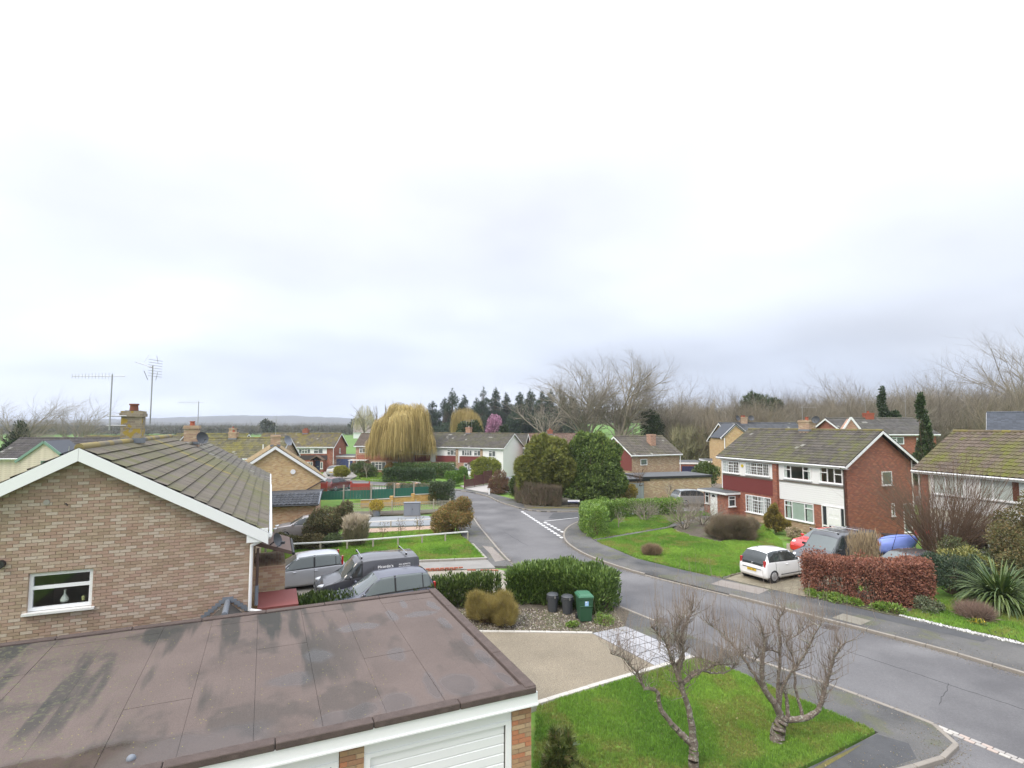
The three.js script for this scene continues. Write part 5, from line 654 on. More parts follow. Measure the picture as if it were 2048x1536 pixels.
{
  const c = car({ name: 'panel_van', label: 'grey tradesman van with white lettering and roof bars on the gravel drive', category: 'van', x: -6.5, z: -25.15, yaw: -2.73, st: vanSt(4.4, 1.84, .9, .0), half: .9, paint: paint(.06, .06, .07, 0), side: [[4.72, 6.5, 4.72, 5.7]], screen: [5.15, 6.0], wheels: [-1.35, 1.3], wheelR: .32, lampF: [1.92, .86, .66, .24, .09], lampR: [-2.17, 1.12, .82, .5], mirror: [.82, 1.18], grille: [2.14, .72, .16, 1.0], bars: [-1.6, .35], barY: 1.96, seams: [4.6, 6.45], plateF: [2.22, .48, 0], handles: [[.25, 1.0]] });
  const cv = document.createElement('canvas'); cv.width = 1024; cv.height = 256; const x = cv.getContext('2d'); x.fillStyle = '#515158'; x.fillRect(0, 0, 1024, 256); x.fillStyle = '#f0f0f2'; x.font = 'bold 92px sans-serif'; x.textAlign = 'center'; x.fillText("Picardo's", 290, 110); x.fillText('Drylining', 290, 210); x.font = 'bold 50px sans-serif'; x.fillText('ALL ASPECTS', 780, 78); x.fillText('OF BUILDING', 780, 142); x.fillText('WORK UNDERTAKEN', 790, 206);
  const m = new THREE.CanvasTexture(cv); m.colorSpace = THREE.SRGBColorSpace; const pl = new THREE.PlaneGeometry(1.75, .42); pl.userData.uv = 1; const g = part('lettering', pl, new THREE.MeshPhysicalMaterial({ map: m, roughness: .4, clearcoat: 1 }), c.t, 'white lettering on the van side'); g.position.set(-1.05, 1.4, -.872); g.rotation.set(0, PI, 0); g.rotateX(-.11);
}
car({ name: 'people_carrier', label: 'dark blue people carrier nearest the low laurel hedge', x: -5.4, z: -23.2, yaw: -2.70, st: hatch(4.35, 1.62, .9, .2), half: .9, paint: paint(.06, .066, .10, 0), side: [[2.6, 3.6, 3.0, 3.6], [3.72, 5.1, 3.72, 5.1], [5.2, 6.8, 5.2, 6.05]], screen: [6.05, 6.95], rear: [2.0, 3.0], wheels: [-1.3, 1.35], wheelR: .32, lampF: [1.95, .76, .62], lampR: [-2.05, 1.0, .76, .4], mirror: [.85, 1.05], sideMat: M.screen, handles: [[-.6, .88], [.3, .88]], seams: [3.65, 5.15, 6.7], bars: [] });
car({ name: 'hatchback_car', label: 'silver hatchback with tall red tail lights parked beside the white rail', x: -10.1, z: -26.9, yaw: -2.70, st: hatch(4.05, 1.53, .84, .2), half: .84, paint: paint(.5, .51, .54, .35), side: [[2.5, 3.35, 2.95, 3.35], [3.45, 4.9, 3.45, 4.9], [5.0, 6.8, 5.0, 6.05]], sideMat: M.screen, screen: [6.05, 6.95], rear: [2.0, 3.0], wheels: [-1.3, 1.3], lampF: [1.8, .74, .58], lampR: [-1.8, 1.12, .72, .55], mirror: [.8, 1.0], handles: [[-.6, .85], [.35, .85]], seams: [4.95, 6.7] });
car({ name: 'hatchback_car', label: 'beige silver car half hidden by the dark shrub in front of the lean-to', x: -14.1, z: -38.4, yaw: -2.85, st: hatch(4.2, 1.46, .86), half: .86, paint: paint(.40, .37, .37, .3), side: [[2.6, 3.5, 3.0, 3.5], [3.6, 5.0], [5.1, 6.8, 5.1, 6.05]], screen: [6.05, 6.95], wheels: [-1.3, 1.3], lampF: [1.9, .72, .6], mirror: [.8, 1.0] });
car({ name: 'hatchback_car', label: 'bright red hatchback parked in front of the white front door', x: 18.7, z: -33.4, yaw: -2.83, st: hatch(4.0, 1.45, .86), half: .86, paint: paint(.62, .035, .035), side: [[2.6, 3.5, 3.0, 3.5], [3.6, 5.0], [5.1, 6.8, 5.1, 6.05]], screen: [6.05, 6.95], wheels: [-1.25, 1.25], lampF: [1.72, .74, .6], mirror: [.75, 1.0], grille: [1.96, .55, .14, .8] });
car({ name: 'estate_car', label: 'dark roofed car with pale bonnet tucked behind the copper hedge', x: 19.5, z: -27.9, yaw: -2.75, st: hatch(3.8, 1.4, .82), half: .82, paint: paint(.05, .05, .055, .2), side: [[2.6, 3.5, 3.0, 3.5], [3.6, 5.0], [5.1, 6.8, 5.1, 6.05]], screen: [6.05, 6.95], wheels: [-1.2, 1.2], lampF: [1.6, .72, .58] });
const farSt = hatch(4.1, 1.5, .86), farCar = (name, label, x, z, yaw, p) => car({ name, label, x, z, yaw, st: farSt, half: .86, paint: p, side: [[2.6, 3.5, 3.0, 3.5], [3.6, 5.0], [5.1, 6.8, 5.1, 6.05]], screen: [6.05, 6.95], rear: [1.8, 3.0], wheels: [-1.3, 1.3], lampF: [1.8, .74, .6], lampR: [-1.85, .92, .72, .3], plateR: [-2.06, .6, 0] });
farCar('estate_car', 'silver car seen from behind on the drive of the navy door house', -26.3, -84, 1.35, paint(.4, .4, .4, .3)); farCar('estate_car', 'maroon car behind the red gates', -20.6, -65.4, 1.2, paint(.10, .02, .022)); farCar('hatchback_car', 'red car on the far drive by the navy garage', 29.6, -80.5, .5, paint(.42, .02, .03)); farCar('estate_car', 'dark car beyond the clipped hedges by the terrace', -8.9, -82.8, .1, paint(.03, .035, .06)); farCar('hatchback_car', 'white car parked in front of the terrace porch', -5.0, -79.5, 1.2, paint(.6, .62, .66)); farCar('estate_car', 'pale car seen past the bare hedge near the brick garages', 17.4, -53.3, .2, paint(.3, .32, .33, .3)); farCar('hatchback_car', 'pale silver car beyond the willow hedge', -16.3, -86, .2, paint(.55, .57, .6)); farCar('estate_car', 'dark car nose by the clipped copper hedge', -.2, -66.2, 1.8, paint(.03, .035, .05));
// ---------- vegetation ----------
const leafG = (w, l, fold = .25) => soup([0, 0, 0, w / 2, l * .45, fold * w, 0, l, 0, 0, 0, 0, 0, l, 0, -w / 2, l * .45, fold * w], new Array(12).fill(.5));
const sprayG = (n, l, w, fan, seed) => { const p = [], r = rng(seed); for (let k = 0; k < n; k++) { const a = lerp(-fan, fan, n > 1 ? k / (n - 1) : .5) + (r() - .5) * .2, z = (r() - .5) * .5, q = l * (.7 + .5 * r()), c = Math.cos(a), s = Math.sin(a); p.push(-w / 2 * c, 0, w / 2 * s, w / 2 * c, 0, -w / 2 * s, s * q, c * q, z * q * .6); } return soup(p, new Array(n * 6).fill(.5)); };
const LG = { broad: leafG(.55, 1), long: leafG(.32, 1), small: leafG(.7, 1), needle: sprayG(7, 1, .09, .9, 3), scale: sprayG(5, 1, .2, .6, 4), twigs: sprayG(5, 1, .035, .5, 5), fine: sprayG(6, 1, .022, .45, 6), blade: leafG(.06, 1, .1) };
const UPV = new V3(0, 1, 0), qd = new THREE.Quaternion(), vd = new V3();
function foliage(parent, name, n, seed, sample, geo, m, o) {
  n = Math.round(n * (o.more ?? 1.25)); const im = new THREE.InstancedMesh(geo, m, n), r = rng(seed); let k = 0;
  while (k < n) {
    const s = sample(r); if (!s) continue; const out = o.out ?? .6, up = o.up ?? .3, rn = o.rand ?? .8;
    vd.set(s[3] * out + (r() - .5) * rn * 2, s[4] * out + up + (r() - .5) * rn * 2, s[5] * out + (r() - .5) * rn * 2).normalize(); qd.setFromUnitVectors(UPV, vd);
    dummy.position.set(s[0], s[1], s[2]); dummy.quaternion.copy(qd); dummy.rotateY(r() * 6.28); const z = lerp(o.size[0], o.size[1], r()); dummy.scale.set(z * (o.wide || 1), z, z * (o.wide || 1)); dummy.updateMatrix(); im.setMatrixAt(k, dummy.matrix);
    const c = o.cols, t = r() * (c.length - 1), i = Math.floor(t), patch = o.patch ? o.patch(s) : 0; let q = mixc(c[i], c[Math.min(c.length - 1, i + 1)], t - i); if (patch) q = mixc(q, o.patchCol, patch * (.4 + .6 * r())); im.setColorAt(k, colr.setRGB(...mulc(q, .78 + .44 * r()))); k++;
  }
  im.name = name; parent.add(im); return im;
}
const rdir = r => { const u = r() * 2 - 1, a = r() * 6.2832, q = Math.sqrt(1 - u * u); return [q * Math.cos(a), u, q * Math.sin(a)]; };
const lumps = (L, deep = .3, low = -.75) => { const W = L.map(l => l[3] * l[4] + l[3] * l[5]), T = W.reduce((a, b) => a + b, 0); return r => { let q = r() * T, i = 0; while ((q -= W[i]) > 0 && i < L.length - 1) i++; const l = L[i], d = rdir(r); if (d[1] < low) return null; const k = (1 - deep * Math.pow(r(), 1.4)) * (1 + .12 * (vn(d[0] * 3 + i * 7, d[1] * 3 + d[2] * 2.3, i) - .5) * 2), p = [l[0] + d[0] * l[3] * k, l[1] + d[1] * l[4] * k, l[2] + d[2] * l[5] * k]; if (p[1] < .02) return null;
  for (let j = 0; j < L.length; j++) if (j !== i) { const m = L[j]; if (((p[0] - m[0]) / m[3]) ** 2 + ((p[1] - m[1]) / m[4]) ** 2 + ((p[2] - m[2]) / m[5]) ** 2 < .5) return null; } return [...p, ...d]; }; };
const clumpy = (L, seed, n = 10, f = .4) => { const r = rng(seed * 7 + 1), out = []; for (const l of L) { out.push([l[0], l[1], l[2], l[3] * .84, l[4] * .84, l[5] * .84]); for (let k = 0; k < n; k++) { const d = rdir(r), s = f * (.55 + .8 * r()); if (d[1] < -.55) continue; const e = .66 + .22 * r(); out.push([l[0] + d[0] * l[3] * e, l[1] + d[1] * l[4] * e, l[2] + d[2] * l[5] * e, l[3] * s, l[4] * s, l[5] * s]); } } return out; };
const stemsIn = (L, seed, th = 1) => { const T = tubes(), r = rng(seed + 3); for (const l of L) { const n = 14; for (let k = 0; k < n; k++) { const d = rdir(r), R = Math.max(l[3], l[5]), e = [l[0] + d[0] * l[3] * .85, Math.max(.1, l[1] + d[1] * l[4] * .85), l[2] + d[2] * l[5] * .85], b = [L[0][0] + d[0] * .12 * R, 0, L[0][2] + d[2] * .12 * R], m = [lerp(b[0], e[0], .35) + (r() - .5) * .2 * R, lerp(b[1], e[1], .55), lerp(b[2], e[2], .35) + (r() - .5) * .2 * R], w = .022 * Math.sqrt(R) * th; T.add(b, m, w, w * .7, 5); T.add(m, e, w * .7, w * .25, 4); for (let q = 0; q < 3; q++) { const u = rdir(r), f = .2 + .7 * r(), p = [lerp(m[0], e[0], f), lerp(m[1], e[1], f), lerp(m[2], e[2], f)]; T.add(p, [p[0] + u[0] * R * .3, p[1] + Math.abs(u[1]) * R * .3, p[2] + u[2] * R * .3], w * .35, w * .12, 3); } } } return T.geo(); };
function path3(P) { const c = new THREE.CatmullRomCurve3(P.map(p => new V3(p[0], p[2] ?? 1, p[1])), false, 'centripetal'); return t => { const p = c.getPointAt(t), d = c.getTangentAt(t); const l = Math.hypot(d.x, d.z); return [p.x, p.z, p.y, d.x / l, d.z / l]; }; }
// hedge along a line of [x, z, height]; hw half width
const hedgeS = (P, hw, round = .25, y0 = .08) => { const f = path3(P); return r => { const t = r(), [x, z, h, dx, dz] = f(t), a = r() * (2 * h + 2 * hw); let s, y, ns, ny; if (a < 2 * hw) { s = a - hw; y = h; ns = 0; ny = 1; const e = Math.max(0, Math.abs(s) / hw - (1 - round)) / round; y -= e * e * hw * .3; } else { const b = (a - 2 * hw) / 2, sd = r() < .5 ? -1 : 1; y = b; s = sd * hw; ns = sd; ny = 0; } const k = 1 - .75 * Math.pow(r(), 1.7) + .13 * (vn(x * 1.3 + y * 1.9, z * 1.3 + s, 4) - .5) * 2 + .12 * (vn(x * 4.1 + y * 4.3, z * 4.1 + s * 3, 6) - .5) * 2 + (r() < .05 ? .12 * r() : 0); let e = 0; if (t < .02 || t > .98) { s *= r() * 2 - 1; ns *= .3; e = t < .5 ? -1 : 1; } return [x - dz * s * k + e * dx * .05, y0 + y * (ny ? k * .97 : 1), z + dx * s * k + e * dz * .05, -dz * ns + e * dx, ny, dx * ns + e * dz]; }; };
const hedgeStems = (P, hw, seed) => { const f = path3(P), T = tubes(), r = rng(seed), L = P.slice(1).reduce((q, p, i) => q + Math.hypot(p[0] - P[i][0], p[1] - P[i][1]), 0), n = Math.round(L * 7); for (let k = 0; k < n; k++) { const [x, z, h] = f(lerp(.03, .97, r())); let p = [x + (r() - .5) * hw * .6, .05, z + (r() - .5) * hw * .6]; for (let s = 0; s < 4; s++) { const q = [p[0] + (r() - .5) * .3 * hw, p[1] + h * .21, p[2] + (r() - .5) * .3 * hw]; T.add(p, q, .024 - s * .005, .02 - s * .005, 4); for (let w = 0; w < 2; w++) { const a = r() * 6.28, l = hw * (.3 + .6 * r()); T.add(q, [q[0] + Math.cos(a) * l, q[1] + .25 * l, q[2] + Math.sin(a) * l], .009, .004, 3); } p = q; } } return T.geo(); };
function hedge(name, label, P, hw, n, seed, geo, cols, size, o = {}) { const hs = hedgeS(P, hw, o.round), pick = o.thin ? r => { const s = hs(r); return o.thin(s, r) ? null : s; } : hs; const t = thing(name, label, 'hedge', 0, 0, 0, 0, o.group); part('branches', hedgeStems(P, hw, seed), M.twigBrown, t); foliage(t, 'foliage', n, seed, pick, geo, o.m || M.leaf, { size, cols, ...o }); return t; }
function shrub(name, label, x, z, L, n, seed, geo, cols, size, o = {}) { const t = thing(name, label, o.cat || 'shrub', x, .09, z, 0, o.group); part('branches', stemsIn(L, seed), o.stemMat || M.twigBrown, t); foliage(t, 'foliage', n, seed, lumps(o.plain ? L : clumpy(L, seed), o.deep ?? .6, o.low ?? -.8), geo, o.m || M.leaf, { size, cols, ...o }); return t; }
// tapered limbs
function tubes() { const pos = [], uv = [], nrm = []; const add = (p, q, r0, r1, n) => { const d = vd.set(q[0] - p[0], q[1] - p[1], q[2] - p[2]), l = d.length() || 1e-4; const dx = d.x / l, dy = d.y / l, dz = d.z / l; let ax = Math.abs(dy) < .9 ? [-dz, 0, dx] : [1, 0, 0]; const dot = ax[0] * dx + ax[1] * dy + ax[2] * dz; ax = [ax[0] - dot * dx, ax[1] - dot * dy, ax[2] - dot * dz]; const al = Math.hypot(...ax); ax = ax.map(v => v / al); const b = [dy * ax[2] - dz * ax[1], dz * ax[0] - dx * ax[2], dx * ax[1] - dy * ax[0]];
  const N = k => { const t = k / n * 6.28319, c = Math.cos(t), s = Math.sin(t); return [ax[0] * c + b[0] * s, ax[1] * c + b[1] * s, ax[2] * c + b[2] * s]; };
  for (let k = 0; k < n; k++) { const u = N(k), v = N(k + 1), P = (c, w, r) => [c[0] + w[0] * r, c[1] + w[1] * r, c[2] + w[2] * r]; for (const [c, w, r, a, e] of [[p, u, r0, k, 0], [q, v, r1, k + 1, 1], [q, u, r1, k, 1], [p, u, r0, k, 0], [p, v, r0, k + 1, 0], [q, v, r1, k + 1, 1]]) { pos.push(...P(c, w, r)); nrm.push(...w); uv.push(a / n * 6.28 * r0, (e ? q[1] : p[1]) + (e ? q[0] : p[0]) * .5); } } };
  return { add, geo: () => soup(pos, uv, null, nrm), get count() { return pos.length / 9; } }; }
function grow(T, r, p, d, len, rad, lev, o) {
  const seg = lev === 0 ? 5 : lev < o.levels - 1 ? 3 : 2, sides = lev < 2 ? (o.sides || 6) : lev === 2 ? 4 : 3, kids = [], tip = lev >= o.levels - 1 ? o.tip || .3 : .55; let q = p, v = d, rr = rad;
  for (let k = 0; k < seg; k++) {
    const g = o.gnarl * (lev ? 1 : .4); v = [v[0] + (r() - .5) * g, v[1] + (r() - .5) * g + (o.up || 0) * (lev ? 1 : 0), v[2] + (r() - .5) * g]; const l = Math.hypot(...v); v = v.map(x => x / l); const e = [q[0] + v[0] * len / seg, q[1] + v[1] * len / seg, q[2] + v[2] * len / seg], re = rad * lerp(1, tip, (k + 1) / seg); T.add(q, e, rr, re, sides); q = e; rr = re;
    if (lev < o.levels - 1 && (k + 1) / seg >= (lev ? (o.from || .3) : (o.first || .45))) kids.push([q, v, rr]);
  }
  if (lev >= o.levels - 1) return; const total = o.kids[lev];
  for (let i = 0; i < total; i++) { const [bp, bd, br] = kids[i % kids.length], a = (i / total) * 6.28 * 1.618 * 2 + r() * 1.5, sp = o.spread[lev] * (.6 + .7 * r()); let x = [Math.cos(a), .0, Math.sin(a)]; const dot = x[0] * bd[0] + x[2] * bd[2]; x = [x[0] - dot * bd[0], -dot * bd[1], x[2] - dot * bd[2]]; const xl = Math.hypot(...x) || 1, c = Math.cos(sp), s = Math.sin(sp); grow(T, r, bp, [bd[0] * c + x[0] / xl * s, bd[1] * c + x[1] / xl * s, bd[2] * c + x[2] / xl * s], len * (o.ratio[lev] || .6) * (.7 + .5 * r()), br * (o.rr || .62), lev + 1, o); }
}
const bareGeo = (seed, o) => { const T = tubes(); grow(T, rng(seed), [0, -.1, 0], [o.lean || 0, 1, o.lean2 || 0], o.len, o.rad, 0, o); return T.geo(); };
// ---- two old apple trees on the near lawn: limbs traced in metres round each base, then shoots
function appleTree(label, x, z, limbs, seed) {
  const t = thing('apple_tree', label, 'tree', x, .09, z, 0, 'pruned apple trees on the near lawn'), T = tubes(), S = tubes(), r = rng(seed);
  const shoot = (p, l, th, up) => { let q = p, v = [(r() - .5) * .9, up, (r() - .5) * .9]; for (let k = 0; k < 4; k++) { v = [v[0] * .9 + (r() - .5) * .25, v[1] + .08, v[2] * .9 + (r() - .5) * .25]; const n = Math.hypot(...v), e = [q[0] + v[0] / n * l / 4, q[1] + v[1] / n * l / 4, q[2] + v[2] / n * l / 4]; S.add(q, e, th * (1 - k * .2), th * (.8 - k * .2), 4); if (r() < .3 && l > .3) { const a = [(r() - .5), .5 * r(), (r() - .5)], m = .1 + .12 * r(); S.add(e, [e[0] + a[0] * m, e[1] + a[1] * m, e[2] + a[2] * m], th * .6, th * .25, 3); } q = e; } };
  for (const L of limbs) {
    const c = new THREE.CatmullRomCurve3(L.p.map((p, i) => new V3(p[0], p[1], p[2] ?? (i * (L.dz || 0))))), n = L.p.length * 4; let pr = c.getPointAt(0).toArray(), rp = L.r0 * .85;
    for (let k = 1; k <= n; k++) { const f = k / n, q = c.getPointAt(f).toArray(); const kn = 1 + .16 * (r() - .5); for (let a = 0; a < 3; a++) if (k < n) q[a] += (r() - .5) * .025; const r1 = lerp(L.r0, L.r1, Math.pow(f, .8)) * kn * .82; T.add(pr, q, rp, r1, 8); rp = r1; pr = q;
      if (f > (L.from ?? .35)) for (let s = 0; s < (L.n ?? 3) + 2; s++) { if (r() < .55) { let b = q, v = [(r() - .5) * 1.6, .25 + .5 * r(), (r() - .5) * 1.6]; const bl = .2 + .6 * r(); for (let g = 0; g < 3; g++) { const e = [b[0] + v[0] * bl / 3, b[1] + v[1] * bl / 3, b[2] + v[2] * bl / 3]; T.add(b, e, .010 - g * .0028, .0075 - g * .0025, 5); if (r() < .8) shoot(e, .15 + .4 * r(), .0035, .5 + r()); b = e; v = [v[0] + (r() - .5) * .9, v[1] + (r() - .3) * .6, v[2] + (r() - .5) * .9]; } if (r() < .6) shoot(b, .4 + .8 * r(), .0042, 1.6); } if (r() < .22) shoot(q, .4 + .8 * r() * r(), .0065, 1.7); } }
  }
  part('trunk', T.geo(), M.bark, t); part('shoots', S.geo(), M.twig, t); return t;
}
const px = (bx0, by0, s, P, dz) => P.map(([x, y], i) => [(x - bx0) * s, (by0 - y) * s, dz * i]);
appleTree('gnarled bare apple tree with a thick forked trunk nearest the pavement', 6.42, -13.95, [
  { p: [[0, -.1, 0], [.06, .3, 0], [.2, .62, .02]], r0: .24, r1: .16, from: 2 }, { p: px(1555, 1495, .0128, [[1568, 1455], [1553, 1425], [1530, 1390], [1524, 1345], [1527, 1300], [1520, 1270]], .08), r0: .12, r1: .03, from: .35 }, { p: px(1555, 1495, .0128, [[1535, 1400], [1505, 1350], [1482, 1320], [1462, 1300], [1440, 1288]], -.12), r0: .06, r1: .016 }, { p: px(1555, 1495, .0128, [[1560, 1430], [1563, 1370], [1567, 1310], [1565, 1270], [1575, 1245]], .03), r0: .07, r1: .02 }, { p: px(1555, 1495, .0128, [[1572, 1453], [1600, 1449], [1626, 1432], [1640, 1385], [1650, 1345], [1652, 1322], [1668, 1296]], .09), r0: .11, r1: .02 }, { p: px(1555, 1495, .0128, [[1578, 1450], [1579, 1415], [1572, 1392]], -.06), r0: .07, r1: .035, from: .6 }, { p: px(1555, 1495, .0128, [[1606, 1446], [1599, 1400], [1600, 1345], [1592, 1320], [1618, 1308], [1655, 1288]], -.1), r0: .055, r1: .014 }, { p: px(1555, 1495, .0128, [[1566, 1330], [1540, 1322], [1508, 1342]], .1), r0: .03, r1: .012, from: .2 }, { p: px(1555, 1495, .0128, [[1560, 1440], [1566, 1380], [1590, 1330], [1604, 1285], [1612, 1250]], .22), r0: .06, r1: .014 }], 31);
appleTree('bare apple tree with a crooked low left limb on the lawn', 4.05, -12.8, [
  { p: [[0, -.1, 0], [-.01, .25, 0], [0, .62, 0]], r0: .16, r1: .12, from: 2 }, { p: px(1388, 1560, .0119, [[1387, 1512], [1345, 1470], [1325, 1440], [1318, 1410], [1308, 1402], [1292, 1398], [1282, 1375], [1265, 1355], [1250, 1338], [1228, 1330]], .05), r0: .10, r1: .014, from: .55, n: 2 }, { p: px(1388, 1560, .0119, [[1389, 1510], [1380, 1450], [1368, 1410], [1358, 1380], [1345, 1350], [1336, 1322], [1320, 1302], [1308, 1290]], .03), r0: .11, r1: .02, from: .35 }, { p: px(1388, 1560, .0119, [[1366, 1405], [1382, 1385], [1405, 1365], [1425, 1352], [1458, 1348]], .13), r0: .05, r1: .014, from: .15, n: 4 }, { p: px(1388, 1560, .0119, [[1370, 1398], [1400, 1380], [1430, 1388], [1465, 1390], [1486, 1374]], -.1), r0: .045, r1: .014, from: .3, n: 2 }, { p: px(1388, 1560, .0119, [[1360, 1385], [1375, 1350], [1372, 1320], [1390, 1288], [1402, 1262]], -.08), r0: .05, r1: .014, from: .2 }, { p: px(1388, 1560, .0119, [[1355, 1372], [1368, 1335], [1352, 1300], [1360, 1270]], .14), r0: .045, r1: .012, from: .15 }], 47);
// ---- near hedges and shrubs
const laurel = [[.06, .11, .028], [.095, .165, .035], [.15, .235, .055], [.22, .31, .08]];
hedge('laurel_hedge', 'dense glossy laurel hedge behind the bins at the road corner', [[-.1, -25.2, 1.2], [1.2, -24.95, 1.45], [2.8, -24.35, 1.5], [4.15, -23.45, 1.35]], .92, 20000, 71, LG.long, laurel, [.13, .24], { up: .8, out: .6, rand: .55 });
hedge('laurel_hedge', 'low laurel hedge running behind the felt garage roof', [[-10, -22.0, .7], [-7.5, -22.4, .85], [-5, -23.2, .95], [-2.5, -24.1, 1.1], [-.6, -24.6, 1.15]], .6, 15000, 72, LG.long, [[.04, .07, .02], [.075, .12, .028], [.16, .22, .05]], [.12, .22], { up: .9, out: .5, rand: .5 });
shrub('broom_shrub', 'two-lobed yellow-brown twiggy shrub beside the gravel bed', -.75, -21.9, [[-.35, .5, -.15, .62, .6, .55], [.4, .45, .1, .62, .58, .55]], 7000, 73, LG.twigs, [[.26, .21, .06], [.36, .30, .08], [.32, .24, .09]], [.16, .3], { up: 1.0, out: .9, rand: .25, core: .6, m: M.leafMatt });
hedge('copper_beech_hedge', 'copper-leaved beech hedge at the front of the block drive', [[13.85, -26.5, 1.62], [14.6, -25.3, 1.7], [15.7, -24.2, 1.85], [17.0, -24.3, 1.85], [18.1, -24.7, 1.8]], .5, 21000, 74, LG.broad, [[.16, .06, .04], [.24, .09, .05], [.33, .14, .08], [.28, .10, .07], [.36, .19, .12]], [.07, .14], { out: .6, up: .1, rand: 1, core: .0, m: M.leafMatt, thin: (s, r) => s[1] < 1.15 && s[0] < 15.6 && r() < .72 * step(.42, .6, vn(s[0] * 2.2 + s[2] * 1.4, s[1] * 1.3, 3)) || r() < .25 * step(.5, .7, vn(s[0] * 3, s[1] * 3 + s[2], 8)) });
{ const t = scene.children.filter(c => c.name.startsWith('copper_beech_hedge')).pop(), T = tubes(), r = rng(5), f = path3([[13.85, -26.5], [15.7, -24.2], [18.1, -24.7]]); for (let k = 0; k < 60; k++) { const [x, z] = f(r()), a = [(r() - .5) * .6, 0, (r() - .5) * .6]; let p = [x + a[0] * .5, .08, z + a[2] * .5]; for (let s = 0; s < 4; s++) { const q = [p[0] + (r() - .5) * .22, p[1] + .4, p[2] + (r() - .5) * .22]; T.add(p, q, .022 - s * .004, .018 - s * .004, 5); p = q; } } part('stems', T.geo(), M.twigGrey, t); }
{ // strappy plant
  const t = thing('phormium', 'big strap-leaved evergreen plant on the lawn at the right edge', 'plant', 20.4, .1, -23.6), pos = [], uv = [], col = [], r = rng(8);
  for (let k = 0; k < 520; k++) { const a = r() * 6.28, lean = .15 + 1.0 * Math.pow(r(), .8), l = 1.3 + 1.1 * r(), w = .035 + .02 * r(), c = mixc([.04, .085, .02], [.15, .20, .05], r()); let p = [.25 * Math.cos(a) * r(), 0, .25 * Math.sin(a) * r()], el = PI / 2 - lean * .5; const n = 6; for (let s = 0; s < n; s++) { const q = [p[0] + Math.cos(a) * Math.cos(el) * l / n, Math.max(.02, p[1] + Math.sin(el) * l / n), p[2] + Math.sin(a) * Math.cos(el) * l / n], w0 = w * (1 - s / n * .6), w1 = w * (1 - (s + 1) / n * .6) * (s === n - 1 ? .1 : 1), sx = -Math.sin(a), sz = Math.cos(a); for (const v of [[p, -w0], [p, w0], [q, w1], [p, -w0], [q, w1], [q, -w1]]) { pos.push(v[0][0] + sx * v[1], v[0][1] + Math.abs(v[1]) * .3, v[0][2] + sz * v[1]); uv.push(.5, .5); col.push(...c); } p = q; el -= lean * .42; } }
  part('leaves', soup(pos, uv, col), new THREE.MeshPhysicalMaterial({ vertexColors: true, roughness: .5, side: THREE.DoubleSide, transmission: .15, thickness: 0 }), t);
}
shrub('evergreen_shrub', 'dark blue-green shrub between the copper hedge and the strappy plant', 20.0, -25.7, [[0, .9, 0, 1.05, 1.0, .9], [.7, .7, .3, .8, .8, .7]], 6500, 75, LG.long, [[.03, .05, .03], [.05, .085, .045], [.08, .12, .06]], [.08, .16], {});
shrub('variegated_shrub', 'yellow-green mottled shrub behind the copper hedge end', 21.6, -27.0, [[0, 1.0, 0, .9, .8, .8], [.8, .8, .4, .6, .6, .6]], 3600, 76, LG.long, [[.12, .16, .04], [.28, .27, .07], [.36, .33, .10], [.10, .14, .04]], [.1, .18], {});
shrub('autumn_shrub', 'large bronze-green shrub in front of the white rendered house', 25.6, -27.4, [[0, 2.1, 0, 2.1, 2.0, 1.8], [-1.5, 1.4, .6, 1.3, 1.4, 1.2], [1.5, 2.3, -.4, 1.6, 1.7, 1.4]], 15000, 77, LG.broad, [[.09, .10, .035], [.16, .15, .05], [.20, .13, .05], [.13, .15, .05]], [.07, .15], { m: M.leafMatt }); shrub('autumn_shrub', 'green-brown shrub below the bare thicket by the white render', 22.2, -27.5, [[0, .9, 0, 1.3, 1.1, 1.1], [1.4, .8, .8, 1.0, .9, .9]], 7000, 78, LG.broad, [[.05, .07, .025], [.09, .11, .035], [.14, .14, .05]], [.07, .14], { m: M.leafMatt });
shrub('near_shrub', 'upright feathery shrub growing against the garage pier', .95, -11.3, [[0, .85, 0, .3, .95, .3], [.22, .55, .25, .32, .55, .3], [-.1, 1.2, .15, .2, .6, .2]], 2600, 79, LG.scale, [[.08, .12, .03], [.14, .19, .045], [.22, .25, .07], [.2, .15, .07]], [.1, .2], { up: .8, out: .7, core: .4, deep: .8 });
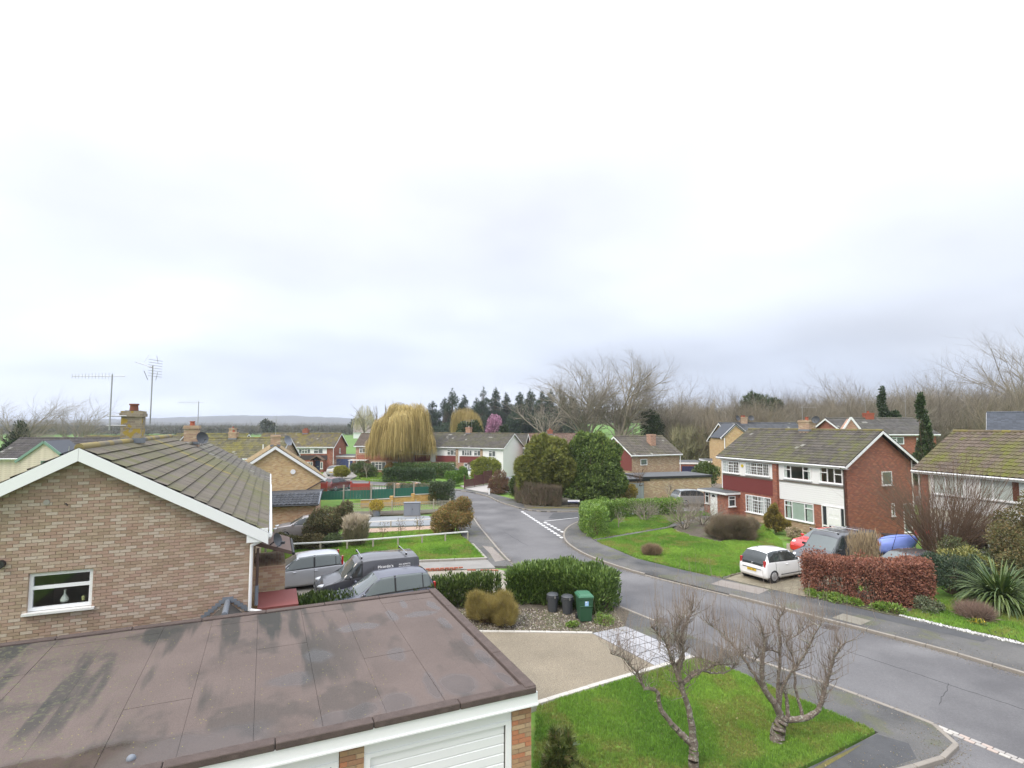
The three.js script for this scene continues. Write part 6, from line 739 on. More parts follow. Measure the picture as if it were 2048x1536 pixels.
// ---- across the road
hedge('privet_hedge', 'bright clipped hedge curving round the corner plot', [[5.95, -37.9, 1.8], [5.75, -40.2, 1.9], [5.95, -42.6, 1.75], [7.6, -45.6, 1.5], [10.5, -47.0, 1.35], [14.5, -48.0, 1.2]], .72, 26000, 81, LG.small, [[.10, .19, .03], [.16, .28, .04], [.25, .37, .055]], [.07, .13], { out: .7, up: .35, rand: .7, round: .15 });
const bareO = { levels: 5, kids: [6, 5, 5, 4], spread: [.75, .65, .6, .55], ratio: [.75, .65, .6, .55], gnarl: .35, up: .08, tip: .3, rr: .6 };
function bareTree(name, label, x, z, seed, o, m = M.twigGrey, cat = 'tree', group) { const t = thing(name, label, cat, x, o.y || 0, z, 0, group); part('limbs', bareGeo(seed, o), m, t); return t; }
for (const [x, z, s, sd, lb] of [[12.7, -41.2, 1.15, 3, 'wide grey leafless shrub in the bed beside the corner hedge'], [14.6, -42.8, 1.1, 4, 'leafless twiggy shrub before the porch of the red-hung half'], [10.6, -44.6, .85, 5, 'small leafless shrub against the clipped corner hedge']]) { const t = thing('bare_shrub', lb, 'shrub', x, .09, z, sd); const T = tubes(), r = rng(sd); for (let k = 0; k < 7; k++) { const a = k * .9; grow(T, r, [Math.cos(a) * .1, 0, Math.sin(a) * .1], [Math.cos(a) * .75, .85, Math.sin(a) * .75], 1.15 * s, .04 * s, 1, { ...bareO, kids: [0, 5, 6, 5], spread: [0, .7, .7, .7], ratio: [0, .8, .7, .6] }); } part('limbs', T.geo(), M.twigGrey, t); }
shrub('brown_dome_shrub', 'rounded dense brown leafless bush on the lawn edge before the brick pair', 14.75, -37.9, [[0, .55, 0, 1.45, .85, 1.1], [.7, .6, .2, .8, .75, .7]], 11000, 82, LG.fine, [[.19, .145, .10], [.25, .19, .125], [.16, .125, .085], [.2, .19, .09]], [.3, .55], { up: .9, out: .8, rand: .3, core: .7, m: M.leafMatt });
shrub('golden_conifer', 'small golden conifer between the two front windows', 18.8, -39.8, [[0, .8, 0, .6, .8, .55], [-.15, 1.5, 0, .3, .55, .3], [.35, .55, .2, .5, .55, .45]], 4500, 83, LG.scale, [[.12, .10, .03], [.26, .21, .04], [.34, .27, .05]], [.1, .2], { up: .6, m: M.leafMatt }); shrub('hydrangea', 'small shrub with faded cream flower heads below the window', 18.9, -37.6, [[0, .38, 0, .5, .4, .45]], 1300, 84, LG.small, [[.45, .36, .25], [.5, .42, .3], [.2, .19, .08]], [.07, .13], { m: M.leafMatt }); shrub('evergreen_shrub', 'small dark evergreen beside the brown dome bush', 16.6, -39.0, [[0, .55, 0, .55, .6, .5]], 1600, 85, LG.small, [[.05, .08, .03], [.10, .14, .06]], [.06, .11], {}); shrub('beige_tuft', 'dry beige grass tuft on the front lawn near the kerb', 8.15, -32.9, [[0, .2, 0, .55, .32, .4]], 1800, 86, LG.fine, [[.33, .24, .15], [.26, .18, .11]], [.2, .38], { up: 1.2, out: .5, rand: .3, core: .4, m: M.leafMatt });
bareTree('small_bare_tree', 'small open leafless tree in front of the clipped corner hedge', 7.9, -41.4, 21, { ...bareO, levels: 4, len: .9, rad: .045, kids: [5, 4, 4], spread: [.8, .7, .6] });
{ // wide vase-shaped thicket
  const t = thing('bare_thicket', 'tall vase-shaped leafless shrub between the two right-hand houses', 'shrub', 23.2, .09, -30.2), T = tubes(), r = rng(15); for (let k = 0; k < 70; k++) { const a = r() * 6.28, s = .15 + .66 * Math.sqrt(r()); grow(T, r, [Math.cos(a) * .3 * r(), 0, Math.sin(a) * .3 * r()], [Math.cos(a) * s, 1, Math.sin(a) * s], 2.6 + 1.3 * r(), .032, 2, { ...bareO, gnarl: .16, up: .03, kids: [0, 0, 5, 4], spread: [0, 0, .38, .42], ratio: [0, 0, .8, .6], from: .3, tip: .5 }); } part('stems', T.geo(), M.twigBrown, t);
}
{ // dry reeds in front of the dark van
  const t = thing('reed_clump', 'clump of dry beige reeds standing before the dark van', 'plant', 17.2, .1, -27.4), G = [], r = rng(9); const T = tubes(); for (let k = 0; k < 150; k++) { const x = (r() - .5) * 1.3, z = (r() - .5) * .5, h = 1.5 + .75 * r(); T.add([x, 0, z], [x + (r() - .5) * .4, h, z + (r() - .5) * .4], .008, .004, 3); } part('stalks', T.geo(), mat(.36, .27, .17, .9), t); foliage(t, 'leaves', 900, 5, rr => [(rr() - .5) * 1.4, .7 + 1.5 * rr(), (rr() - .5) * .6, 0, 1, 0], LG.blade, M.leafMatt, { size: [.3, .55], cols: [[.33, .25, .15], [.42, .33, .21]], rand: .5, up: .8 });
}
// low plants along the copper hedge and beds
const clump = (name, label, x, z, r0, n, seed, cols, geo = LG.small, size = [.06, .12], o = {}) => shrub(name, label, x, z, [[0, r0 * .3, 0, r0, r0 * .55, r0]], n, seed, geo, cols, size, { core: .5, cat: 'plant', ...o });
const prim = [[.10, .20, .03], [.17, .28, .045], [.24, .32, .05]];
['leftmost', 'second', 'third', 'fourth', 'fifth', 'last'].forEach((w, i) => clump('primrose_clump', w + ' lime green leafy clump in the row at the foot of the copper hedge', 13.55 + i * .36 + (i > 3 ? .35 : 0), -25.4 + i * .42 + (i > 3 ? .2 : 0), .26 + .05 * (i % 3), 260, 90 + i, prim, LG.long, [.1, .18], { group: 'clumps under the copper hedge' }));
clump('green_weed', 'small green weed tuft in the gravel bed by the wheelie bin', 2.3, -21.6, .22, 260, 97, prim, LG.small, [.05, .09]); clump('twiggy_plant', 'small pinkish leafless shrub on the right-hand lawn', 18.3, -22.4, .5, 900, 98, [[.22, .14, .11], [.28, .2, .15]], LG.twigs, [.25, .5], { m: M.leafMatt, up: 1 });
clump('bed_plant', 'grey-green low plants right of the copper hedge foot', 17.2, -23.4, .6, 900, 99, [[.07, .10, .05], [.14, .17, .09], [.2, .21, .12]], LG.long, [.08, .16]); clump('daffodil_clump', 'daffodils flowering in the right-hand bed', 17.9, -21.7, .25, 260, 100, [[.08, .14, .03], [.12, .2, .04], [.6, .42, .02]], LG.long, [.09, .16]); clump('pale_flower_clump', 'pale cream flowering clump by the pavement edge at far right', 18.9, -19.8, .3, 300, 101, [[.1, .15, .04], [.4, .4, .28]], LG.small, [.06, .11]); clump('lime_verge_plant', 'lime green groundcover at the corner of the laurel hedge', 3.6, -21.9, .45, 500, 102, prim, LG.small, [.04, .08]);
// ---- left-hand gardens
shrub('photinia_bush', 'rounded orange-green bush at the bend of the road', -4.1, -39.3, [[0, 1.0, 0, 1.5, 1.05, 1.3], [.5, 1.5, -.2, 1.0, .85, .9], [-.8, .7, .4, .9, .8, .8]], 15000, 111, LG.broad, [[.13, .15, .04], [.25, .20, .06], [.36, .19, .07], [.20, .20, .045]], [.07, .14], { m: M.leafMatt });
shrub('viburnum_shrub', 'tall dark olive shrub hiding the beige car', -12.3, -37.6, [[0, 1.15, 0, 1.3, 1.15, 1.1], [-.9, .8, .5, .8, .9, .7], [.9, 1.5, -.2, .8, .8, .8]], 11000, 112, LG.broad, [[.06, .075, .03], [.11, .12, .045], [.16, .155, .06], [.2, .12, .06]], [.07, .14], { m: M.leafMatt });
for (const [x, z, r0, h, s, c, lb] of [[-13.9, -34.2, .9, .9, 113, [[.06, .08, .03], [.12, .12, .04], [.16, .11, .05]], 'low olive shrub at the house end of the white rail'], [-12.5, -34.6, .8, .75, 114, [[.09, .09, .03], [.17, .13, .05]], 'low russet shrub behind the white rail'], [-11.3, -35.0, .75, .7, 115, [[.06, .09, .03], [.11, .15, .05]], 'low green shrub left of the pampas grass']]) shrub('low_shrub', lb, x, z, [[0, h * .5, 0, r0, h * .6, r0 * .8]], 3200, s, LG.broad, c, [.07, .13], { m: M.leafMatt });
{ const t = thing('pampas_grass', 'fountain of pampas grass with cream plumes behind the white rail', 'plant', -9.9, .1, -35.5); foliage(t, 'leaves', 3800, 116, r => { const a = r() * 6.28, q = .55 * Math.sqrt(r()); return [q * Math.cos(a), .05 + .7 * r(), q * Math.sin(a), Math.cos(a) * .55, .6, Math.sin(a) * .55]; }, LG.blade, M.leafMatt, { size: [.6, 1.0], wide: .5, cols: [[.20, .18, .10], [.34, .29, .18], [.16, .18, .08]], out: .7, up: .8, rand: .3 }); foliage(t, 'plumes', 330, 117, r => { const a = r() * 6.28, q = .75 * Math.sqrt(r()); return [q * Math.cos(a), 1.25 + .6 * r() - q * .3, q * Math.sin(a), Math.cos(a) * q, 1, Math.sin(a) * q]; }, LG.scale, M.leafMatt, { size: [.28, .48], cols: [[.45, .38, .28], [.55, .48, .37]], out: .5, up: 1.2, rand: .15 }); }
for (const [x, z, s, k] of [[-7.6, -38.2, 1, 'left'], [-6.5, -39.0, 1.1, 'right'], [-8.5, -36.8, .9, 'nearest']]) { const t = bareTree('sapling', k + ' of the thin reddish saplings on the lawn behind the white rail', x, z, 130 + s * 10, { ...bareO, levels: 3, len: .8 * s, rad: .014, kids: [5, 4], spread: [.5, .5], up: .15 }, M.twigRed, 'tree'); foliage(t, 'foliage', 90, 140, r => [(r() - .5) * .7, .5 + .8 * r(), (r() - .5) * .7, 0, 1, 0], LG.broad, M.leafMatt, { size: [.06, .11], cols: [[.14, .10, .04], [.18, .15, .05]] }); }
hedge('cube_hedge', 'dark clipped block hedge standing at the road edge', [[-8.0, -54.9, 2.0], [-5.75, -54.5, 2.05]], .85, 8000, 121, LG.small, [[.03, .06, .022], [.05, .09, .028], [.10, .11, .04]], [.07, .12], { round: .12, group: undefined });
hedge('low_hedge', 'ragged beige-topped hedge behind the green fence', [[-13.6, -60.6, 1.2], [-9.0, -59.6, 1.3]], .6, 5000, 122, LG.small, [[.07, .08, .035], [.16, .14, .06], [.24, .17, .09]], [.08, .15], { m: M.leafMatt }); hedge('long_hedge', 'long dark green clipped hedge below the willow', [[-17.4, -75.2, 1.7], [-10.4, -74.6, 1.75]], .8, 9000, 123, LG.small, [[.03, .06, .02], [.05, .10, .028], [.075, .13, .035]], [.1, .18], { round: .15 }); hedge('long_hedge', 'green hedge behind the clipped one, in front of the terrace', [[-17.5, -83.2, 1.9], [-11.5, -81.0, 2.0], [-8.3, -79.6, 2.2]], .9, 9000, 124, LG.small, [[.05, .10, .022], [.08, .15, .03], [.14, .21, .045]], [.1, .18]);
shrub('lime_hedge', 'rounded lime green hedge at the bend', -6.9, -70.6, [[-.6, .9, 0, 1.0, 1.05, 1.0], [.5, .95, .1, 1.0, 1.1, 1.0]], 6000, 125, LG.small, [[.08, .17, .02], [.13, .25, .03], [.19, .31, .05]], [.09, .16], { cat: 'hedge' }); shrub('golden_bush', 'big yellow-green bush in front of the white terrace', -3.3, -76.4, [[0, 1.6, 0, 2.1, 1.75, 1.8], [-1.2, 1.2, .5, 1.2, 1.3, 1.2]], 8000, 126, LG.broad, [[.12, .15, .02], [.21, .24, .03], [.30, .30, .04]], [.14, .26], { m: M.leafMatt }); shrub('brown_clipped_hedge', 'domed russet clipped hedge beside the maroon fence', -1.5, -62.6, [[0, 1.1, 0, 1.35, 1.2, 1.0], [0, .4, 0, 1.3, .9, 1.0]], 7000, 127, LG.broad, [[.13, .07, .04], [.21, .11, .06], [.18, .12, .07]], [.08, .15], { cat: 'hedge', m: M.leafMatt });
shrub('golden_bush', 'yellow bush beside the silver car drive', -24.2, -78.5, [[0, .9, 0, 1.15, 1.0, 1.0]], 3500, 128, LG.broad, [[.18, .20, .025], [.36, .33, .04]], [.12, .22], { m: M.leafMatt }); shrub('green_bush', 'green bush right of the yellow one by the drive', -21.6, -80.2, [[0, 1.0, 0, 1.6, 1.1, 1.2], [1.5, .7, .2, 1.0, .8, .9]], 4000, 129, LG.broad, [[.06, .10, .025], [.11, .16, .04]], [.12, .22], {}); shrub('amber_bush', 'amber bush under the willow by the bay window', -18.3, -83.5, [[0, .8, 0, 1.1, .95, .9]], 2500, 130, LG.broad, [[.22, .15, .04], [.3, .2, .05]], [.12, .22], { m: M.leafMatt });
bareTree('small_bare_tree', 'thin leafless tree on the verge left of the willow', -20.6, -78.8, 131, { ...bareO, levels: 4, len: 1.3, rad: .06, kids: [5, 4, 4], spread: [.6, .6, .6], up: .05 }, M.twigFar); bareTree('small_bare_tree', 'leafless tree beside the blue door garage', -27.5, -85, 132, { ...bareO, levels: 5, len: 1.6, rad: .08, kids: [5, 4, 4, 3] }, M.twigFar);
// ---- the big evergreen pair at the junction
{
  const t = thing('golden_cypress', 'big golden-green cypress at the junction, left of the pair', 'tree', 3.5, 0, -54.6), L = [[0, 4.3, 0, 2.5, 2.6, 2.3], [-1.3, 3.0, .4, 1.7, 1.9, 1.6], [1.2, 2.9, .5, 1.7, 1.9, 1.6], [-.8, 5.4, 0, 1.1, 1.5, 1.1], [1.0, 5.0, 0, 1.0, 1.4, 1.0], [-2.2, 2.2, 0, .9, 1.3, 1.0]]; part('trunk', rod([0, 0, 0], [0, 4, 0], .25, .12, 8), M.bark, t); part('branches', stemsIn(L, 3, 2), M.twigBrown, t); foliage(t, 'foliage', 26000, 151, lumps(clumpy(L, 3, 12, .34), .7, -.95), LG.scale, M.leafMatt, { size: [.22, .45], cols: [[.11, .135, .03], [.18, .20, .035], [.28, .28, .05], [.13, .17, .04]], out: .9, up: .1, rand: .6 });
  const u = thing('bay_tree', 'big dark-hearted evergreen tree at the junction, right of the pair', 'tree', 8.0, 0, -54.8), K = [[0, 4.2, 0, 2.6, 2.7, 2.4], [-1.0, 5.3, 0, 1.4, 1.7, 1.3], [1.3, 5.0, .1, 1.4, 1.7, 1.3], [.2, 2.0, .4, 2.7, 2.1, 2.1], [2.0, 2.0, .3, 1.4, 1.8, 1.4], [-1.8, 1.4, .9, 1.3, 1.4, 1.1]]; part('trunk', rod([0, 0, 0], [0, 4, 0], .25, .12, 8), M.bark, u); part('branches', stemsIn(K, 4, 2), M.twigBrown, u); foliage(u, 'foliage', 24000, 152, lumps(clumpy(K, 4, 12, .34), .7, -.95), LG.broad, M.leafMatt, { size: [.18, .34], cols: [[.06, .105, .022], [.10, .165, .03], [.16, .235, .045], [.22, .29, .06]], out: .7, up: .4, rand: .7 });
  hedge('bare_hedge', 'bare brown twiggy hedge under the evergreen pair', [[.9, -55.6, 1.9], [2.2, -53.3, 2.0], [4.6, -52.8, 1.6]], .7, 9000, 153, LG.twigs, [[.22, .165, .12], [.28, .21, .15], [.18, .15, .10], [.16, .18, .08]], [.25, .55], { up: 1.1, out: .3, rand: .3, m: M.leafMatt });
  shrub('forsythia', 'yellow-leaved shrub by the junction evergreens', 11.6, -55.5, [[0, .8, 0, 1.0, .9, .8]], 2000, 154, LG.broad, [[.2, .17, .04], [.4, .3, .04], [.12, .12, .04]], [.1, .2], { m: M.leafMatt }); shrub('green_bush', 'leafy green bush at the left foot of the golden cypress', .6, -57.2, [[0, 1.2, 0, .9, 1.3, .8]], 3000, 155, LG.broad, [[.06, .10, .025], [.12, .17, .04]], [.12, .22], {});
  bareTree('small_bare_tree', 'leafless reddish tree before the pale brick house', 13.2, -58.6, 156, { ...bareO, levels: 5, len: 1.9, rad: .09, kids: [6, 5, 4, 3], up: .06 }, M.twigBrown); bareTree('small_bare_tree', 'leafless tree between the brick garages and corner hedge', 15.4, -54.3, 157, { ...bareO, levels: 5, len: 1.3, rad: .07, kids: [6, 5, 4, 3], up: .06 }, M.twigGrey); shrub('green_bush', 'round green bush by the far garages', 23.4, -67.5, [[0, 1.4, 0, 1.9, 1.6, 1.5]], 3200, 158, LG.broad, [[.06, .10, .02], [.12, .17, .035]], [.16, .3], {}); shrub('green_bush', 'dark ivy mass behind the brick garages', 25.5, -62, [[0, 1.1, 0, 1.6, 1.2, 1.2]], 2500, 159, LG.broad, [[.04, .06, .02], [.08, .11, .03]], [.14, .26], {});
}
// ---- willows, magnolia, distant trees
function willow(label, x, z, H, R, n, seed, cols, lean = 0) {
  const t = thing('willow_tree', label, 'tree', x, 0, z), T = tubes(), r = rng(seed), o = { ...bareO, levels: 4, kids: [7, 5, 4], spread: [.75, .6, .6], ratio: [.85, .6, .5], len: H * .42, rad: R * .07, up: .05, gnarl: .25 }; grow(T, r, [0, 0, 0], [lean, 1, 0], H * .42, R * .065, 0, o); part('trunk', T.geo(), M.trunkFar, t);
  const LB = clumpy([[0, H * .62, 0, R * .74, H * .37, R * .74], [0, H * .78, 0, R * .45, H * .2, R * .45], [-R * .42, H * .48, 0, R * .5, H * .3, R * .55], [R * .4, H * .5, R * .1, R * .52, H * .3, R * .5], [0, H * .5, R * .4, R * .5, H * .3, R * .45]], seed, 9, .36), pick = lumps(LB, .6, -.2);
  const pos = [], uv = [], col = []; for (let k = 0; k < n; k++) { const d0 = pick(r); if (!d0) { k--; continue; } let p = [d0[0] + lean * 2, d0[1], d0[2]], a = Math.atan2(d0[2], d0[0]), l = (p[1] - H * .05) * (.22 + .75 * Math.pow(r(), 1.4)), hx = Math.cos(a) * .13, hz = Math.sin(a) * .13; const c = mulc(mixc(cols[0], cols[1], r()), .75 + .5 * r()), w = .0028 * R * (.6 + .8 * r()), sx = -Math.sin(a + r() * 3) * w, sz = Math.cos(a + r() * 3) * w, ns = 4; let vy = .25;
    for (let s = 0; s < ns; s++) { vy -= .3 + .2 * r(); const e = [p[0] + hx * l / ns * (1.4 - s * .3) + (r() - .5) * .12, p[1] + Math.max(-1, vy) * l / ns, p[2] + hz * l / ns * (1.4 - s * .3) + (r() - .5) * .12], f = s === ns - 1 ? .3 : 1; for (const v of [[p, -1], [p, 1], [e, f], [p, -1], [e, f], [e, -f]]) { pos.push(v[0][0] + sx * v[1], v[0][1], v[0][2] + sz * v[1]); uv.push(.5, .5); col.push(...c); } p = e; } }
  part('strands', soup(pos, uv, col), new THREE.MeshStandardMaterial({ vertexColors: true, roughness: .9, side: THREE.DoubleSide }), t); return t;
}
willow('large golden weeping willow in the middle distance', -17.4, -86, 11.2, 5.4, 17000, 161, [[.34, .26, .10], [.56, .45, .19]]); willow('rounded golden willow in front of the dark pines', -11.6, -142, 13, 4.6, 5500, 162, [[.30, .22, .08], [.42, .33, .13]]); willow('pale sparse willow by the far farmhouse', -63, -235, 17, 6.5, 1300, 163, [[.34, .30, .17], [.42, .38, .22]]);
{ const t = thing('magnolia_tree', 'pink flowering tree behind the terrace roof', 'tree', -4.6, 0, -118, 0); part('trunk', bareGeo(5, { ...bareO, levels: 4, len: 3.2, rad: .12, kids: [6, 5, 4], lean: .25 }), M.trunkFar, t); foliage(t, 'blossom', 2600, 171, lumps([[.9, 8.0, 0, 1.5, 1.8, 1.4], [.2, 6.2, 0, 1.3, 1.7, 1.2], [-.6, 4.8, 0, 1.1, 1.3, 1.1]], .9, -1), LG.small, M.leafMatt, { size: [.2, .36], cols: [[.42, .20, .32], [.55, .32, .44], [.34, .16, .26]] }); }
shrub('ivy_mound', 'dark ivy-covered tree behind the terrace chimney', -9.2, -116, [[0, 5.2, 0, 3.0, 3.4, 2.5], [-1.8, 4, .5, 1.9, 2.4, 1.8], [2.0, 4.2, 0, 1.8, 2.4, 1.8]], 7000, 172, LG.broad, [[.04, .065, .02], [.07, .11, .03]], [.25, .45], { cat: 'tree' }); shrub('dark_cone_tree', 'small dark conical evergreen beside the pink tree', -1.6, -114, [[0, 3, 0, 2.2, 3, 2.0], [0, 5.6, 0, 1.1, 2.1, 1.1]], 5000, 173, LG.scale, [[.03, .055, .02], [.06, .09, .03]], [.3, .55], { cat: 'tree' });
function pine(label, x, z, H, R, seed, y = 0) { const t = thing('pine_tree', label, 'tree', x, y, z, 0, 'dark pines behind the terrace'); part('trunk', rod([0, -1, 0], [0, H * .95, 0], R * .09, .05, 7), M.trunkFar, t); const r0 = rng(seed), L = []; for (let k = 0; k < 34; k++) { const f = .08 + .86 * Math.pow(r0(), .8), a = r0() * 6.28, q = R * .8 * (1.02 - f) * Math.sqrt(r0()), w = R * (.34 - .32 * f) * (.6 + .7 * r0()) + .25; L.push([q * Math.cos(a), H * f, q * Math.sin(a), w, w * .75 + .3, w]); } L.push([0, H * .97, 0, R * .045, H * .05, R * .045], [R * .05, H * .9, 0, R * .09, H * .05, R * .09]); part('branches', stemsIn(L, seed), M.trunkFar, t); foliage(t, 'foliage', 4200, seed, lumps(L, .8, -1), LG.needle, M.leafMatt, { size: [.5, 1.1], cols: [[.022, .045, .022], [.04, .07, .032], [.055, .085, .04]], out: .8, up: .5, rand: .6 }); return t; }
{ const words = ['first', 'second', 'third', 'fourth', 'fifth', 'sixth', 'seventh', 'eighth', 'ninth', 'tenth']; const P = [[-35.5, 15], [-31.5, 17], [-27.5, 18.5], [-23, 21], [-19, 19], [-14.5, 18.5], [-11, 21.5], [-6.5, 22], [-2.5, 20.5]]; P.forEach(([x, h], i) => pine(words[i] + ' from the left in the left-hand row of dark pines', x, -212 - (i % 3) * 6, h, 8 + (i % 2) * 1.2, 180 + i)); const Q = [[3, 19.5], [7, 21], [11, 20], [15, 21], [19.5, 18.5], [23.5, 18]]; Q.forEach(([x, h], i) => pine(words[i] + ' from the left in the right-hand clump of dark pines', x, -205 - (i % 2) * 8, h - 3, 8 + (i % 2) * .8, 195 + i, 3)); }
// ---- great leafless trees on the field edge
const big = { levels: 6, kids: [8, 6, 5, 5, 5], spread: [.75, .65, .65, .72, .8], ratio: [.92, .72, .68, .66, .62], gnarl: .28, up: .05, tip: .4, rr: .62, first: .4 };
for (const [x, z, len, rad, seed, lean, lb] of [[14.2, -99, 7.7, .5, 211, -.10, 'tall leafless tree with forked trunk, left of the great pair'], [18.6, -98, 8.1, .6, 212, .06, 'tallest leafless tree, right of the great pair'], [28.6, -101, 6.4, .36, 213, .22, 'leafless tree leaning right beside the great pair'], [6.9, -104, 6.6, .32, 214, -.05, 'slender leafless tree in front of the right-hand pines']]) { bareTree('ash_tree', lb, x, z, seed, { ...big, len, rad, lean, kids: seed === 214 ? [5, 5, 4, 4, 3] : big.kids }, M.twigFar, 'tree', 'great leafless trees by the field'); }
shrub('ivy_mound', 'dark ivy clump on the trunk right of the great trees', 24.5, -97, [[0, 7.0, 0, 2.2, 3.6, 2.0]], 3000, 215, LG.broad, [[.035, .055, .02], [.06, .09, .028]], [.25, .45], { cat: 'tree' });
bareTree('field_tree', 'leafless tree at the far left edge', -80, -90, 216, { ...big, levels: 6, len: 5.2, rad: .32, kids: [7, 6, 5, 4, 4], spread: [.75, .65, .6, .6, .6] }, M.twigFar); bareTree('field_tree', 'leafless tree behind the far left one', -71.5, -92, 217, { ...big, levels: 6, len: 4.6, rad: .28, kids: [7, 6, 5, 4, 4], spread: [.75, .65, .6, .6, .6] }, M.twigFar); shrub('ivy_mound', 'dark ivy-clad trunk among the far left trees', -79, -88, [[0, 3.6, 0, 1.7, 3.6, 1.6]], 3000, 218, LG.broad, [[.03, .05, .022], [.055, .085, .03]], [.25, .45], { cat: 'tree' });
for (const [i, x] of [[0, -118], [1, -113], [2, -107.5]]) bareTree('poplar_tree', ['left', 'middle', 'right'][i] + ' of three thin far poplars behind the willow', x + 20, -400, 230 + i, { ...big, levels: 4, len: 15 + i, rad: .4, kids: [9, 5, 4], spread: [.22, .25, .3], ratio: [.4, .4, .4], up: .3 }, M.twigFar, 'tree', 'far poplars');
// wood on the right: single trees, then the thicket as one mass
for (const [x, z, len, rad, seed, lb] of [[63, -104, 7.0, .3, 241, 'rounded leafless tree standing above the thicket over the brick pair'], [88, -92, 9.5, .45, 242, 'big leafless tree at the far right edge'], [96, -100, 10.5, .45, 243, 'outermost big leafless tree at the right'], [74, -98, 7.6, .3, 244, 'leafless tree with ivy at its foot left of the tall ivy column'], [80, -95, 7.2, .28, 246, 'leafless tree behind the slate roof'], [38.5, -96, 5.6, .24, 245, 'gnarled leafless tree left of the dark cypress dome']]) bareTree('wood_tree', lb, x, z, seed, { ...big, levels: 6, len, rad, kids: [6, 5, 5, 4, 3], spread: [.6, .6, .6, .6, .6] }, M.twigFar, 'tree', 'leafless trees of the right-hand wood');
shrub('cypress_dome', 'dark green domed evergreen above the thicket', 48, -108, [[0, 9, 0, 4.2, 5.5, 3.6], [4.0, 8, 0, 3.0, 3.4, 2.8]], 7000, 251, LG.scale, [[.03, .06, .02], [.055, .095, .03]], [.5, .9], { cat: 'tree' });
shrub('ivy_column', 'tall ivy-smothered tree rising right of the grey roof', 40.0, -53.5, [[-.3, 9.1, 0, .3, 1.6, .3], [.1, 6.8, 0, .5, 1.8, .5], [.2, 4.8, 0, .8, 1.7, .8], [-.3, 3.0, 0, 1.4, 1.7, 1.2]], 9000, 252, LG.broad, [[.03, .055, .02], [.05, .085, .028], [.08, .12, .035]], [.16, .32], { cat: 'tree' }); shrub('ivy_column', 'ivy-clad stump tree beyond the grey roof, left of the tall one', 52.5, -78, [[0, 10.0, 0, .5, 2.4, .5], [.9, 7.6, 0, 1.2, 2.0, 1.1]], 4500, 253, LG.broad, [[.03, .055, .02], [.055, .09, .03]], [.22, .4], { cat: 'tree' });
{
  const variants = [0, 1, 2, 3].map(k => bareGeo(300 + k, { ...bareO, levels: 5, len: 3.0, rad: .12, kids: [6, 5, 5, 4], spread: [.5, .55, .6, .6], ratio: [.85, .7, .65, .6], up: .1 }));
  const wood = new THREE.Group(); wood.name = numbered('thicket'); wood.userData = { kind: 'stuff', label: 'brown leafless thicket along the right-hand skyline', category: 'wood' }; scene.add(wood); const r = rng(400);
  variants.forEach((g, vi) => { const n = 170, im = new THREE.InstancedMesh(g, M.leafMatt, n); for (let k = 0; k < n; k++) { const d = 84 + 46 * r(), a = lerp(.29, 1.05, r()), x = a * d, s = (.95 + .7 * r()) * lerp(.98, 1.3, clamp((a - .3) / .7)); dummy.position.set(x, -.1 + 2.4 * clamp((d - 84) / 40), -d - (a < .4 ? 10 : 0)); dummy.rotation.set((r() - .5) * .2, r() * 6.28, (r() - .5) * .2); dummy.scale.set(s * 1.1, s * (.85 + .3 * r()), s * 1.1); dummy.updateMatrix(); im.setMatrixAt(k, dummy.matrix); im.setColorAt(k, colr.setRGB(...mulc(mixc([.19, .165, .125], [.30, .255, .17], r()), .8 + .4 * r()))); } im.name = 'thicket_growth'; wood.add(im); });
  // understorey so the ground does not show through
  foliage(wood, 'undergrowth', 26000, 401, q => { const d = 86 + 44 * q(), a = lerp(.29, 1.05, q()); return [a * d, 6.2 * Math.pow(q(), 1.3) + 2.2 * clamp((d - 84) / 40), -d, (q() - .5), .4, 1]; }, LG.twigs, M.leafMatt, { size: [1.1, 2.4], wide: 1.6, cols: [[.17, .14, .105], [.24, .195, .135], [.28, .24, .145], [.19, .165, .12]], patch: s => step(.48, .66, vn(s[0] * .11, s[2] * .11 + s[1] * .15, 7)), patchCol: [.17, .17, .08], up: .9, out: .2, rand: .5 });
  // hedgerow scrub behind the centre houses
  const scrub = new THREE.Group(); scrub.name = numbered('hedgerow_scrub'); scrub.userData = { kind: 'stuff', label: 'leafless scrub along the field edge behind the centre houses', category: 'scrub' }; scene.add(scrub);
  variants.slice(0, 2).forEach((g, vi) => { const n = 46, im = new THREE.InstancedMesh(g, M.leafMatt, n); for (let k = 0; k < n; k++) { const d = 98 + 14 * r(), a = lerp(-.05, .31, r()), s = .42 + .4 * r(); dummy.position.set(a * d, 0, -d); dummy.rotation.set(0, r() * 6.28, 0); dummy.scale.setScalar(s); dummy.updateMatrix(); im.setMatrixAt(k, dummy.matrix); im.setColorAt(k, colr.setRGB(...mulc(mixc([.20, .155, .11], [.32, .24, .14], r()), .8 + .4 * r()))); } im.name = 'scrub_growth'; scrub.add(im); });
  // distant woods over the plain on the left
  const far = new THREE.Group(); far.name = numbered('distant_woods'); far.userData = { kind: 'stuff', label: 'distant leafless woods across the plain below the hills', category: 'wood' }; scene.add(far);
  foliage(far, 'far_trees', 14000, 402, q => { const d = 380 + 1100 * q() * q(), a = lerp(-1.05, .1, q()); return [a * d, .5 + 3.2 * q(), -d, 0, .3, 1]; }, LG.twigs, M.leafMatt, { size: [1.6, 3.6], wide: 6, cols: [[.08, .075, .055], [.12, .10, .07], [.06, .07, .045]], up: .6, rand: .6 });
  foliage(far, 'far_trees', 5000, 403, q => { const d = 300 + 60 * q(), a = lerp(-.1, .9, q()); return [a * d, 7 + 6 * q(), -d, 0, .3, 1]; }, LG.twigs, M.leafMatt, { size: [3, 6], wide: 4, cols: [[.09, .08, .055], [.14, .11, .07]], up: .6, rand: .6 });
}
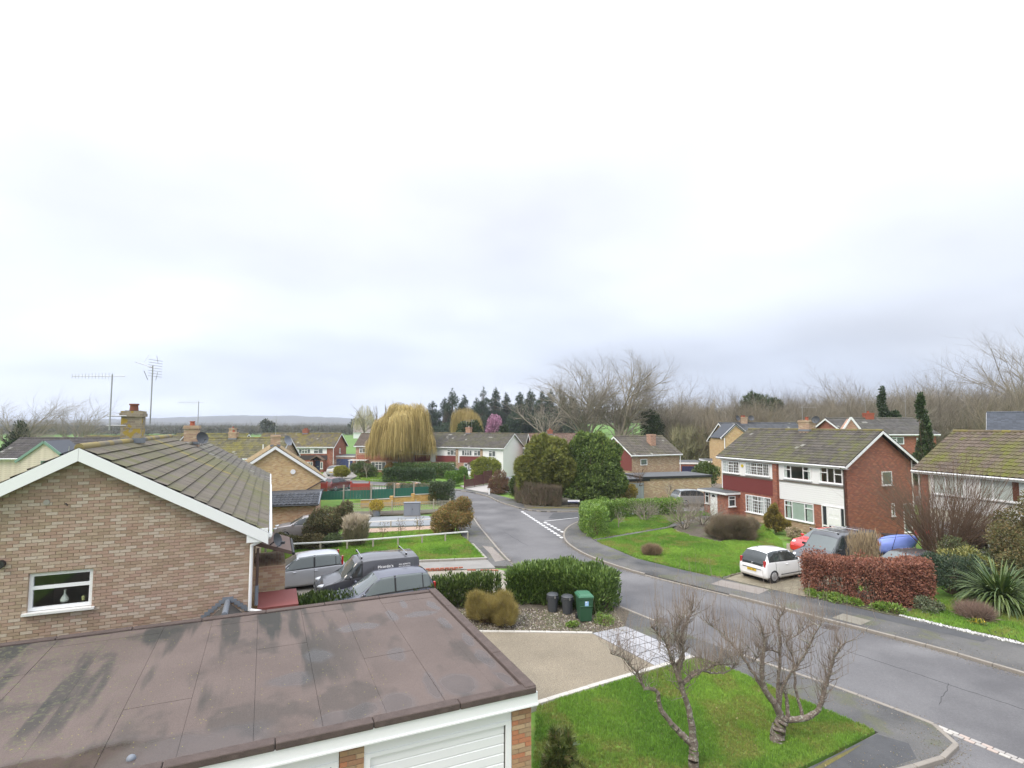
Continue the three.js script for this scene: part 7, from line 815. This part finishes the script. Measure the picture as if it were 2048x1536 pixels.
for (const [x, z, s, lb, sd] of [[-92, -330, 5, 'dark round tree out on the plain, left', 411], [-58, -300, 4, 'dark round tree out on the plain near the cottage', 412], [-150, -340, 5, 'dark far tree beyond the left chimneys', 413]]) shrub('plain_tree', lb, x, z, [[0, s, 0, s, s, s]], 900, sd, LG.broad, [[.05, .06, .03], [.08, .09, .045]], [.8, 1.6], { cat: 'tree' });
// ---------- bins, signs, fences, small things ----------
{ // green wheelie bin, turned to the drive
  const t = thing('wheelie_bin', 'green wheelie bin with a pale blue sticker in front of the laurel hedge', 'wheelie bin', 2.85, .1, -22.25, .12), g = mat(.024, .085, .042, .55);
  const lof = (w0, d0, w1, d1, y0, y1) => { const p = [[-w0, y0, d0], [w0, y0, d0], [w0, y0, -d0], [-w0, y0, -d0], [-w1, y1, d1], [w1, y1, d1], [w1, y1, -d1], [-w1, y1, -d1]], q = []; for (const [a, b, c, d] of [[0, 1, 5, 4], [1, 2, 6, 5], [2, 3, 7, 6], [3, 0, 4, 7], [4, 5, 6, 7], [3, 2, 1, 0]]) q.push(...p[a], ...p[b], ...p[c], ...p[a], ...p[c], ...p[d]); return soup(q); };
  part('body', [lof(.22, .25, .28, .33, .05, .92), lof(.30, .35, .30, .35, .90, .96), rb(.5, .04, .05, .015, 0, .62, .315)], g, t); const lid = part('lid', [lof(.31, .37, .28, .33, .965, 1.02), lof(.26, .31, .22, .25, 1.02, 1.06)], mat(.035, .14, .075, .5), t); lid.rotation.x = -.02; part('lid_handle', [rod([-.22, 1.02, -.4], [.22, 1.02, -.4], .02), bx(.05, .05, .1, -.2, 1.0, -.36), bx(.05, .05, .1, .2, 1.0, -.36)], g, t);
  for (const s of [-1, 1]) part('wheel', new THREE.CylinderGeometry(.1, .1, .05, 18).rotateZ(PI / 2).translate(s * .26, .1, -.26), M.rubber, t);
  const st = part('sticker', bx(.15, .2, .004, 0, 0, 0), mat(1, 1, 1, .5, { map: tex(32, 48, (u, v) => (v > .7 && u > .15 && u < .6) || (v > .25 && v < .55 && u > .2 && u < .75 && Math.floor(v * 22) % 2) ? [.72, .8, .9] : [.28, .5, .82], 1) }), t, 'pale blue sticker'); st.geometry = (() => { const q = new THREE.BoxGeometry(.15, .2, .004); q.userData.uv = 1; return q; })(); st.position.set(.02, .72, .318); st.rotation.x = .09;
}
for (const [x, z, l] of [[1.68, -23.3, 'left'], [2.26, -23.05, 'right']]) { const t = thing('dustbin', l + ' one of the two grey lidded dustbins by the laurel hedge', 'dustbin', x, .1, z, 0, 'grey dustbins'); part('body', [new THREE.CylinderGeometry(.23, .19, .66, 24).translate(0, .34, 0), new THREE.TorusGeometry(.232, .014, 6, 24).rotateX(PI / 2).translate(0, .6, 0)], M.plasticGrey, t); part('lid', [new THREE.CylinderGeometry(.2, .25, .05, 24).translate(0, .7, 0), new THREE.CylinderGeometry(.1, .2, .03, 24).translate(0, .735, 0)], M.plasticGrey, t); for (const s of [-1, 1]) part('handle', new THREE.TorusGeometry(.06, .012, 6, 12).rotateY(PI / 2).translate(s * .245, .5, 0), M.plasticGrey, t); part('clip', bx(.05, .09, .02, .08, .62, .235), M.metal, t); }
{ const t = thing('street_sign', 'long white street name plate on short posts under the evergreens', 'street sign', 5.75, .09, -51.9, -.05); const cv = document.createElement('canvas'); cv.width = 256; cv.height = 48; const x = cv.getContext('2d'); x.fillStyle = '#f2f3f6'; x.fillRect(0, 0, 256, 48); x.fillStyle = '#2a3a8c'; x.fillRect(0, 38, 256, 10); x.fillStyle = '#9aa0ae'; x.fillRect(30, 16, 196, 12); const m = new THREE.CanvasTexture(cv); m.colorSpace = THREE.SRGBColorSpace; const g = new THREE.BoxGeometry(1.1, .2, .02); g.userData.uv = 1; part('plate', g, mat(1, 1, 1, .5, { map: m }), t).position.y = .55; for (const s of [-.45, .45]) part('post', bx(.07, .62, .07, s, .31, -.05), M.black, t); }
{ const t = thing('utility_cabinet', 'grey metal utility cabinet on the paved drive', 'cabinet', -8.4, .09, -46.9, .12); part('body', [rb(1.35, 1.08, .5, .02, 0, .56, 0)], M.cabinet, t); part('lid', rb(1.42, .06, .58, .02, 0, 1.12, 0), M.cabinet, t); for (const s of [-1, 1]) part('door', rb(.62, .95, .02, .008, s * .325, .56, .26), M.cabinet, t); part('plinth', bx(1.38, .06, .54, 0, .03, 0), M.concrete, t); part('handle', bx(.03, .12, .03, .05, .6, .28), M.black, t); }
// white timber rails
function rail(label, P, h, n, dark) { const t = thing('timber_rail', label, 'fence', 0, .09, 0); for (let k = 0; k < P.length - 1; k++) part('rail', beam([P[k][0], h, P[k][1]], [P[k + 1][0], h, P[k + 1][1]], .11, .075), M.whiteOld, t); const f = path3(P); for (let i = 0; i < n; i++) { const [x, z] = f(n > 1 ? i / (n - 1) : 0); part('post', bx(.09, h, .09, x, h / 2 - .03, z), M.wood, t); } return t; }
rail('long low white timber rail between the two front lawns', [[-14.6, -33.2], [-11.2, -34.0], [-8.4, -35.0], [-5.5, -36.2], [-2.95, -37.3]], .55, 9); rail('short low white rail beside the grey drive', [[-11.0, -41.4], [-8.4, -42.1], [-5.3, -43.0]], .45, 4);
// green panel fence with concrete posts on a brick wall
{
  const t = thing('green_fence', 'green vertical board fence with concrete posts and trellis top', 'fence', 0, 0, 0), P = [[-18.8, -53.2], [-16.2, -53.6], [-13.7, -54.2], [-11.6, -54.9], [-9.8, -55.6], [-7.9, -56.4]]; for (let k = 0; k < P.length - 1; k++) { const a = P[k], b = P[k + 1], L = Math.hypot(b[0] - a[0], b[1] - a[1]), n = Math.round(L / .15), y0 = .55, yt = 1.35 + .12 * k * .3; for (let i = 0; i < n; i++) { const f = (i + .5) / n, p = part('board', bx(.145, yt - y0, .02), M.greenFence, t); p.position.set(lerp(a[0], b[0], f), (y0 + yt) / 2, lerp(a[1], b[1], f) + (i % 2) * .012); p.rotation.y = -Math.atan2(b[1] - a[1], b[0] - a[0]); } const G = []; for (let i = 0; i < n; i++) { const f = (i + .5) / n; G.push(bx(.02, .3, .02, lerp(a[0], b[0], f), yt + .15, lerp(a[1], b[1], f))); } for (const y of [.02, .15, .29]) G.push(beam([a[0], yt + y, a[1]], [b[0], yt + y, b[1]], .022, .022)); part('trellis', G, M.greenFence, t); }
  for (const p of P) part('post', bx(.12, 1.95, .12, p[0], .97, p[1] + .05), M.concrete, t);
  const w = thing('brick_garden_wall', 'stepped orange brick garden wall under the green fence', 'wall', 0, 0, 0), Q = [[-14.2, -52.3], [-11.5, -53.2], [-9.6, -54.0], [-7.6, -54.8]], bo = mat(.95, .8, .55, .9, { map: M.brickYellow.map }); for (let k = 0; k < 3; k++) { part('wall_bay', beam([Q[k][0], .33 + k * .08, Q[k][1]], [Q[k + 1][0], .33 + k * .08, Q[k + 1][1]], .22, .66 + k * .12), bo, w); part('coping', beam([Q[k][0], .68 + k * .14, Q[k][1]], [Q[k + 1][0], .68 + k * .14, Q[k + 1][1]], .28, .05), M.concrete, w); part('pier', bx(.34, .95 + k * .12, .34, Q[k + 1][0], .46 + k * .06, Q[k + 1][1]), bo, w); }
}
{ // trellis fence with concrete gravel boards
  const t = thing('trellis_fence', 'low weathered trellis fence behind the grey cabinet', 'fence', 0, .05, 0), P = [[-14.0, -47.6], [-12.2, -47.9], [-10.4, -48.3], [-8.4, -48.7], [-6.9, -49.1], [-5.5, -49.5]]; for (let k = 0; k < P.length - 1; k++) { const a = P[k], b = P[k + 1], n = 11; for (let i = 1; i < n; i++) part('slat', bx(.035, .62, .02, lerp(a[0], b[0], i / n), .66, lerp(a[1], b[1], i / n)), M.wood, t); for (const y of [.38, .54, .7, .86, .96]) part('slat', beam([a[0], y, a[1]], [b[0], y, b[1]], .02, .035), M.wood, t); part('gravel_board', beam([a[0], .15, a[1]], [b[0], .15, b[1]], .05, .26), M.concrete, t); } for (const p of P) part('post', bx(.1, 1.15, .1, p[0], .57, p[1]), M.wood, t);
  const g = thing('gorse_pot', 'yellow flowering bush in a grey tub by the trellis', 'potted plant', -11.4, .09, -46.9); part('tub', new THREE.CylinderGeometry(.35, .28, .5, 18).translate(0, .25, 0), M.cabinet, g); foliage(g, 'foliage', 1500, 501, lumps([[0, .85, 0, .6, .5, .55]], .5, -1), LG.small, M.leafMatt, { size: [.06, .12], cols: [[.2, .19, .03], [.5, .36, .03], [.42, .32, .04]] }); for (const [x, z] of [[-12.9, -46.8], [-12.0, -46.4]]) solo('rockery_stone', new THREE.IcosahedronGeometry(.3, 2).scale(1.2, .5, .8), M.concrete, x < -12.5 ? 'left pale rockery stone beside the yellow tub' : 'right pale rockery stone beside the yellow tub', 'stone', 'rockery stones').position.set(x, .15, z);
}
// red gates, brick wall and yard
for (const [x, w, l] of [[-20.4, 1.9, 'left red close-boarded gate beside the yellow gable'], [-15.9, 1.8, 'right red close-boarded gate next to the brick wall']]) { const t = thing('red_gate', l, 'gate', x, .05, -58.2, -.03); for (let k = 0; k < 9; k++) part('board', bx(w / 9 - .012, 1.5, .03, -w / 2 + (k + .5) * w / 9, .8, 0), M.redGate, t); for (const y of [.3, 1.3]) part('ledge', bx(w, .1, .04, 0, y, -.035), M.redGate, t); part('post', [bx(.12, 1.75, .12, -w / 2 - .07, .87, 0), bx(.12, 1.75, .12, w / 2 + .07, .87, 0)], M.redGate, t); }
{ const t = thing('yard_wall', 'red brick wall with piers beside the red gates', 'wall', 0, 0, 0); part('wall_bay', [beam([-14.9, .35, -58.4], [-12.2, .35, -59.0], .22, .7)], M.brickRed, t); for (const [x, z] of [[-14.9, -58.4], [-12.1, -59.0], [-10.3, -59.6]]) part('pier', bx(.4, 1.5, .4, x, .75, z), M.brickPink, t); for (let k = 0; k < 9; k++) part('railing', bx(.03, .7, .03, -14.5 + k * .26, 1.05, -58.5 - k * .06), M.black, t); }
{ const t = thing('white_planter', 'small white tub of plants in the yard by the red gate', 'planter', -15.7, .05, -56.6); part('tub', new THREE.CylinderGeometry(.35, .3, .4, 14).translate(0, .4, 0), M.white, t); foliage(t, 'foliage', 200, 502, lumps([[0, .7, 0, .35, .25, .35]], .4, -1), LG.small, M.leafMatt, { size: [.08, .14], cols: [[.5, .5, .48], [.3, .1, .1]] }); }
{ const t = thing('maroon_fence', 'stepped maroon panel fence at the bend', 'fence', 0, 0, 0), P = [[-5.7, -66.4], [-4.6, -68.2], [-3.6, -69.9], [-2.6, -71.6]]; for (let k = 0; k < 3; k++) { const a = P[k], b = P[k + 1], y = 1.0 + k * .35; for (let i = 0; i < 8; i++) part('board', beam([a[0], .25 + (i + .5) * (y - .1) / 8, a[1]], [b[0], .25 + (i + .5) * (y - .1) / 8, b[1]], .03, (y - .1) / 8 - .012), M.maroonFence, t); part('gravel_board', beam([a[0], .12, a[1]], [b[0], .12, b[1]], .05, .22), M.wood, t); } for (const p of P) part('post', bx(.1, 1.8, .1, p[0], .8, p[1]), M.maroonFence, t); }
{ const t = thing('low_brick_wall', 'broken low red brick wall between the gravel and concrete drives', 'wall', 0, .08, 0), r = rng(7), m = palRed.slice(0, 4).map(c => mat(...mulc(c, 1.15), .9, { map: grainT })), g = rb(.215, .065, .1, .008), m2 = [mat(.36, .32, .25, .9, { map: grainT }), ...m]; const run = (a, b, rows, skip) => { const L = Math.hypot(b[0] - a[0], b[1] - a[1]), n = Math.floor(L / .228), ry = -Math.atan2(b[1] - a[1], b[0] - a[0]); for (let j = 0; j < rows; j++) for (let i = 0; i < n; i++) { if (r() < skip) continue; const f = (i + (j % 2) * .5) / n, p = part('brick', g, m2[Math.floor(r() * m2.length)], t); p.position.set(lerp(a[0], b[0], f), .035 + j * .074, lerp(a[1], b[1], f)); p.rotation.y = ry + (r() - .5) * .12; } }; run([-11.0, -27.5], [-7.7, -28.7], 3, 0); run([-4.8, -29.5], [-2.6, -29.9], 2, .1); run([-2.5, -29.7], [-.6, -29.6], 1, .25); }
// tarpaulin-covered boat, debris by the gable
{ const t = thing('tarp_covered_boat', 'upright load wrapped in a blue tarpaulin beside the red brick gable', 'boat', 21.7, .09, -32.0, -.35), g = new THREE.SphereGeometry(1, 26, 16), p = g.attributes.position; for (let i = 0; i < p.count; i++) { const x = p.getX(i), y = p.getY(i), z = p.getZ(i), w = (vn(x * 4 + 3, y * 4 + z * 3, 8) - .5) * .09; p.setXYZ(i, x * 1.25 * (1 + w), .85 + (Math.sign(y) * Math.pow(Math.abs(y), .8) * .5 + x * .3) * (1 + w), z * .5 * (1 + w)); } g.computeVertexNormals(); part('tarpaulin', g, mat(.22, .31, .80, .5), t); part('rope', [rod([-.8, 1.2, .5], [.9, 1.5, .45], .012), rod([-.2, .5, .57], [.2, 1.7, .4], .012)], M.black, t); part('trailer', [bx(2.0, .12, .9, 0, .3, 0), bx(.1, .3, .1, -.8, .15, .3), bx(.1, .3, .1, .8, .15, .3), bx(.1, .3, .1, -.8, .15, -.3), bx(.1, .3, .1, .8, .15, -.3)], M.black, t); }
{ const t = thing('log_pile', 'stack of firewood against the red brick gable', 'log pile', 23.3, .09, -34.9, -.3); const g = new THREE.CylinderGeometry(.09, .1, .8, 9).rotateX(PI / 2), r = rng(3); for (let k = 0; k < 22; k++) part('log', g, k % 2 ? M.bark : M.trunkFar, t).position.set((k % 6) * .19 + (Math.floor(k / 6) % 2) * .09, .1 + Math.floor(k / 6) * .17, (r() - .5) * .1); part('cover', rb(1.3, .04, .9, .015, .5, .82, 0), M.black, t); }
solo('garden_kneeler', [rb(.75, .28, .5, .1, 0, 0, 0), rb(.5, .14, .35, .06, .05, .18, 0)], mat(.55, .06, .05, .6), 'small red plastic cover among the stems by the gable', 'cover').position.set(24.4, 1.35, -33.2);
{ const t = thing('garden_shed_stand', 'rough timber stand under the red cover beside the gable', 'stand', 24.4, .09, -33.3); part('top', bx(1.6, .06, .9, 0, 1.05, 0), M.wood, t); for (const [x, z] of [[-.7, -.35], [.7, -.35], [-.7, .35], [.7, .35]]) part('leg', bx(.08, 1.02, .08, x, .51, z), M.wood, t); }
{ const t = thing('black_tub', 'black garden tub standing by the brick gable', 'tub', 21.9, .09, -34.6); part('tub', new THREE.LatheGeometry([[0, .02], [.3, .02], [.4, .55], [.44, .58], [.4, .6]].map(p => new THREE.Vector2(...p)), 20), M.black, t); part('stand', bx(.5, .6, .5, 0, -.0, 0).translate(0, -.28, 0), M.wood, t); t.position.y = .65; }
{ const t = thing('small_bollard', 'small white marker post by the domed russet hedge', 'post', -2.5, .09, -60.9); part('post', rb(.16, .6, .16, .03, 0, .3, 0), M.white, t); part('cap', rb(.19, .05, .19, .02, 0, .62, 0), M.white, t); }
{ const t = thing('edging_railing', 'tiny black wire edging fence along the right-hand bed', 'fence', 0, .1, 0); for (let k = 0; k < 26; k++) { const f = k / 25; part('hoop', new THREE.TorusGeometry(.07, .008, 5, 10, PI).rotateY(1.1).translate(lerp(17.6, 20.4, f), .06, lerp(-20.9, -17.2, f)), M.black, t); } }
for (const [x, z, h] of [[60, -100, 11]]) { const t = thing('telegraph_pole', 'thin wooden pole in the wood behind the grey roof', 'pole', x, 0, z); part('pole', rod([0, 0, 0], [0, h, 0], .12, .09, 8), M.wood, t); part('crossarm', bx(1.2, .1, .1, 0, h - .4, 0), M.wood, t); }
scene.traverse(o => { if (o.isMesh) { o.castShadow = true; o.receiveShadow = true; } });
renderer.render(scene, camera);
